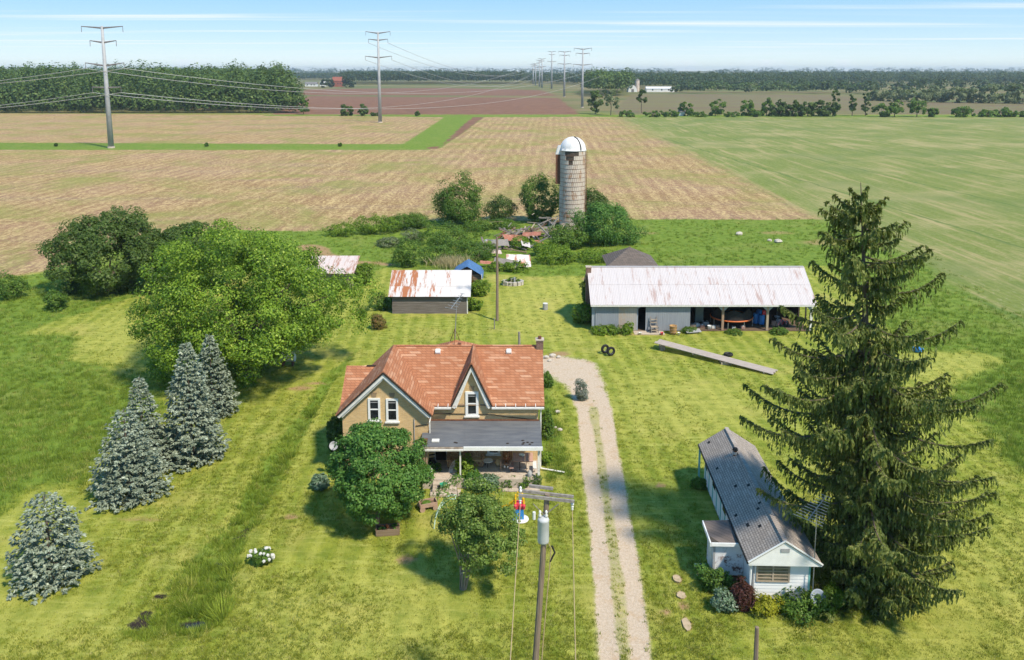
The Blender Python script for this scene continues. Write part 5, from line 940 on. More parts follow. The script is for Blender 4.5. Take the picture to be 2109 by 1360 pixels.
# mobile home border
HB = [(1470, 1225, 56, 62, 'bush_leaf', 'dark green bush at the corner below the mobile home entry box'), (1490, 1262, 54, 48, 'hosta_leaf', 'grey-green leafy bush in front of the dark red bush'), (1533, 1262, 52, 82, 'red_leaf', 'dark red barberry bush at the mobile home corner'), (1568, 1232, 34, 52, 'red_leaf', 'smaller dark red bush under the mobile home window'), (1582, 1275, 74, 48, 'yellow_leaf', 'bright yellow-green bush in front of the mobile home'), (1648, 1280, 84, 56, 'bush_leaf', 'spreading green bush right of the yellow bush'), (1690, 1275, 60, 60, 'bush_leaf', 'green bush below the satellite dish'), (1622, 1245, 26, 32, 'round_maple_leaf', 'small green plant against the white front wall'), (1450, 1195, 34, 40, 'round_maple_leaf', 'weedy bush by the entry box doorstep'), (1722, 1255, 56, 60, 'bright_leaf', 'pale green bush between the dish and the big spruce'), (1440, 1010, 34, 26, 'bush_leaf', 'small bush at the back left corner of the mobile home')]
for i, (x, y, w, h, m, lb) in enumerate(HB): bush('border_bush', lb, x, y, w*1.12, h*.80, m, 120+i, .12, 1.0, group='bushes bordering the mobile home')
# along the barn front
for i, (x, y, w, h, m, lb) in enumerate([(1240, 692, 40, 24, 'bright_leaf', 'weeds at the left foot of the barn door'), (1293, 690, 22, 34, 'bright_leaf', 'upright weed against the worn barn door'), (1262, 690, 30, 20, 'bush_leaf', 'low weeds under the left barn door'), (1420, 686, 26, 16, 'bush_leaf', 'low weeds at the right edge of the closed barn door'), (1515, 690, 30, 12, 'bush_leaf', 'weeds below the trampoline'), (1608, 690, 34, 18, 'bush_leaf', 'weeds in front of the right barn bay')]): bush('barn_weed', lb, x, y, w*1.25, h*.72, m, 140+i, .12, .9, group='weeds along the barn front', stems=2)
# peony with white flowers
def peony():
    B = bush('peony_plant', 'green peony covered in white blossoms on the left lawn', 534, 1168, 44, 34, 'bush_leaf', 150, .12, stems=3, cat='plant'); r = random.Random(6); c = B.location
    for k in range(24):
        a = r.uniform(0, 6.28); e = r.uniform(.0, 1.1); p = Vector((c.x+math.cos(a)*math.cos(e)*.66, c.y+math.sin(a)*math.cos(e)*.5, .38+math.sin(e)*.48)); MB().blob(p, .085*r.uniform(.7, 1.2), r, 7, 4, .25).build('blossom', MATS['white_petal'], B)
peony()
# dead straw-coloured reeds behind the grey shed
def reeds():
    r = np.random.RandomState(3); c = G(930, 556); n = 420; p = np.stack([c.x+r.normal(size=n)*1.2, c.y+1+r.normal(size=n)*.6, r.uniform(.5, 1.1, n)], 1); t = np.stack([r.normal(size=n)*.35, r.normal(size=n)*.25, np.ones(n)], 1); v, q = leafquads(p, t, rdir(r, n), r.uniform(1.2, 2.2, n), .05, .03); o = npmesh('dead_reeds', v, q, MATS['straw']); tag(o, 'clump of dead straw-coloured reeds behind the grey shed', 'reeds')
reeds()

# ================================================================ WOODS, HEDGEROWS AND DISTANT TREES
def wood_mesh(name, trees, per, leaf, mat, seed, label, low=-.5):
    """one mass of trees: rows (x, y, height, radius, base z)"""
    r = np.random.RandomState(seed); t = np.array(trees); n = len(t); ci = np.repeat(np.arange(n), per); q = rdir(r, n*per); q[:, 2] = np.where(q[:, 2] < low, -q[:, 2], q[:, 2])
    bump = 1+.28*np.sin(q[:, 0]*5+ci*1.7)*np.sin(q[:, 1]*4.5+ci*2.3)+.15*np.sin(q[:, 2]*7+ci)
    H_, R_ = t[ci, 2], t[ci, 3]; c = np.stack([t[ci, 0], t[ci, 1], t[ci, 4]+H_*.58], 1); pos = c+q*np.stack([R_, R_, H_*.44], 1)*(bump*r.uniform(.8, 1.05, n*per))[:, None]; pos[:, 2] = np.maximum(pos[:, 2], t[ci, 4]+.3)
    # skirts hide the trunks at the woodland edge
    nr = unit(q+np.array([0, 0, .5])+r.normal(size=q.shape)*.4); v, f = leafquads(pos, np.cross(nr, rdir(r, len(nr))), nr, leaf*r.uniform(.6, 1.4, len(pos)), leaf*.8, .1); o = npmesh(name, v, f, MATS[mat]); return tag(o, label, 'woods', None, 'stuff')
def fill(poly_px, sx, hr, rr, seed, jit=.4):
    r = np.random.RandomState(seed); P = np.array([tuple(G(x, y))[:2] for x, y in poly_px]); lo, hi = P.min(0), P.max(0); xs = np.arange(lo[0], hi[0], sx); ys = np.arange(lo[1], hi[1], sx*1.0); X, Y = np.meshgrid(xs, ys); Q = np.stack([X.ravel(), Y.ravel()], 1)+r.uniform(-jit, jit, (X.size, 2))*sx; Q = Q[sdf(Q, P) > 0]
    return [(x, y, r.uniform(*hr), r.uniform(*rr), 0) for x, y in Q]
wl = fill([(-260, 230), (300, 232.5), (612, 232.5), (601, 215), (-180, 208)], 10.5, (17, 27.5), (4.6, 8.2), 1); edge = [(x, y+2, np.random.RandomState(int(abs(x*7)) % 9999).uniform(9, 15), 4.2, 0) for x, y in [tuple(G(px, 233.2))[:2] for px in np.linspace(-200, 612, 70)]]
wood_mesh('deciduous_woods', wl+edge, 340, 1.45, 'wood_leaf', 2, 'dense green woods along the far edge of the left stubble field', -.85)
wb = fill([(-320, 206), (590, 212), (580, 170), (-300, 168)], 22, (20, 28), (8, 13), 3); wood_mesh('deep_woods', wb, 50, 3.2, 'wood_leaf', 4, 'crowns of the woods behind the left woodland edge')
wc = fill([(705, 174.5), (1078, 174), (1080, 169), (705, 168)], 12, (17, 23), (6, 9), 5); wood_mesh('centre_woods', wc, 60, 2.9, 'far_leaf', 6, 'dark block of woods beyond the brown field in the middle distance')
ws = fill([(600, 166), (720, 166), (720, 161), (600, 161)], 22, (12, 18), (10, 16), 7)+fill([(1085, 172), (1200, 176), (1210, 166), (1085, 164)], 18, (12, 18), (7, 10), 8); wood_mesh('distant_woods', ws, 46, 4, 'far_leaf', 9, 'hazy woods either side of the row of far pylons')
wr = fill([(1240, 190), (1420, 186), (1700, 176), (2350, 176), (2350, 165), (1240, 168)], 20, (13, 22), (8, 13), 10); sc_ = np.random.RandomState(77); wr += [(G(px, py).x, G(px, py).y, sc_.uniform(7, 15), sc_.uniform(4, 8), 0) for px, py in zip(sc_.uniform(1380, 2300, 210), sc_.choice([172, 176, 180, 184, 188, 193], 210)+sc_.normal(size=210)*.7)]
wood_mesh('right_woods', wr, 52, 3.2, 'far_leaf', 11, 'long band of woods behind the right fields')
wr2 = fill([(1210, 200), (1300, 198), (1290, 186), (1205, 186)], 11, (16, 25), (5, 8), 12)+[(x, y, h, r_, 0) for x, y, h, r_ in [(G(px, 191).x, G(px, 191).y, hh, 7.0) for px, hh in zip(range(1400, 1800, 12), [9, 11, 12, 8, 10, 13, 9, 12, 11, 8]*4)]]; wood_mesh('middle_right_woods', wr2, 110, 2.4, 'wood_leaf', 13, 'trees and scrub round the far white barn')
def horizon():
    r = np.random.RandomState(15); T = []
    for Y, sp, hh in ((2200, 34, 18), (2900, 50, 20), (3800, 66, 24), (5200, 90, 32), (7000, 120, 42)):
        x = -Y*.85
        while x < Y*.85:
            if vnoise(np.array([x]), np.array([Y*3.1]), Y*.11, 4)[0] > (.42 if Y < 3500 else .1): T.append((x, Y+r.normal()*Y*.02, hh*r.uniform(.7, 1.15), sp*.42, 0 if Y < 2500 else max(0, (Y-2500)*.0012)))
            x += sp*r.uniform(.4, .9)
    wood_mesh('horizon_woods', T, 26, 11, 'far_leaf', 16, 'bluish woods along the whole horizon')
horizon()
ORD = ['first', 'second', 'third', 'fourth', 'fifth', 'sixth', 'seventh', 'eighth', 'ninth', 'tenth', 'eleventh', 'twelfth', 'thirteenth', 'fourteenth', 'fifteenth', 'sixteenth']
def far_tree(name, label, px, py, top, wpx, mat, seed, group, leaf=None, cat='tree', low=-.8, dens=1.0):
    g = G(px, py); s = F/(g.y*cT+CAMH*sT); h = V(px, top, g.y).z; w = wpx/s/2; leaf = leaf or 1.15; n = int(np.clip(dens*22*w*h/(leaf*leaf), 300, 2600)); nc = max(26, int(n/40)); lo_ = cat == 'bush' or dens == 1.0
    return tree(name, label, (g.x, g.y, 0), (g.x, g.y, h*(.47 if lo_ else .58)), (w*.88, w*.88, h*(.50 if lo_ else .40)), nc, 40, min(w, h)*.26, leaf, mat, seed, cat, group, th=h*.35, tr=.22, nl=3, low=-.98 if lo_ else -.8, lobes=.18, shell=(.5, 1.0))
far_tree('field_tree', 'full dark tree beside the third big pylon', 1226, 235, 178, 36, 'wood_leaf', 201, None); far_tree('field_tree', 'tall open tree right beside the dark pylon tree', 1258, 238, 166, 38, 'grey_leaf', 202, None, dens=.6); far_tree('field_tree', 'slim leaning tree in front of the far white barn', 1321, 233, 178, 20, 'wood_leaf', 203, None, dens=.55)
for i, (px, t, w) in enumerate([(1416, 207, 30), (1473, 204, 32), (1541, 204, 32), (1578, 201, 26)]): far_tree('hedgerow_tree', ORD[i]+' of four small bushy trees standing singly in the hedgerow, counted from the silo side', px, 239, t, w*1.1, 'bush_leaf', 210+i, 'single hedgerow trees')
for i, px in enumerate(range(1598, 1722, 13)): far_tree('hedge_bush', ORD[i]+' bush of the dense hedge clump beyond the green field, counted from its left end', px, 240, 206+(i*5) % 7, 27, 'wood_leaf', 220+i, 'dense hedge clump', cat='bush')
for i, (px, t) in enumerate([(1721, 176), (1755, 182), (1782, 180)]): far_tree('poplar', ('tall slim', 'middle', 'widest')[i]+' of the three upright poplars at the end of the hedge clump', px, 239, t, 19, 'wood_leaf', 240+i, 'upright poplars')
for i, (px, t, w) in enumerate([(1815, 214, 30), (1842, 208, 30), (1888, 202, 34), (1920, 222, 20), (1980, 219, 38), (2035, 226, 40), (2070, 222, 28), (2100, 228, 30)]): far_tree('hedge_bush', ORD[i]+' bush of the gappy hedge right of the poplars, counted from the poplars', px, 241, t, w*1.2, 'bush_leaf', 250+i, 'gappy hedge', cat='bush')
for i, (px, py, t, w) in enumerate([(1812, 208, 184, 30), (1840, 209, 182, 32), (1870, 210, 180, 34), (1905, 211, 183, 30), (1938, 211, 184, 34), (1970, 212, 180, 36), (2005, 212, 182, 30), (2035, 213, 176, 40), (2072, 213, 172, 44), (2105, 214, 180, 40), (1925, 203, 176, 26), (1990, 203, 178, 26)]): far_tree('willow_shrub', ORD[i]+' rounded pale green willow in the row behind the far right field', px, py, t, w*1.35, 'grey_leaf', 270+i, 'row of pale willows', leaf=1.6)
for i, (px, t, w) in enumerate([(712, 213, 30), (748, 214, 22), (860, 229, 10), (775, 231, 26)]): far_tree('ditch_bush', ('broadest', 'upright', 'smallest', 'flattest')[i]+' bush on the ditch between the stubble and the brown field', px, 239, t, w, 'wood_leaf', 290+i, 'bushes on the far ditch', cat='bush')
far_tree('woodland_edge_bush', 'light green bush at the right end of the left woods', 625, 236, 200, 24, 'bush_leaf', 298, None, cat='bush')
for i, (px, w, t) in enumerate([(1290, 40, 228), (1345, 46, 229), (1382, 36, 228), (1443, 36, 230), (1506, 36, 230), (1560, 30, 229)]): far_tree('verge_bush', ORD[i]+' low bush of the weedy verge between the pylon tree and the hedge clump', px, 241, t, w, 'bush_leaf', 300+i, 'weedy verge', cat='bush', leaf=.9)
for i, (px, w) in enumerate([(425, 9), (700, 8), (115, 7)]): far_tree('ditch_weed', ('tallest', 'right hand', 'left hand')[i]+' weed on the green ditch near the big pylon', px, 302, 294, w, 'bush_leaf', 310+i, 'weeds on the near ditch', leaf=.5, cat='bush')

# ================================================================ PYLONS AND LINES
plain('pylon_steel', (.40, .41, .43), (.33, .34, .36), .6, .55, .05); plain('pylon_dark', (.20, .18, .18), (.15, .14, .14), 2, .7); plain('conductor', (.46, .45, .43), (.40, .40, .39), 2, .5)
def pylon(px, py, top, arms, label, seed=0, yaw=0.0, ins=True):
    g = G(px, py); H_ = V(px, top, g.y).z; T = wempty('power_pylon', (g.x, g.y, 0), label, 'pylon', 'steel pylons of the power line'); k = max(1.0, g.y/560)
    MB().cyl((g.x, g.y, -.5), (g.x, g.y, H_), .92*k**.5, .42*k**.5, 12).build('mast', M['pylon_steel'], T, True); MB().cyl((g.x, g.y, -.1), (g.x, g.y, .5), 1.2, 1.1, 12).build('footing', M['concrete'], T)
    cs, sn = math.cos(yaw), math.sin(yaw); tips = []
    for zf, half, rise in arms:
        z = H_*zf
        for s in (-1, 1):
            a = Vector((g.x+s*.3, g.y, z)); b = Vector((g.x+s*half*cs, g.y+s*half*sn, z+rise)); o = MB().cyl(a, b, .30*k**.5, .13*k**.5, 6).build('crossarm', M['pylon_dark'], T)
            if ins: MB().cyl(b, b-Vector((0, 0, 1.8)), .09*k**.5, n=5).build('insulator', M['pylon_dark'], o)
            tips.append(b-Vector((0, 0, 1.8 if ins else 0)))
    return T, tips
A4 = [(.985, 6.6, .5), (.868, 4.2, .6), (.68, 6.2, .9), (.50, 4.6, .2)]; A3 = [(.985, 5.8, .8), (.91, 4.6, .5), (.72, 6.3, .7)]
pA, tA = pylon(229, 305, 54, A4, 'largest grey pylon, standing in the ditch at the left'); pB, tB = pylon(783, 253, 66, A3, 'second largest grey pylon, in front of the brown field'); pC, tC = pylon(1199, 222, 100, A3, 'pylon beside the dark field tree'); pD, tD = pylon(1162, 200, 106, A3, 'pylon just left of the one beside the field tree'); pE, tE = pylon(1136, 183, 106, A3, 'slim pylon further left in the receding row', ins=False)
for i, (x, y, t) in enumerate([(1116, 181, 121), (1111, 179, 124), (1103, 176, 131), (1098, 174, 133)]): pylon(x, y, t, A3, ('tallest of the four tiny pylons at the end of the row', 'second of the four tiny pylons at the end of the row', 'third of the four tiny pylons at the end of the row', 'leftmost and smallest of the tiny pylons at the end of the row')[i], ins=False)
LINES = 0
def span(a, b, sag, r=.05, n=24, pair=0.0):
    """one conductor hanging between two points"""
    global LINES
    a, b = Vector(a), Vector(b); mb = MB(); s = (b-a).cross(Vector((0, 0, 1))).normalized()*pair
    for k in ((-1, 1) if pair else (0,)):
        pts = [a.lerp(b, i/n)+s*k-Vector((0, 0, sag*4*(i/n)*(1-i/n))) for i in range(n+1)]; mb.tube(pts, r, 4)
    return mb
def line(name, label, a, b, sag, r=.05): tag(span(a, b, sag, r).build(name, M['conductor']), label, 'wire', 'power line wires')
WN = 'power_line_wire'
for i, (k, off, sg) in enumerate([(4, 0, 7), (5, 0, 7), (6, 0, 6), (7, 0, 6)]):
    for j, d in enumerate((-.28, .28)):
        a = tA[k]+Vector((0, d, 0)); pos = ('upper left', 'upper right', 'lower left', 'lower right')[i]; bd = ('rear', 'front')[j]
        e = Vector((a.x-230, a.y+20-60*(k % 2), a.z+1)); line(WN, bd+' wire from the '+pos+' arm of the largest pylon to the picture edge', a, e, 9, .055)
        far = Vector((a.x+150+50*(k % 2), a.y+430, a.z+2)); line(WN, bd+' wire from the '+pos+' arm of the largest pylon towards the distance', a, far, 14, .06)
for i, k in enumerate((2, 3, 4, 5)):
    pos = ('upper left', 'upper right', 'lower left', 'lower right')[i]; line(WN, 'wire from the '+pos+' arm of the second largest pylon to the next', tB[k], tE[k], 22, .085)
for i, k in enumerate((4, 5)):
    pos = ('left', 'right')[i]; line(WN, 'wire from the lower '+pos+' arm of the tree-side pylon to its neighbour', tC[k], tD[k], 10, .07)

# ================================================================ FAR FARMS
def far_farm():
    plain('far_red', (.30, .10, .065), (.24, .08, .05), 1, .9); plain('far_white', (.72, .72, .72), (.65, .65, .66), 1, .7); plain('far_roof', (.16, .15, .15), (.2, .19, .19), 1, .8)
    def house(px, py, w, d, h, rh, wall, roof, name, label, win=True):
        g = G(px, py); H_ = wempty(name, (g.x, g.y, 0), label, 'building'); MB().b2((g.x-w/2, g.y, 0), (g.x+w/2, g.y+d, h)).build('wall', M[wall], H_); MB().prism([(g.x-w/2-.4, g.y-.5, h), (g.x-w/2-.4, g.y+d+.5, h), (g.x-w/2-.4, g.y+d/2, h+rh)], 0, (w+.8, 0, 0)).build('roof', M[roof], H_)
        if win:
            for k in (-.28, .05, .3): MB().b2((g.x+w*k-.7, g.y-.08, h*.45), (g.x+w*k+.7, g.y-.02, h*.45+1.7)).build('window', M['dark_glass'], H_)
    house(695, 179, 16, 14, 9, 6, 'far_red', 'far_red', 'red_barn', 'small red barn among trees far beyond the brown field'); house(640, 178.5, 18, 12, 4, 3, 'far_white', 'far_roof', 'far_house', 'tiny low farm building left of the red barn'); house(665, 178, 10, 10, 4, 3, 'far_white', 'far_white', 'far_house', 'tiny white building beside the red barn')
    house(1360, 190, 32, 11, 4.0, 2.2, 'far_white', 'far_white', 'long_white_barn', 'long low white barn among trees on the right horizon')
    g = G(1303, 190); D = wempty('quonset_hut', (g.x, g.y, 0), 'white rounded hut left of the far silo', 'building'); MB().prism([(g.x+5.2*math.cos(a), g.y, 8*math.sin(a)) for a in [i*math.pi/10 for i in range(11)]], 0, (0, 14, 0)).build('shell', M['far_white'], D); MB().b2((g.x-1.5, g.y-.1, 0), (g.x+1.5, g.y-.02, 3.4)).build('door', M['far_roof'], D)
    g = G(1312, 189); s = wempty('far_silo', (g.x, g.y, 0), 'grey-brown silo beside the far white barn', 'silo'); MB().cyl((g.x, g.y, 0), (g.x, g.y, 13), 2.7, n=14).build('wall', M['silo_stave'], s); MB().lathe((g.x, g.y, 13), [(2.8, 0), (2.2, 1.4), (.2, 2.2)], 14).build('dome', M['far_roof'], s)
    for i, (px, py, t, w) in enumerate([(668, 181, 162, 18), (682, 180.5, 160, 14), (712, 180.5, 156, 16), (722, 180.5, 160, 16)]): far_tree('farm_tree', ('leftmost', 'second', 'third, tallest', 'rightmost')[i]+' dark tree around the far red barn', px, py, t, w, 'far_leaf', 320+i, 'trees round the red barn', leaf=2.4)
    house(1405, 239, 3, 2.5, 2.2, 1.4, 'far_white', 'far_roof', 'hive_hut', 'tiny white hut at the far edge of the green field', False)
far_farm()

# ================================================================ AIR
def haze():
    m, nt, out = newmat('haze_air'); b = NB(nt); v = b.new('ShaderNodeVolumePrincipled'); v.inputs['Color'].default_value = (.74, .86, 1.0, 1); v.inputs['Density'].default_value = HAZE; v.inputs['Anisotropy'].default_value = .1; nt.links.new(v.outputs[0], out.inputs['Volume'])
    o = MB().b2((-9500, -650, -3), (9500, 9400, 60)).build('haze', m); o['kind'] = 'stuff'; o['label'] = 'pale blue haze lying over the distant fields'
HAZE = .00011
haze()

# ================================================================ YARD THINGS
plain('yellow_plastic', (.75, .48, .02), (.68, .42, .02), 2, .4, .02); plain('red_plastic', (.62, .05, .09), (.55, .04, .07), 2, .4, .02); plain('blue_plastic', (.04, .23, .58), (.03, .18, .50), 2, .4, .02); plain('orange_paint', (.62, .17, .05), (.5, .12, .04), 2, .5); plain('green_plastic', (.05, .34, .20), (.04, .28, .16), 2, .45)
plain('floral_cloth', (.32, .14, .07), (.42, .33, .20), 9, .9, .1, dirt=(.14, .07, .04), dirt_lo=.5, dirt_scale=8); plain('tan_cloth', (.48, .36, .20), (.40, .29, .16), 5, .9); plain('black_cloth', (.016, .016, .018), (.03, .03, .032), 5, .9); plain('pink_wood', (.45, .27, .22), (.38, .23, .19), 3, .8, stretch=(1, 5, 5)); plain('plush_brown', (.26, .10, .045), (.33, .14, .07), 8, .95)
plain('transformer_grey', (.50, .51, .52), (.42, .43, .44), 3, .5, .05, dirt=(.34, .30, .27), dirt_lo=.62); plain('worn_slab', (.48, .37, .25), (.38, .29, .19), 3, .95, .3, dirt=(.24, .24, .08), dirt_lo=.58, dirt_scale=4); plain('stone', (.55, .50, .44), (.42, .38, .33), 4, .9, .3); plain('cart_wood', (.42, .28, .21), (.33, .22, .16), 4, .85, .2); plain('pale_green_pipe', (.52, .68, .58), (.45, .6, .5), 3, .5); plain('porcelain', (.72, .71, .68), (.66, .65, .62), 3, .3); plain('basket', (.45, .27, .11), (.34, .2, .08), 9, .9, .4)

def utility_pole():
    U = wempty('utility_pole', (.55, 27, 0), 'wooden utility pole with double crossarm and grey transformer in the foreground', 'utility pole'); Y = 27.0
    tp = V(1127, 1018, Y); bt = V(1103, 1360, Y); d = (bt-tp)/(tp.z-bt.z); base = tp+d*(tp.z+.4)
    MB().tube([base, base.lerp(tp, .5), tp], [.125, .115, .095], 10).build('post', M['pole_wood'], U)
    a, c = V(1068, 1017, Y), V(1182, 1030, Y); ax = (c-a).normalized()
    for dy in (-.16, .16): MB().bar(a+Vector((0, dy, .03)), c+Vector((0, dy, .03)), .075, .10).build('crossarm', M['grey_wood'], U)
    e0, e1 = V(1090, 1010, Y), V(1140, 1016, Y); MB().bar(e0+Vector((0, .32, 0)), e1+Vector((0, .32, 0)), .09, .09).build('spacer_beam', M['grey_wood'], U)
    for x in (1098, 1150):
        q = V(x, 1032, Y); r_ = V(1121, 1057, Y); MB().bar(q+Vector((0, -.2, 0)), r_+Vector((0, -.14, 0)), .04, .02).build('brace', M['grey_wood'], U)
    for p in (a+Vector((.06, 0, 0)), c-Vector((.06, 0, 0))):
        for k, (dz, s) in enumerate(((-.10, .06), (-.20, .05), (-.29, .04))): MB().lathe(p+Vector((0, -.1, dz)), [(.02, -.04), (s, -.02), (s, .02), (.02, .04)], 10).build('insulator', M['porcelain'], U, True)
    for s in (-.10, .10): MB().lathe(a+Vector((.07, s, .10)), [(.02, 0), (.05, .03), (.05, .07), (.02, .12)], 10).build('insulator', M['porcelain'], U, True)
    t = V(1119, 1092, Y-.35); tr = MB().lathe(t, [(.05, -.47), (.19, -.45), (.2, -.4), (.2, .36), (.21, .38), (.17, .46), (.03, .49)], 18).build('transformer', M['transformer_grey'], U, True)
    for s in (-.12, .1): MB().lathe(t+Vector((s, 0, .5)), [(.05, 0), (.06, .06), (.03, .12), (.05, .18), (.02, .24)], 10).build('bushing', M['porcelain'], tr, True)
    MB().cyl(t+Vector((-.32, .1, .35)), t+Vector((-.32, .1, .62)), .055, n=10).build('arrester', M['porcelain'], tr); MB().bar(t+Vector((0, .15, .2)), t+Vector((0, .35, .2)), .12, .3).build('bracket', M['steel'], tr)
    q = V(1126, 1140, Y); MB().tube([t+Vector((.1, .1, -.4)), q+Vector((.15, -.1, .25)), q+Vector((.1, -.1, -.5)), q.lerp(base, .4)+Vector((.14, -.1, 0)), base+Vector((.2, -.05, 0))], .02, 5).build('ground_wire', M['tan_cloth'], U)
    MB().tube([q+Vector((.18, -.1, .35)), q+Vector((.28, -.1, .1)), q+Vector((.12, -.1, -.25))], .035, 5).build('cable_loop', M['black_rubber'], U)
    for nm, p, px in (('left', a+Vector((.06, -.1, -.33)), 1050), ('right', c+Vector((-.06, -.1, -.33)), 1186)):
        z = p.z; g = G(px, 1360, z); k = (g-p)/(p.y-g.y); e = p+k*(p.y+14); o = span(p, e, .35, .013, 20).build('overhead_wire', M['tan_cloth']); tag(o, 'thin '+nm+' overhead wire hanging from the foreground pole crossarm', 'wire')
utility_pole()
def post_thing(name, label, px, top, py, r, mat, arm=False, Y=None):
    g = G(px, py) if Y is None else Vector((V(px, top, Y).x, Y, 0)); h = V(px, top, g.y).z; T = wempty(name, g, label, 'post'); MB().tube([g+Vector((0, 0, -.3)), g+Vector((.02, 0, h*.5)), g+Vector((0, 0, h))], [r*1.15, r, r*.85], 8).build('shaft', M[mat], T)
    if arm: MB().bar(g+Vector((-1.1, 0, h-.25)), g+Vector((.1, 0, h-.5)), .07, .07).build('lamp_arm', M['steel'], T); MB().lathe(g+Vector((-1.1, 0, h-.42)), [(.16, 0), (.12, .1), (.04, .16)], 10).build('lamp_head', M['tin_grey'], T)
    else: MB().cyl(g+Vector((0, 0, h)), g+Vector((0, 0, h+.03)), r*.8, r*.3, 8).build('cap', M[mat], T)
    return T
post_thing('yard_pole', 'tall thin wooden yard light pole behind the farmhouse', 1024, 488, 660, .13, 'pole_wood', True); post_thing('fence_post', 'short wooden post behind the farmhouse chimney end', 1069, 684, 722, .11, 'grey_wood'); post_thing('stake', 'thin stake near the foot of the yard light pole', 1018, 655, 678, .05, 'grey_wood'); post_thing('fence_post', 'weathered wooden post cut by the bottom edge in front of the mobile home', 1559, 1292, 0, .10, 'pole_wood', False, 30.5)

# plank ramp
def ramp():
    a, b = G(1352, 716), G(1597, 770); a.z = .62; b.z = .12; R = wempty('plank_ramp', (a+b)/2*Vector((1, 1, 0)) if False else Vector(((a.x+b.x)/2, (a.y+b.y)/2, 0)), 'long bleached plank ramp lying on the lawn between barn and spruce', 'ramp'); s = (b-a).cross(Vector((0, 0, 1))).normalized(); d = (b-a).normalized()
    for k in range(5): MB().bar(a+s*(k-2)*.245+d*(.05*(k % 3)), b+s*(k-2)*.245-d*(.1*(k % 2)), .225, .05).build('plank', M['plank'], R)
    for f in (.06, .35, .62, .93): p = a.lerp(b, f)+Vector((0, 0, -.08)); MB().bar(p-s*.62, p+s*.62, .1, .1).build('cross_beam', M['plank'], R)
    p = a.lerp(b, .60); MB().b2((p.x-.45, p.y-.45, -.05), (p.x+.45, p.y+.35, p.z-.14)).build('support_block', M['concrete'], R); p = a.lerp(b, .05); MB().b2((p.x-.2, p.y-.5, -.05), (p.x+.2, p.y+.5, p.z-.14)).build('support_block', M['grey_wood'], R)
ramp()
def tyre(px, py, label, R=.42, w=.26, tilt=0., yaw=0., grp='old tyres on the yard'):
    g = G(px, py); T = empty('tyre', (g.x, g.y, R if tilt < .5 else w/2), yaw, label, 'tyre', grp); n, m = 22, 8; vs = []
    for i in range(n):
        a = 2*math.pi*i/n
        for j in range(m):
            b = 2*math.pi*j/m; rr = R-.11+.11*math.cos(b); vs.append((rr*math.cos(a), w*.5*math.sin(b), rr*math.sin(a)))
    o = MB().add(vs, [(i*m+j, ((i+1) % n)*m+j, ((i+1) % n)*m+(j+1) % m, i*m+(j+1) % m) for i in range(n) for j in range(m)]).build('tread', M['black_rubber'], T, True); o.rotation_euler = (tilt, 0, 0)
    h = MB(); h.cyl((0, -w*.3, 0), (0, w*.3, 0), R-.2, n=16, cap=False); q = h.build('rim', M['tin_grey'], T); q.rotation_euler = (tilt, 0, 0)
tyre(1246, 728, 'left of the two black tyres leaning together beyond the driveway', yaw=.5); tyre(1258, 733, 'right of the two black tyres leaning together beyond the driveway', yaw=.35); tyre(1500, 733, 'old tyre lying flat behind the plank ramp', tilt=1.57)
def rock(px, py, wpx, label, seed, mat='stone', grp='pale stones'):
    g = G(px, py); s = F/(g.y*cT+CAMH*sT); w = wpx/s/2; o = MB().blob((0, 0, 0), (w, w*.8, w*.6), random.Random(seed), 9, 6, .18).build('rock', M[mat], None, False, (g.x, g.y, w*.35)); tag(o, label, 'rock', grp)
for i, (x, y, w, lb) in enumerate([(1148, 850, 11, 'single pale rock beside the farmhouse, furthest from the porch'), (1134, 880, 10, 'left of three pale rocks lying together beside the farmhouse'), (1143, 882, 8, 'small middle rock of the three lying beside the farmhouse'), (1153, 887, 11, 'right of three pale rocks lying together beside the farmhouse'), (1522, 484, 14, 'pale rock in the tall grass behind the barn, nearer the silo'), (1603, 500, 16, 'pale rock in the tall grass behind the barn, nearer the spruce'), (1585, 497, 10, 'small pale rock beside the larger one behind the barn'), (1125, 738, 12, 'left stone of the pale heap at the driveway end'), (1138, 735, 14, 'middle stone of the pale heap at the driveway end'), (1150, 737, 10, 'right stone of the pale heap at the driveway end'), (1132, 744, 9, 'front stone of the pale heap at the driveway end')]): rock(x, y, w, lb, i)
def at(px, py, z=0): return G(px, py, z)
def blue_tub():
    g = at(1890, 724); T = wempty('paddling_pool', g, 'bright blue plastic tub on the lawn right of the spruce', 'tub'); MB().lathe(g, [(.35, 0), (.40, .05), (.46, .28), (.42, .28), (.36, .08), (.05, .06)], 18).build('shell', M['blue_plastic'], T, True); MB().lathe(g, [(.45, .26), (.49, .28), (.45, .31), (.42, .28)], 18).build('lip', M['blue_plastic'], T, True)
blue_tub()
def milk_can():
    g = at(1123, 638); T = wempty('milk_can', g, 'grey-white drum standing alone on the back lawn', 'drum'); MB().lathe(g, [(.25, 0), (.27, .03), (.27, .30), (.28, .31), (.27, .33), (.27, .62), (.25, .66)], 16).build('body', M['tin_grey'], T); MB().lathe(g, [(.26, .665), (.27, .70), (.1, .72)], 16).build('lid', M['white_trim'], T)
milk_can()
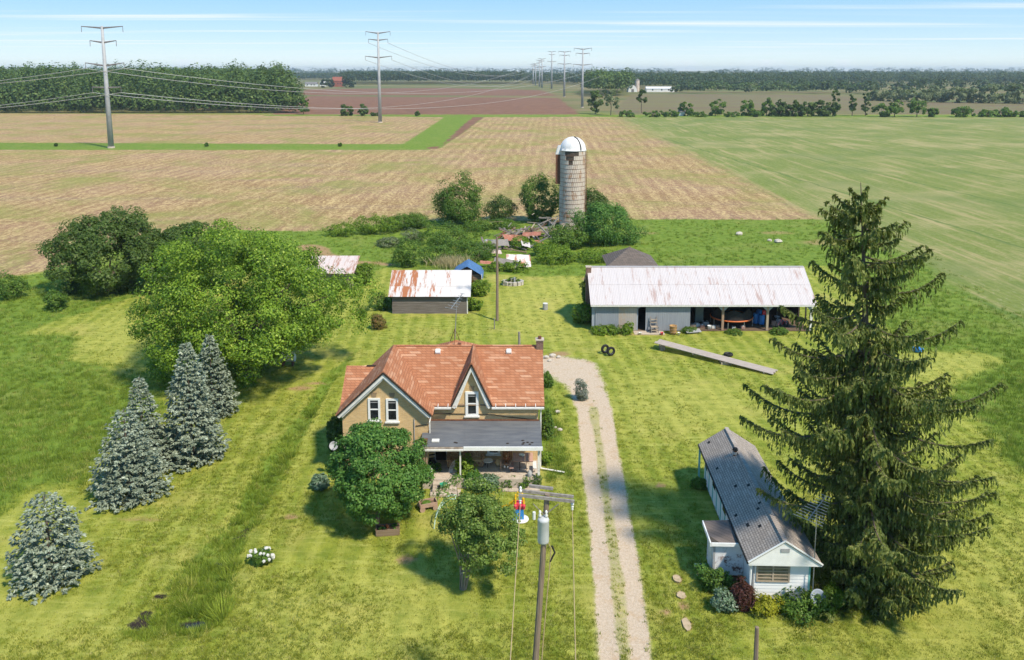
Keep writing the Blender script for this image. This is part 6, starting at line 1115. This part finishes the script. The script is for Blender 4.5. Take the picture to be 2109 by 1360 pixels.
def stone_tub():
    g = at(1056, 586); T = wempty('stone_planter', g, 'overgrown low stone trough with a hand pump behind the yard pole', 'trough'); n = 14
    for k in range(n): a = 2*math.pi*k/n; MB().box(g+Vector((math.cos(a)*1.15, math.sin(a)*.75, .22)), (.42, .3, .45), Matrix.Rotation(a+1.57, 3, 'Z')).build('block', M['stone'], T)
    r = np.random.RandomState(5); pos, nr, cc = crown_pts(r, (g.x, g.y, .35), (1.0, .65, .4), 30, 40, .2); leaves('foliage', pos, nr, r, .14, MATS['bush_leaf'], T); MB().cyl(g+Vector((.2, -.3, .2)), g+Vector((.2, -.3, .95)), .12, .1, 8).build('pump', M['tin_grey'], T); MB().bar(g+Vector((.2, -.3, .85)), g+Vector((-.25, -.3, .75)), .05).build('handle', M['tin_grey'], T)
stone_tub()
def white_tank():
    g = at(594, 752); T = wempty('oil_tank', g, 'white oil tank half hidden under the spreading maple', 'tank'); MB().cyl(g+Vector((-.6, 0, .75)), g+Vector((.6, 0, .75)), .42, n=16).build('body', M['white_trim'], T)
    for s in (-.4, .4): MB().b2((g.x+s-.05, g.y-.3, -.05), (g.x+s+.05, g.y+.3, .4)).build('leg', M['rust_metal'], T)
white_tank()

# play set with yellow slide
def playset():
    g = at(1068, 1076); T = wempty('toy_playset', g, 'small plastic play set with yellow slide, red and blue panels on the front lawn', 'play set'); x, y = g.x, g.y+.35
    MB().lathe((x+.12, y-.1, .0), [(.42, .0), (.46, .05), (.44, .10), (.05, .12)], 22).build('base', M['white_clean'], T, True)
    MB().box((x, y, .42), (.62, .55, .60), None, .86).build('blue_body', M['blue_plastic'], T); MB().box((x+.05, y-.02, .88), (.66, .50, .30), None, .92).build('red_panel', M['red_plastic'], T)
    for s in (-1, 1): MB().tube([(x+.05+s*.24, y-.2, 1.0), (x+.05+s*.22, y-.2, 1.35), (x+.05+s*.10, y-.2, 1.5), (x+.05, y-.2, 1.53)], .055, 7).build('arch', M['yellow_plastic'], T); MB().tube([(x+.05+s*.24, y+.2, 1.0), (x+.05+s*.22, y+.2, 1.35), (x+.05+s*.10, y+.2, 1.5), (x+.05, y+.2, 1.53)], .055, 7).build('arch', M['yellow_plastic'], T)
    for s in (-.18, .12, .3): MB().blob((x+s, y-.3, .95), .10, random.Random(int(s*99)), 8, 5, .05).build('red_knob', M['red_plastic'], T)
    n = 9; vs = []; 
    for i in range(n+1):
        f = i/n; c = Vector((x-.25-1.25*f, y+.55*f, 1.0-.86*math.sin(f*1.45)/math.sin(1.45)+.02)); w = Vector((.38, .92, 0)).normalized()*.21
        for k, (q, h) in enumerate(((-1, .14), (-.8, .0), (.8, .0), (1, .14))): vs.append(c+w*q+Vector((0, 0, h)))
    MB().add(vs, [(i*4+k, i*4+k+1, i*4+k+5, i*4+k+4) for i in range(n) for k in range(3)]).build('slide', M['yellow_plastic'], T, True); MB().box((x-.75, y+.22, .3), (.07, .3, .55)).build('slide_leg', M['yellow_plastic'], T)
playset()
def wagon():
    g = at(880, 1052); W = empty('garden_wagon', (g.x, g.y+.25, 0), .35, 'pale wooden wagon planter on the lawn beside the round maple', 'wagon')
    for y in (-.28, .28): MB().b2((-.5, y-.025, .22), (.5, y+.025, .45)).build('side_board', M['cart_wood'], W)
    for x in (-.5, .5): MB().b2((x-.025, -.25, .22), (x+.025, .25, .48)).build('end_board', M['cart_wood'], W)
    MB().b2((-.48, -.25, .20), (.48, .25, .30)).build('soil', M['dirt_floor'], W)
    for x in (-.38, .38):
        for y in (-.34, .34): MB().cyl((x, y-.03, .16), (x, y+.03, .16), .16, n=14).build('wheel', M['cart_wood'], W)
    MB().bar((.5, 0, .3), (.85, .1, .55), .04).build('handle', M['cart_wood'], W)
    MB().blob((-.1, 0, .36), (.3, .18, .12), random.Random(2), 9, 5, .25).build('plants', M['bush_leaf'], W)
wagon()
def planter_box():
    g = at(797, 1104); P = empty('planter_box', (g.x, g.y+.3, 0), .12, 'brown wooden planter box with orange flowers under the round maple', 'planter'); 
    for y in (-.3, .3): MB().b2((-.62, y-.03, 0), (.62, y+.03, .36)).build('side_board', M['brown_boards'], P)
    for x in (-.62, .62): MB().b2((x-.03, -.27, 0), (x+.03, .27, .36)).build('end_board', M['brown_boards'], P)
    MB().b2((-.59, -.27, .05), (.59, .27, .30)).build('soil', M['dirt_floor'], P); r = random.Random(3)
    for k in range(9): MB().blob((r.uniform(-.5, .5), r.uniform(-.2, .2), .36), (.09, .09, .09), r, 7, 4, .3).build('flower_clump', M['bush_leaf' if k % 3 else 'orange_paint'], P)
planter_box()
def arbor():
    a, c = at(894, 1090), at(955, 1062); T = wempty('hoop_trellis', (a+c)/2, 'thin pale green hoop trellis behind the small front tree', 'trellis'); m = (a+c)/2
    for k in range(2): o = Vector((0, .45*k, 0)); MB().tube([a.lerp(c, .5-.5*math.cos(t))+Vector((0, 0, 1.35*math.sin(t)))+o for t in [i*math.pi/14 for i in range(15)]], .028, 6).build('hoop', M['pale_green_pipe'], T)
    for i in (2, 5, 7, 9, 12): t = i*math.pi/14; p = a.lerp(c, .5-.5*math.cos(t))+Vector((0, 0, 1.35*math.sin(t))); MB().cyl(p, p+Vector((0, .45, 0)), .018, n=5).build('rung', M['pale_green_pipe'], T)
arbor()
def slabs():
    for i, (x, y, w, d, lb) in enumerate([(1394, 1192, .34, .5, 'furthest of three worn stepping stones left of the mobile home'), (1403, 1226, .4, .42, 'middle of three worn stepping stones left of the mobile home'), (1414, 1286, .34, .7, 'nearest, longest of three worn stepping stones left of the mobile home')]):
        g = at(x, y); r = random.Random(i); n = 10; vs = [(math.cos(2*math.pi*k/n)*w/2*r.uniform(.85, 1.15)*(1.25 if k % 5 else 1), math.sin(2*math.pi*k/n)*d/2*r.uniform(.85, 1.15)*1.2, 0) for k in range(n)]
        o = MB().prism(vs, 0, (0, 0, .05)).build('stepping_stone', M['worn_slab'], None, False, (g.x, g.y, -.015)); tag(o, lb, 'paving stone', 'stepping stones')
    g0, g1 = at(1035, 1012), at(1112, 1012); o = MB().b2((g0.x, g0.y-.05, -.05), (g1.x, g0.y+.5, .05)).build('garden_path', M['concrete']); o['kind'] = 'structure'
    g0, g1 = at(885, 1022), at(948, 1022); o = MB().b2((g0.x, g0.y, -.05), (g1.x, g0.y+.7, .06)).build('step_landing', M['concrete']); o['kind'] = 'structure'
slabs()

# ---------------------------------------------------------------- on the porch (floor at 0.6 m)
def porch_things():
    z = .6
    def X(px, Y): return V(px, 940, Y).x
    def seat(name, label, x, y, w, yaw, cloth, two=False):
        S = empty(name, (x, y, z), yaw, label, 'sofa' if two else 'armchair'); MB().box((0, 0, .24), (w, .72, .3)).build('base', M[cloth], S)
        b = MB().box((0, .30, .62), (w, .2, .62), Matrix.Rotation(-.15, 3, 'X')).build('backrest', M[cloth], S)
        for s in (-1, 1): MB().tube([(s*(w/2-.06), -.34, .5), (s*(w/2-.06), 0, .55), (s*(w/2-.06), .3, .58)], .10, 8).build('armrest', M[cloth], S); MB().box((s*(w/2-.06), 0, .35), (.14, .68, .35)).build('arm_panel', M[cloth], S)
        for k in range(2 if two else 1): c = (k-.5)*w*.42 if two else 0; MB().box((c, -.06, .44), (w*(.4 if two else .68), .56, .14), None, .94).build('seat_cushion', M['tan_cloth' if k == 1 else cloth], S); MB().box((c, .20, .70), (w*(.4 if two else .66), .16, .46), Matrix.Rotation(-.2, 3, 'X'), .9).build('back_cushion', M[cloth], S)
        for sx in (-1, 1):
            for sy in (-1, 1): MB().box((sx*(w/2-.08), sy*.3, .05), (.06, .06, .1)).build('leg', M['dark_wood'], S)
    seat('porch_armchair', 'brown floral armchair on the porch beside the dark door', X(935, 48.4), 48.35, .85, .1, 'floral_cloth'); seat('porch_sofa', 'brown and tan floral loveseat on the porch under the window', X(972, 48.4), 48.4, 1.45, 0, 'floral_cloth', True)
    C = empty('folding_lounge_chair', (X(886, 48)+.05, 48.1, z), .3, 'black folding lounge chair with tan striped cushion left of the door', 'chair')
    for s in (-1, 1): MB().tube([(s*.28, -.35, 0), (s*.28, .1, .45), (s*.28, .35, 1.05)], .02, 6).build('side_frame', M['steel'], C); MB().tube([(s*.28, .3, 0), (s*.28, -.05, .5), (s*.28, -.38, .42)], .02, 6).build('leg', M['steel'], C)
    for k in range(7): f = k/6; MB().box((0, .08+.27*f, .45+.56*f), (.52, .08, .10), Matrix.Rotation(1.1, 3, 'X')).build('back_pad', M['tan_cloth' if k in (2, 4) else 'black_cloth'], C)
    MB().box((0, -.15, .43), (.52, .46, .09)).build('seat_pad', M['black_cloth'], C); MB().tube([(-.28, .35, 1.05), (0, .42, 1.2), (.28, .35, 1.05)], .02, 6).build('headrest_bar', M['steel'], C)
    B = empty('broom', (X(879, 47.4), 47.45, z), 0, 'wooden broom leaning against the wing wall at the porch left end', 'broom'); MB().cyl((.12, 0, .12), (-.1, .3, 1.25), .015, n=6).build('handle', M['pale_boards'], B); MB().box((.13, -.02, .07), (.24, .07, .14), None, .7).build('bristles', M['tan_cloth'], B)
    for i, (px, y, lb) in enumerate([(883, 46.95, 'white bucket at the porch left front post')]): b = empty('white_bucket', (X(px, y)+.05, y, z), 0, lb, 'bucket'); MB().lathe((0, 0, 0), [(.14, 0), (.17, .32), (.18, .33), (.16, .32), (.13, .03)], 16).build('body', M['white_clean'], b, True); MB().tube([(-.17, 0, .3), (-.12, -.14, .22), (.12, -.14, .22), (.17, 0, .3)], .008, 5).build('handle', M['steel'], b)
    b = empty('white_sack', (X(880, 47.1)+.1, 47.25, z), 0, 'lumpy white sack behind the white bucket on the porch', 'sack'); MB().blob((0, 0, .22), (.2, .17, .24), random.Random(1), 10, 6, .12).build('body', M['white_trim'], b, True); MB().blob((0, 0, .46), (.06, .06, .06), random.Random(2), 8, 4, .2).build('knot', M['white_trim'], b)
    # white wire plant stand in front of the armchair
    W = empty('wire_plant_stand', (X(932, 47.5), 47.55, z), .2, 'white scrolled wire plant stand in front of the floral armchair', 'plant stand')
    for k in range(4): MB().tube([(-.25+.06*k, 0, 0), (-.15+.08*k, .05, .3), (-.02+.08*k, .05, .55), (.16+.05*k, .03, .78)], .014, 5).build('scroll', M['white_clean'], W)
    for k in range(3): MB().tube([(-.2+.14*k, .02, .12+.22*k), (.0+.14*k, .03, .14+.22*k)], .012, 5).build('rung', M['white_clean'], W)
    MB().box((0, 0, .012), (.5, .16, .02)).build('foot_plate', M['white_trim'], W)
    t = empty('round_table', (X(1005, 48.3), 48.3, z), 0, 'small round white-topped table under the small porch window', 'table'); MB().lathe((0, 0, 0), [(.30, .34), (.31, .36), (.30, .39), (.02, .39)], 20).build('top', M['white_trim'], t)
    for k in range(3): a = k*2.1+.4; MB().cyl((math.cos(a)*.22, math.sin(a)*.22, 0), (math.cos(a)*.1, math.sin(a)*.1, .345), .018, n=6).build('leg', M['dark_wood'], t)
    s = empty('yellow_bag', (X(1026, 48.2), 48.25, z), 0, 'pale yellow bag beside the wooden chair on the porch', 'bag'); MB().blob((0, 0, .24), (.22, .16, .27), random.Random(5), 10, 6, .12).build('body', M['tan_cloth'], s, True); MB().tube([(-.1, 0, .44), (0, 0, .58), (.1, 0, .44)], .014, 5).build('strap', M['basket'], s)
    # wooden chair with a plush toy
    C = empty('wooden_armchair', (X(1043, 48), 47.95, z), -.15, 'dark wooden armchair on the porch holding a plush toy', 'chair')
    for sx in (-1, 1):
        for sy in (-1, 1): MB().box((sx*.3, sy*.27, .22), (.06, .06, .44 if sy > 0 else .62)).build('leg', M['cart_wood'], C)
        MB().box((sx*.3, -.02, .6), (.09, .66, .035)).build('armrest', M['cart_wood'], C)
    for k in range(6): MB().box((-.25+.1*k, .30, .75), (.075, .03, .62), Matrix.Rotation(-.2, 3, 'X')).build('back_slat', M['plush_brown'], C)
    for k in range(5): MB().box((0, -.24+.115*k, .42), (.58, .1, .03)).build('seat_slat', M['cart_wood'], C)
    P = empty('plush_toy', (X(1043, 48)+.02, 47.95, z+.44), -.1, 'brown plush animal with white feet sitting in the wooden porch chair', 'toy'); r = random.Random(8)
    MB().blob((0, .05, .22), (.15, .12, .22), r, 10, 6, .04).build('body', M['plush_brown'], P, True); h = MB().blob((0, 0, .50), (.13, .13, .13), r, 10, 6, .04).build('head', M['plush_brown'], P, True)
    for s in (-1, 1): MB().blob((s*.10, .02, .62), (.04, .03, .06), r, 8, 5, .03).build('ear', M['plush_brown'], h, True); MB().tube([(s*.08, -.02, .08), (s*.1, -.22, .05), (s*.1, -.27, -.1)], [.06, .055, .05], 7).build('leg', M['plush_brown'], P, True); MB().blob((s*.1, -.30, -.16), (.05, .06, .09), r, 8, 5, .03).build('foot', M['white_clean'], P, True); MB().tube([(s*.13, 0, .34), (s*.2, -.1, .2)], [.05, .04], 7).build('arm', M['plush_brown'], P, True)
    MB().blob((0, -.13, .46), (.05, .04, .04), r, 8, 5, .03).build('muzzle', M['tan_cloth'], h, True)
    # tilted picnic table
    T = empty('picnic_table', (X(1077, 47.9), 47.75, z), 0, 'folding table with faded red top and black tube legs at the porch right end', 'table')
    for k in range(5): MB().box((-.5+.25*k, .12, .80), (.235, .72, .035), Matrix.Rotation(.35, 3, 'X')).build('board', M['pink_wood'], T)
    for s in (-1, 1): MB().tube([(s*.2, .1, .75), (s*.2, .0, .3), (s*.2, -.05, .03)], .022, 6).build('leg', M['black_rubber'], T)
    MB().tube([(-.75, -.2, .38), (-.72, -.25, .05), (-.4, -.3, .03), (.4, -.3, .03), (.72, -.25, .05), (.75, -.2, .38)], .022, 6).build('foot_frame', M['black_rubber'], T); MB().tube([(-.62, -.12, .62), (.62, -.12, .62)], .02, 6).build('cross_tube', M['black_rubber'], T); MB().box((-.7, -.1, .40), (.26, .9, .035)).build('bench_board', M['pink_wood'], T); MB().box((.72, -.1, .40), (.22, .9, .035)).build('bench_board', M['white_trim'], T)
    c = MB().blob((0, 0, 0), (.18, .12, .07), random.Random(3), 9, 5, .3).build('cloth_bundle', M['white_clean'], None, False, (X(1075, 47.95), 47.93, z+.93)); tag(c, 'crumpled white cloth lying on the faded red porch table', 'cloth')
    j = empty('plastic_jug', (X(1091, 46.95), 46.98, z), 0, 'translucent grey plastic jug at the porch right front corner', 'jug'); MB().lathe((0, 0, 0), [(.13, 0), (.14, .03), (.14, .26), (.06, .36), (.04, .40)], 14).build('body', M['tin_grey'], j, True); MB().tube([(.06, 0, .36), (.15, 0, .33), (.14, 0, .2)], .015, 5).build('handle', M['tin_grey'], j)
    wb = empty('toy_wheelbarrow', (X(912, 46.1), 46.08, .30), .3, 'green toy wheelbarrow with white handles on the porch steps', 'wheelbarrow'); MB().box((0, 0, .24), (.42, .28, .16), Matrix.Rotation(math.pi, 3, 'X'), .75).build('tray', M['green_plastic'], wb)
    for s in (-1, 1): MB().tube([(-.2, s*.06, .1), (.1, s*.12, .2), (.38, s*.15, .42)], .018, 6).build('handle', M['white_clean'], wb); MB().tube([(.12, s*.12, .18), (.16, s*.14, .01)], .018, 6).build('leg', M['white_clean'], wb)
    MB().cyl((-.25, -.03, .09), (-.25, .03, .09), .09, n=14).build('wheel', M['black_rubber'], wb)
porch_things()

# ---------------------------------------------------------------- in and before the barn
def barn_things():
    Y0 = 77.3
    def X(px, Y): return V(px, 660, Y).x
    T = wempty('trampoline', (X(1510, 78.6), 78.9, 0), 'round trampoline with orange rim and sagging black net in the barn', 'trampoline'); cx, cy, R = X(1510, 78.6), 79.3, 2.05
    ring = [(cx+R*math.cos(a), cy+R*.95*math.sin(a), .86) for a in [2*math.pi*i/36 for i in range(37)]]; MB().tube(ring, .075, 6).build('rim', M['orange_paint'], T); MB().lathe((cx, cy, .86), [(R-.05, 0), (R-.3, .01), (.02, -.03)], 36, 1, .95).build('mat', M['black_cloth'], T)
    for k in range(8): a = 2*math.pi*(k+.5)/8; p = Vector((cx+R*math.cos(a), cy+R*.95*math.sin(a), .03)); MB().cyl(p, p+Vector((0, 0, .83)), .035, n=6).build('leg', M['steel'], T); MB().cyl(p+Vector((0, 0, .83)), p+Vector((0, 0, 2.1 if k % 3 else 1.7)), .025, n=6).build('net_pole', M['black_cloth'], T)
    vs = []; n = 40; r = random.Random(3)
    for j in range(4):
        for i in range(n): a = 2*math.pi*i/n; sag = .35*math.sin(a*4+.5)**2+r.uniform(0, .1); vs.append((cx+R*.96*math.cos(a), cy+R*.92*math.sin(a), .9+(1.15-sag)*j/3))
    MB().add(vs, [(j*n+i, j*n+(i+1) % n, (j+1)*n+(i+1) % n, (j+1)*n+i) for j in range(3) for i in range(n)]).build('safety_net', M['black_cloth'], T, True)
    def barrel(px, Y, lb, mat, h=.9, r_=.29, grp=None, z=0.04): g = Vector((X(px, Y), Y, z)); B = wempty('barrel', g, lb, 'barrel', grp); MB().lathe(g, [(r_*.92, 0), (r_, .05), (r_*1.03, h*.33), (r_, h*.36), (r_*1.03, h*.66), (r_, h*.7), (r_, h*.95), (r_*.9, h)], 16).build('body', M[mat], B, True); MB().lathe(g, [(r_*.85, h+.002), (r_*.8, h+.025), (.02, h+.03)], 16).build('lid', M[mat], B)
    barrel(1556, 79.6, 'left blue plastic barrel in the open barn bay', 'blue_plastic', 1.0, grp='blue barrels'); barrel(1568, 79.3, 'front blue plastic barrel beside the barn post', 'blue_plastic', .95, grp='blue barrels'); barrel(1562, 80.4, 'rear blue plastic barrel in the open barn bay', 'blue_plastic', 1.1, grp='blue barrels')
    g = Vector((X(1574, 79.2), 79.25, 1.02)); B = wempty('fuel_can', g, 'red fuel can on top of a blue barrel beside the barn post', 'can'); MB().box(g+Vector((-.05, 0, .22)), (.34, .26, .42), None, .8).build('body', M['red_plastic'], B); MB().cyl(g+Vector((.05, 0, .43)), g+Vector((.14, 0, .56)), .04, n=8).build('spout', M['red_plastic'], B)
    g = Vector((X(1440, 80), 80.0, .04)); B = wempty('metal_cabinet', g, 'tall grey-green metal cabinet inside the barn', 'cabinet'); MB().b2((g.x-.4, 80, .04), (g.x+.4, 80.5, 1.75)).build('body', M['grey_cabinet'], B)
    for s in (-1, 1): d = MB().b2((g.x+(.01 if s > 0 else -.38), 79.97, .1), (g.x+(.38 if s > 0 else -.01), 79.995, 1.7)).build('door', M['grey_cabinet'], B); MB().b2((g.x+s*.06-.01, 79.94, .85), (g.x+s*.06+.01, 79.968, 1.0)).build('handle', M['steel'], d)
    r = random.Random(21)
    junk = [(1428, 78.2, .5, 'pale_boards', 'box'), (1436, 78.6, .42, 'white_trim', 'box'), (1447, 78.3, .38, 'pink_wood', 'crate'), (1453, 79.0, .55, 'tin_grey', 'crate'), (1470, 78.0, .35, 'porcelain', 'box'), (1478, 78.3, .3, 'cart_wood', 'crate'), (1530, 77.9, .36, 'pink_wood', 'box'), (1512, 77.8, .32, 'porcelain', 'box'), (1595, 79, .5, 'cart_wood', 'crate'), (1606, 79.4, .6, 'tin_grey', 'crate'), (1618, 79.0, .5, 'dark_wood', 'crate'), (1600, 80.2, .7, 'dark_wood', 'crate')]
    wd = ['at the partition of the first open bay', 'white, second from the barn partition', 'pinkish, before the metal cabinet', 'grey, right of the metal cabinet', 'whitish, just left of the trampoline legs', 'brown, under the left trampoline edge', 'pinkish, under the right trampoline edge', 'whitish, under the trampoline middle', 'brown, right of the barn post with the blue barrels', 'grey, in the rightmost barn bay', 'dark, at the far right of the rightmost barn bay', 'large dark, at the back of the rightmost barn bay']
    for (px, Y, s, mt, nm), w in zip(junk, wd):
        g = Vector((X(px, Y), Y, .04)); B = empty('storage_'+nm, g, r.uniform(-.5, .5), 'open storage '+nm+' '+w, nm, 'clutter in the barn'); h = s*.7
        for y in (-s/2, s/2): MB().b2((-s/2, y-.015, 0), (s/2, y+.015, h)).build('side', M[mt], B)
        for x in (-s/2, s/2): MB().b2((x-.015, -s/2+.016, 0), (x+.015, s/2-.016, h)).build('end', M[mt], B)
        MB().blob((0, 0, h*.8), (s*.4, s*.4, s*.25), r, 8, 4, .3).build('contents', M[r.choice(('dark_wood', 'tin_grey', 'pink_wood', 'white_trim'))], B)
    b = empty('paint_bucket', (X(1461, 77.7), 77.6, .02), 0, 'white plastic bucket at the barn opening left of the trampoline', 'bucket'); MB().lathe((0, 0, 0), [(.16, 0), (.19, .38), (.20, .4), (.17, .38), (.15, .04)], 16).build('body', M['white_clean'], b, True); MB().tube([(-.19, 0, .36), (-.12, -.16, .25), (.12, -.16, .25), (.19, 0, .36)], .01, 5).build('handle', M['steel'], b)
    bx = empty('bicycle', (X(1612, 78), 78.1, .04), .4, 'dark bicycle parked in the rightmost barn bay', 'bicycle')
    for x in (-.5, .5): w = MB(); w.tube([(x+.32*math.cos(a), 0, .33+.32*math.sin(a)) for a in [2*math.pi*i/20 for i in range(21)]], .022, 5); o = w.build('wheel', M['black_rubber'], bx); MB().cyl((x, -.03, .33), (x, .03, .33), .05, n=8).build('hub', M['steel'], o)
    MB().tube([(-.5, 0, .33), (-.15, 0, .8), (.35, 0, .82), (.5, 0, .33)], .022, 6).build('frame', M['red_plastic'], bx); MB().tube([(-.15, 0, .8), (0, 0, .3), (.35, 0, .82)], .022, 6).build('down_tube', M['red_plastic'], bx); MB().box((-.17, 0, .9), (.24, .12, .05)).build('saddle', M['black_rubber'], bx); MB().tube([(.36, -.28, .98), (.34, 0, .95), (.36, .28, .98)], .015, 5).build('handlebar', M['steel'], bx)
    # in front of the closed doors
    C = empty('step_chair', (X(1348, 76.6), 76.55, 0), .05, 'grey wooden step chair against the right sliding barn door', 'chair')
    for s in (-1, 1): MB().bar((s*.34, .25, 0), (s*.30, .42, 1.55), .06).build('back_post', M['grey_wood'], C); MB().bar((s*.34, -.25, 0), (s*.33, -.2, .62), .06).build('leg', M['grey_wood'], C); MB().bar((s*.36, -.3, .66), (s*.34, .35, .72), .05, .04).build('armrest', M['grey_wood'], C)
    for zz in (.3, .62, .95, 1.25): MB().bar((-.33, .05 if zz < .7 else .36, zz), (.33, .05 if zz < .7 else .36, zz), .12 if zz > .7 else .5, .04).build('slat', M['pale_boards'], C)
    B = wempty('bushel_basket', (X(1387, 76.3), 76.3, 0), 'tall tan bushel basket before the right barn door', 'basket'); g = Vector((X(1387, 76.3), 76.3, 0)); MB().lathe(g, [(.28, 0), (.32, .2), (.35, .78), (.37, .82), (.33, .82), (.30, .5), (.25, .1)], 18).build('body', M['basket'], B, True)
    for zz in (.2, .5, .8): MB().tube([g+Vector(((.325+.045*zz)*math.cos(a), (.325+.045*zz)*math.sin(a), zz)) for a in [2*math.pi*i/18 for i in range(19)]], .018, 5).build('band', M['cart_wood'], B)
    o = empty('metal_sheet', (X(1428, 76.6), 76.5, .14), .2, 'grey metal sheet lying propped before the open bay', 'sheet'); MB().box((0, 0, .1), (1.5, .6, .03), Matrix.Rotation(.25, 3, 'X')).build('panel', M['tin_grey'], o); MB().b2((-.4, -.1, -.14), (.4, .15, .05)).build('block', M['stone'], o)
    g = Vector((X(1325, 76.6), 76.5, 0)); o = MB().b2((g.x-.9, g.y-.5, -.05), (g.x+2.0, g.y+.55, .06)).build('door_slab', M['concrete']); o['kind'] = 'structure'
    for i, (px, py, mt, lb) in enumerate([(1363, 690, 'red_plastic', 'small red pail beside the bushel basket'), (1398, 690, 'porcelain', 'small white pail right of the bushel basket'), (1318, 690, 'porcelain', 'white pail at the narrow barn door gap')]): g = at(px, py); b = empty('pail', (g.x, g.y, 0), 0, lb, 'pail'); MB().lathe((0, 0, 0), [(.10, 0), (.14, .24), (.15, .25), (.12, .24), (.09, .03)], 14).build('body', M[mt], b, True); MB().tube([(-.14, 0, .22), (0, -.12, .12), (.14, 0, .22)], .008, 5).build('handle', M['steel'], b)
plain('grey_cabinet', (.30, .33, .28), (.24, .27, .23), 2, .6)
barn_things()
def porch_lamp():
    L = wempty('porch_lamp', (V(1035, 917, 47.3).x, 47.3, 2.3), 'small white lamp hanging under the porch roof', 'lamp'); g = Vector((V(1035, 917, 47.3).x, 47.3, 2.3)); MB().cyl(g+Vector((0, 0, .25)), g+Vector((0, 0, .52)), .012, n=5).build('cord', M['black_rubber'], L); MB().lathe(g, [(.03, 0), (.09, .05), (.09, .16), (.04, .25)], 12).build('shade', M['white_clean'], L, True)
porch_lamp()
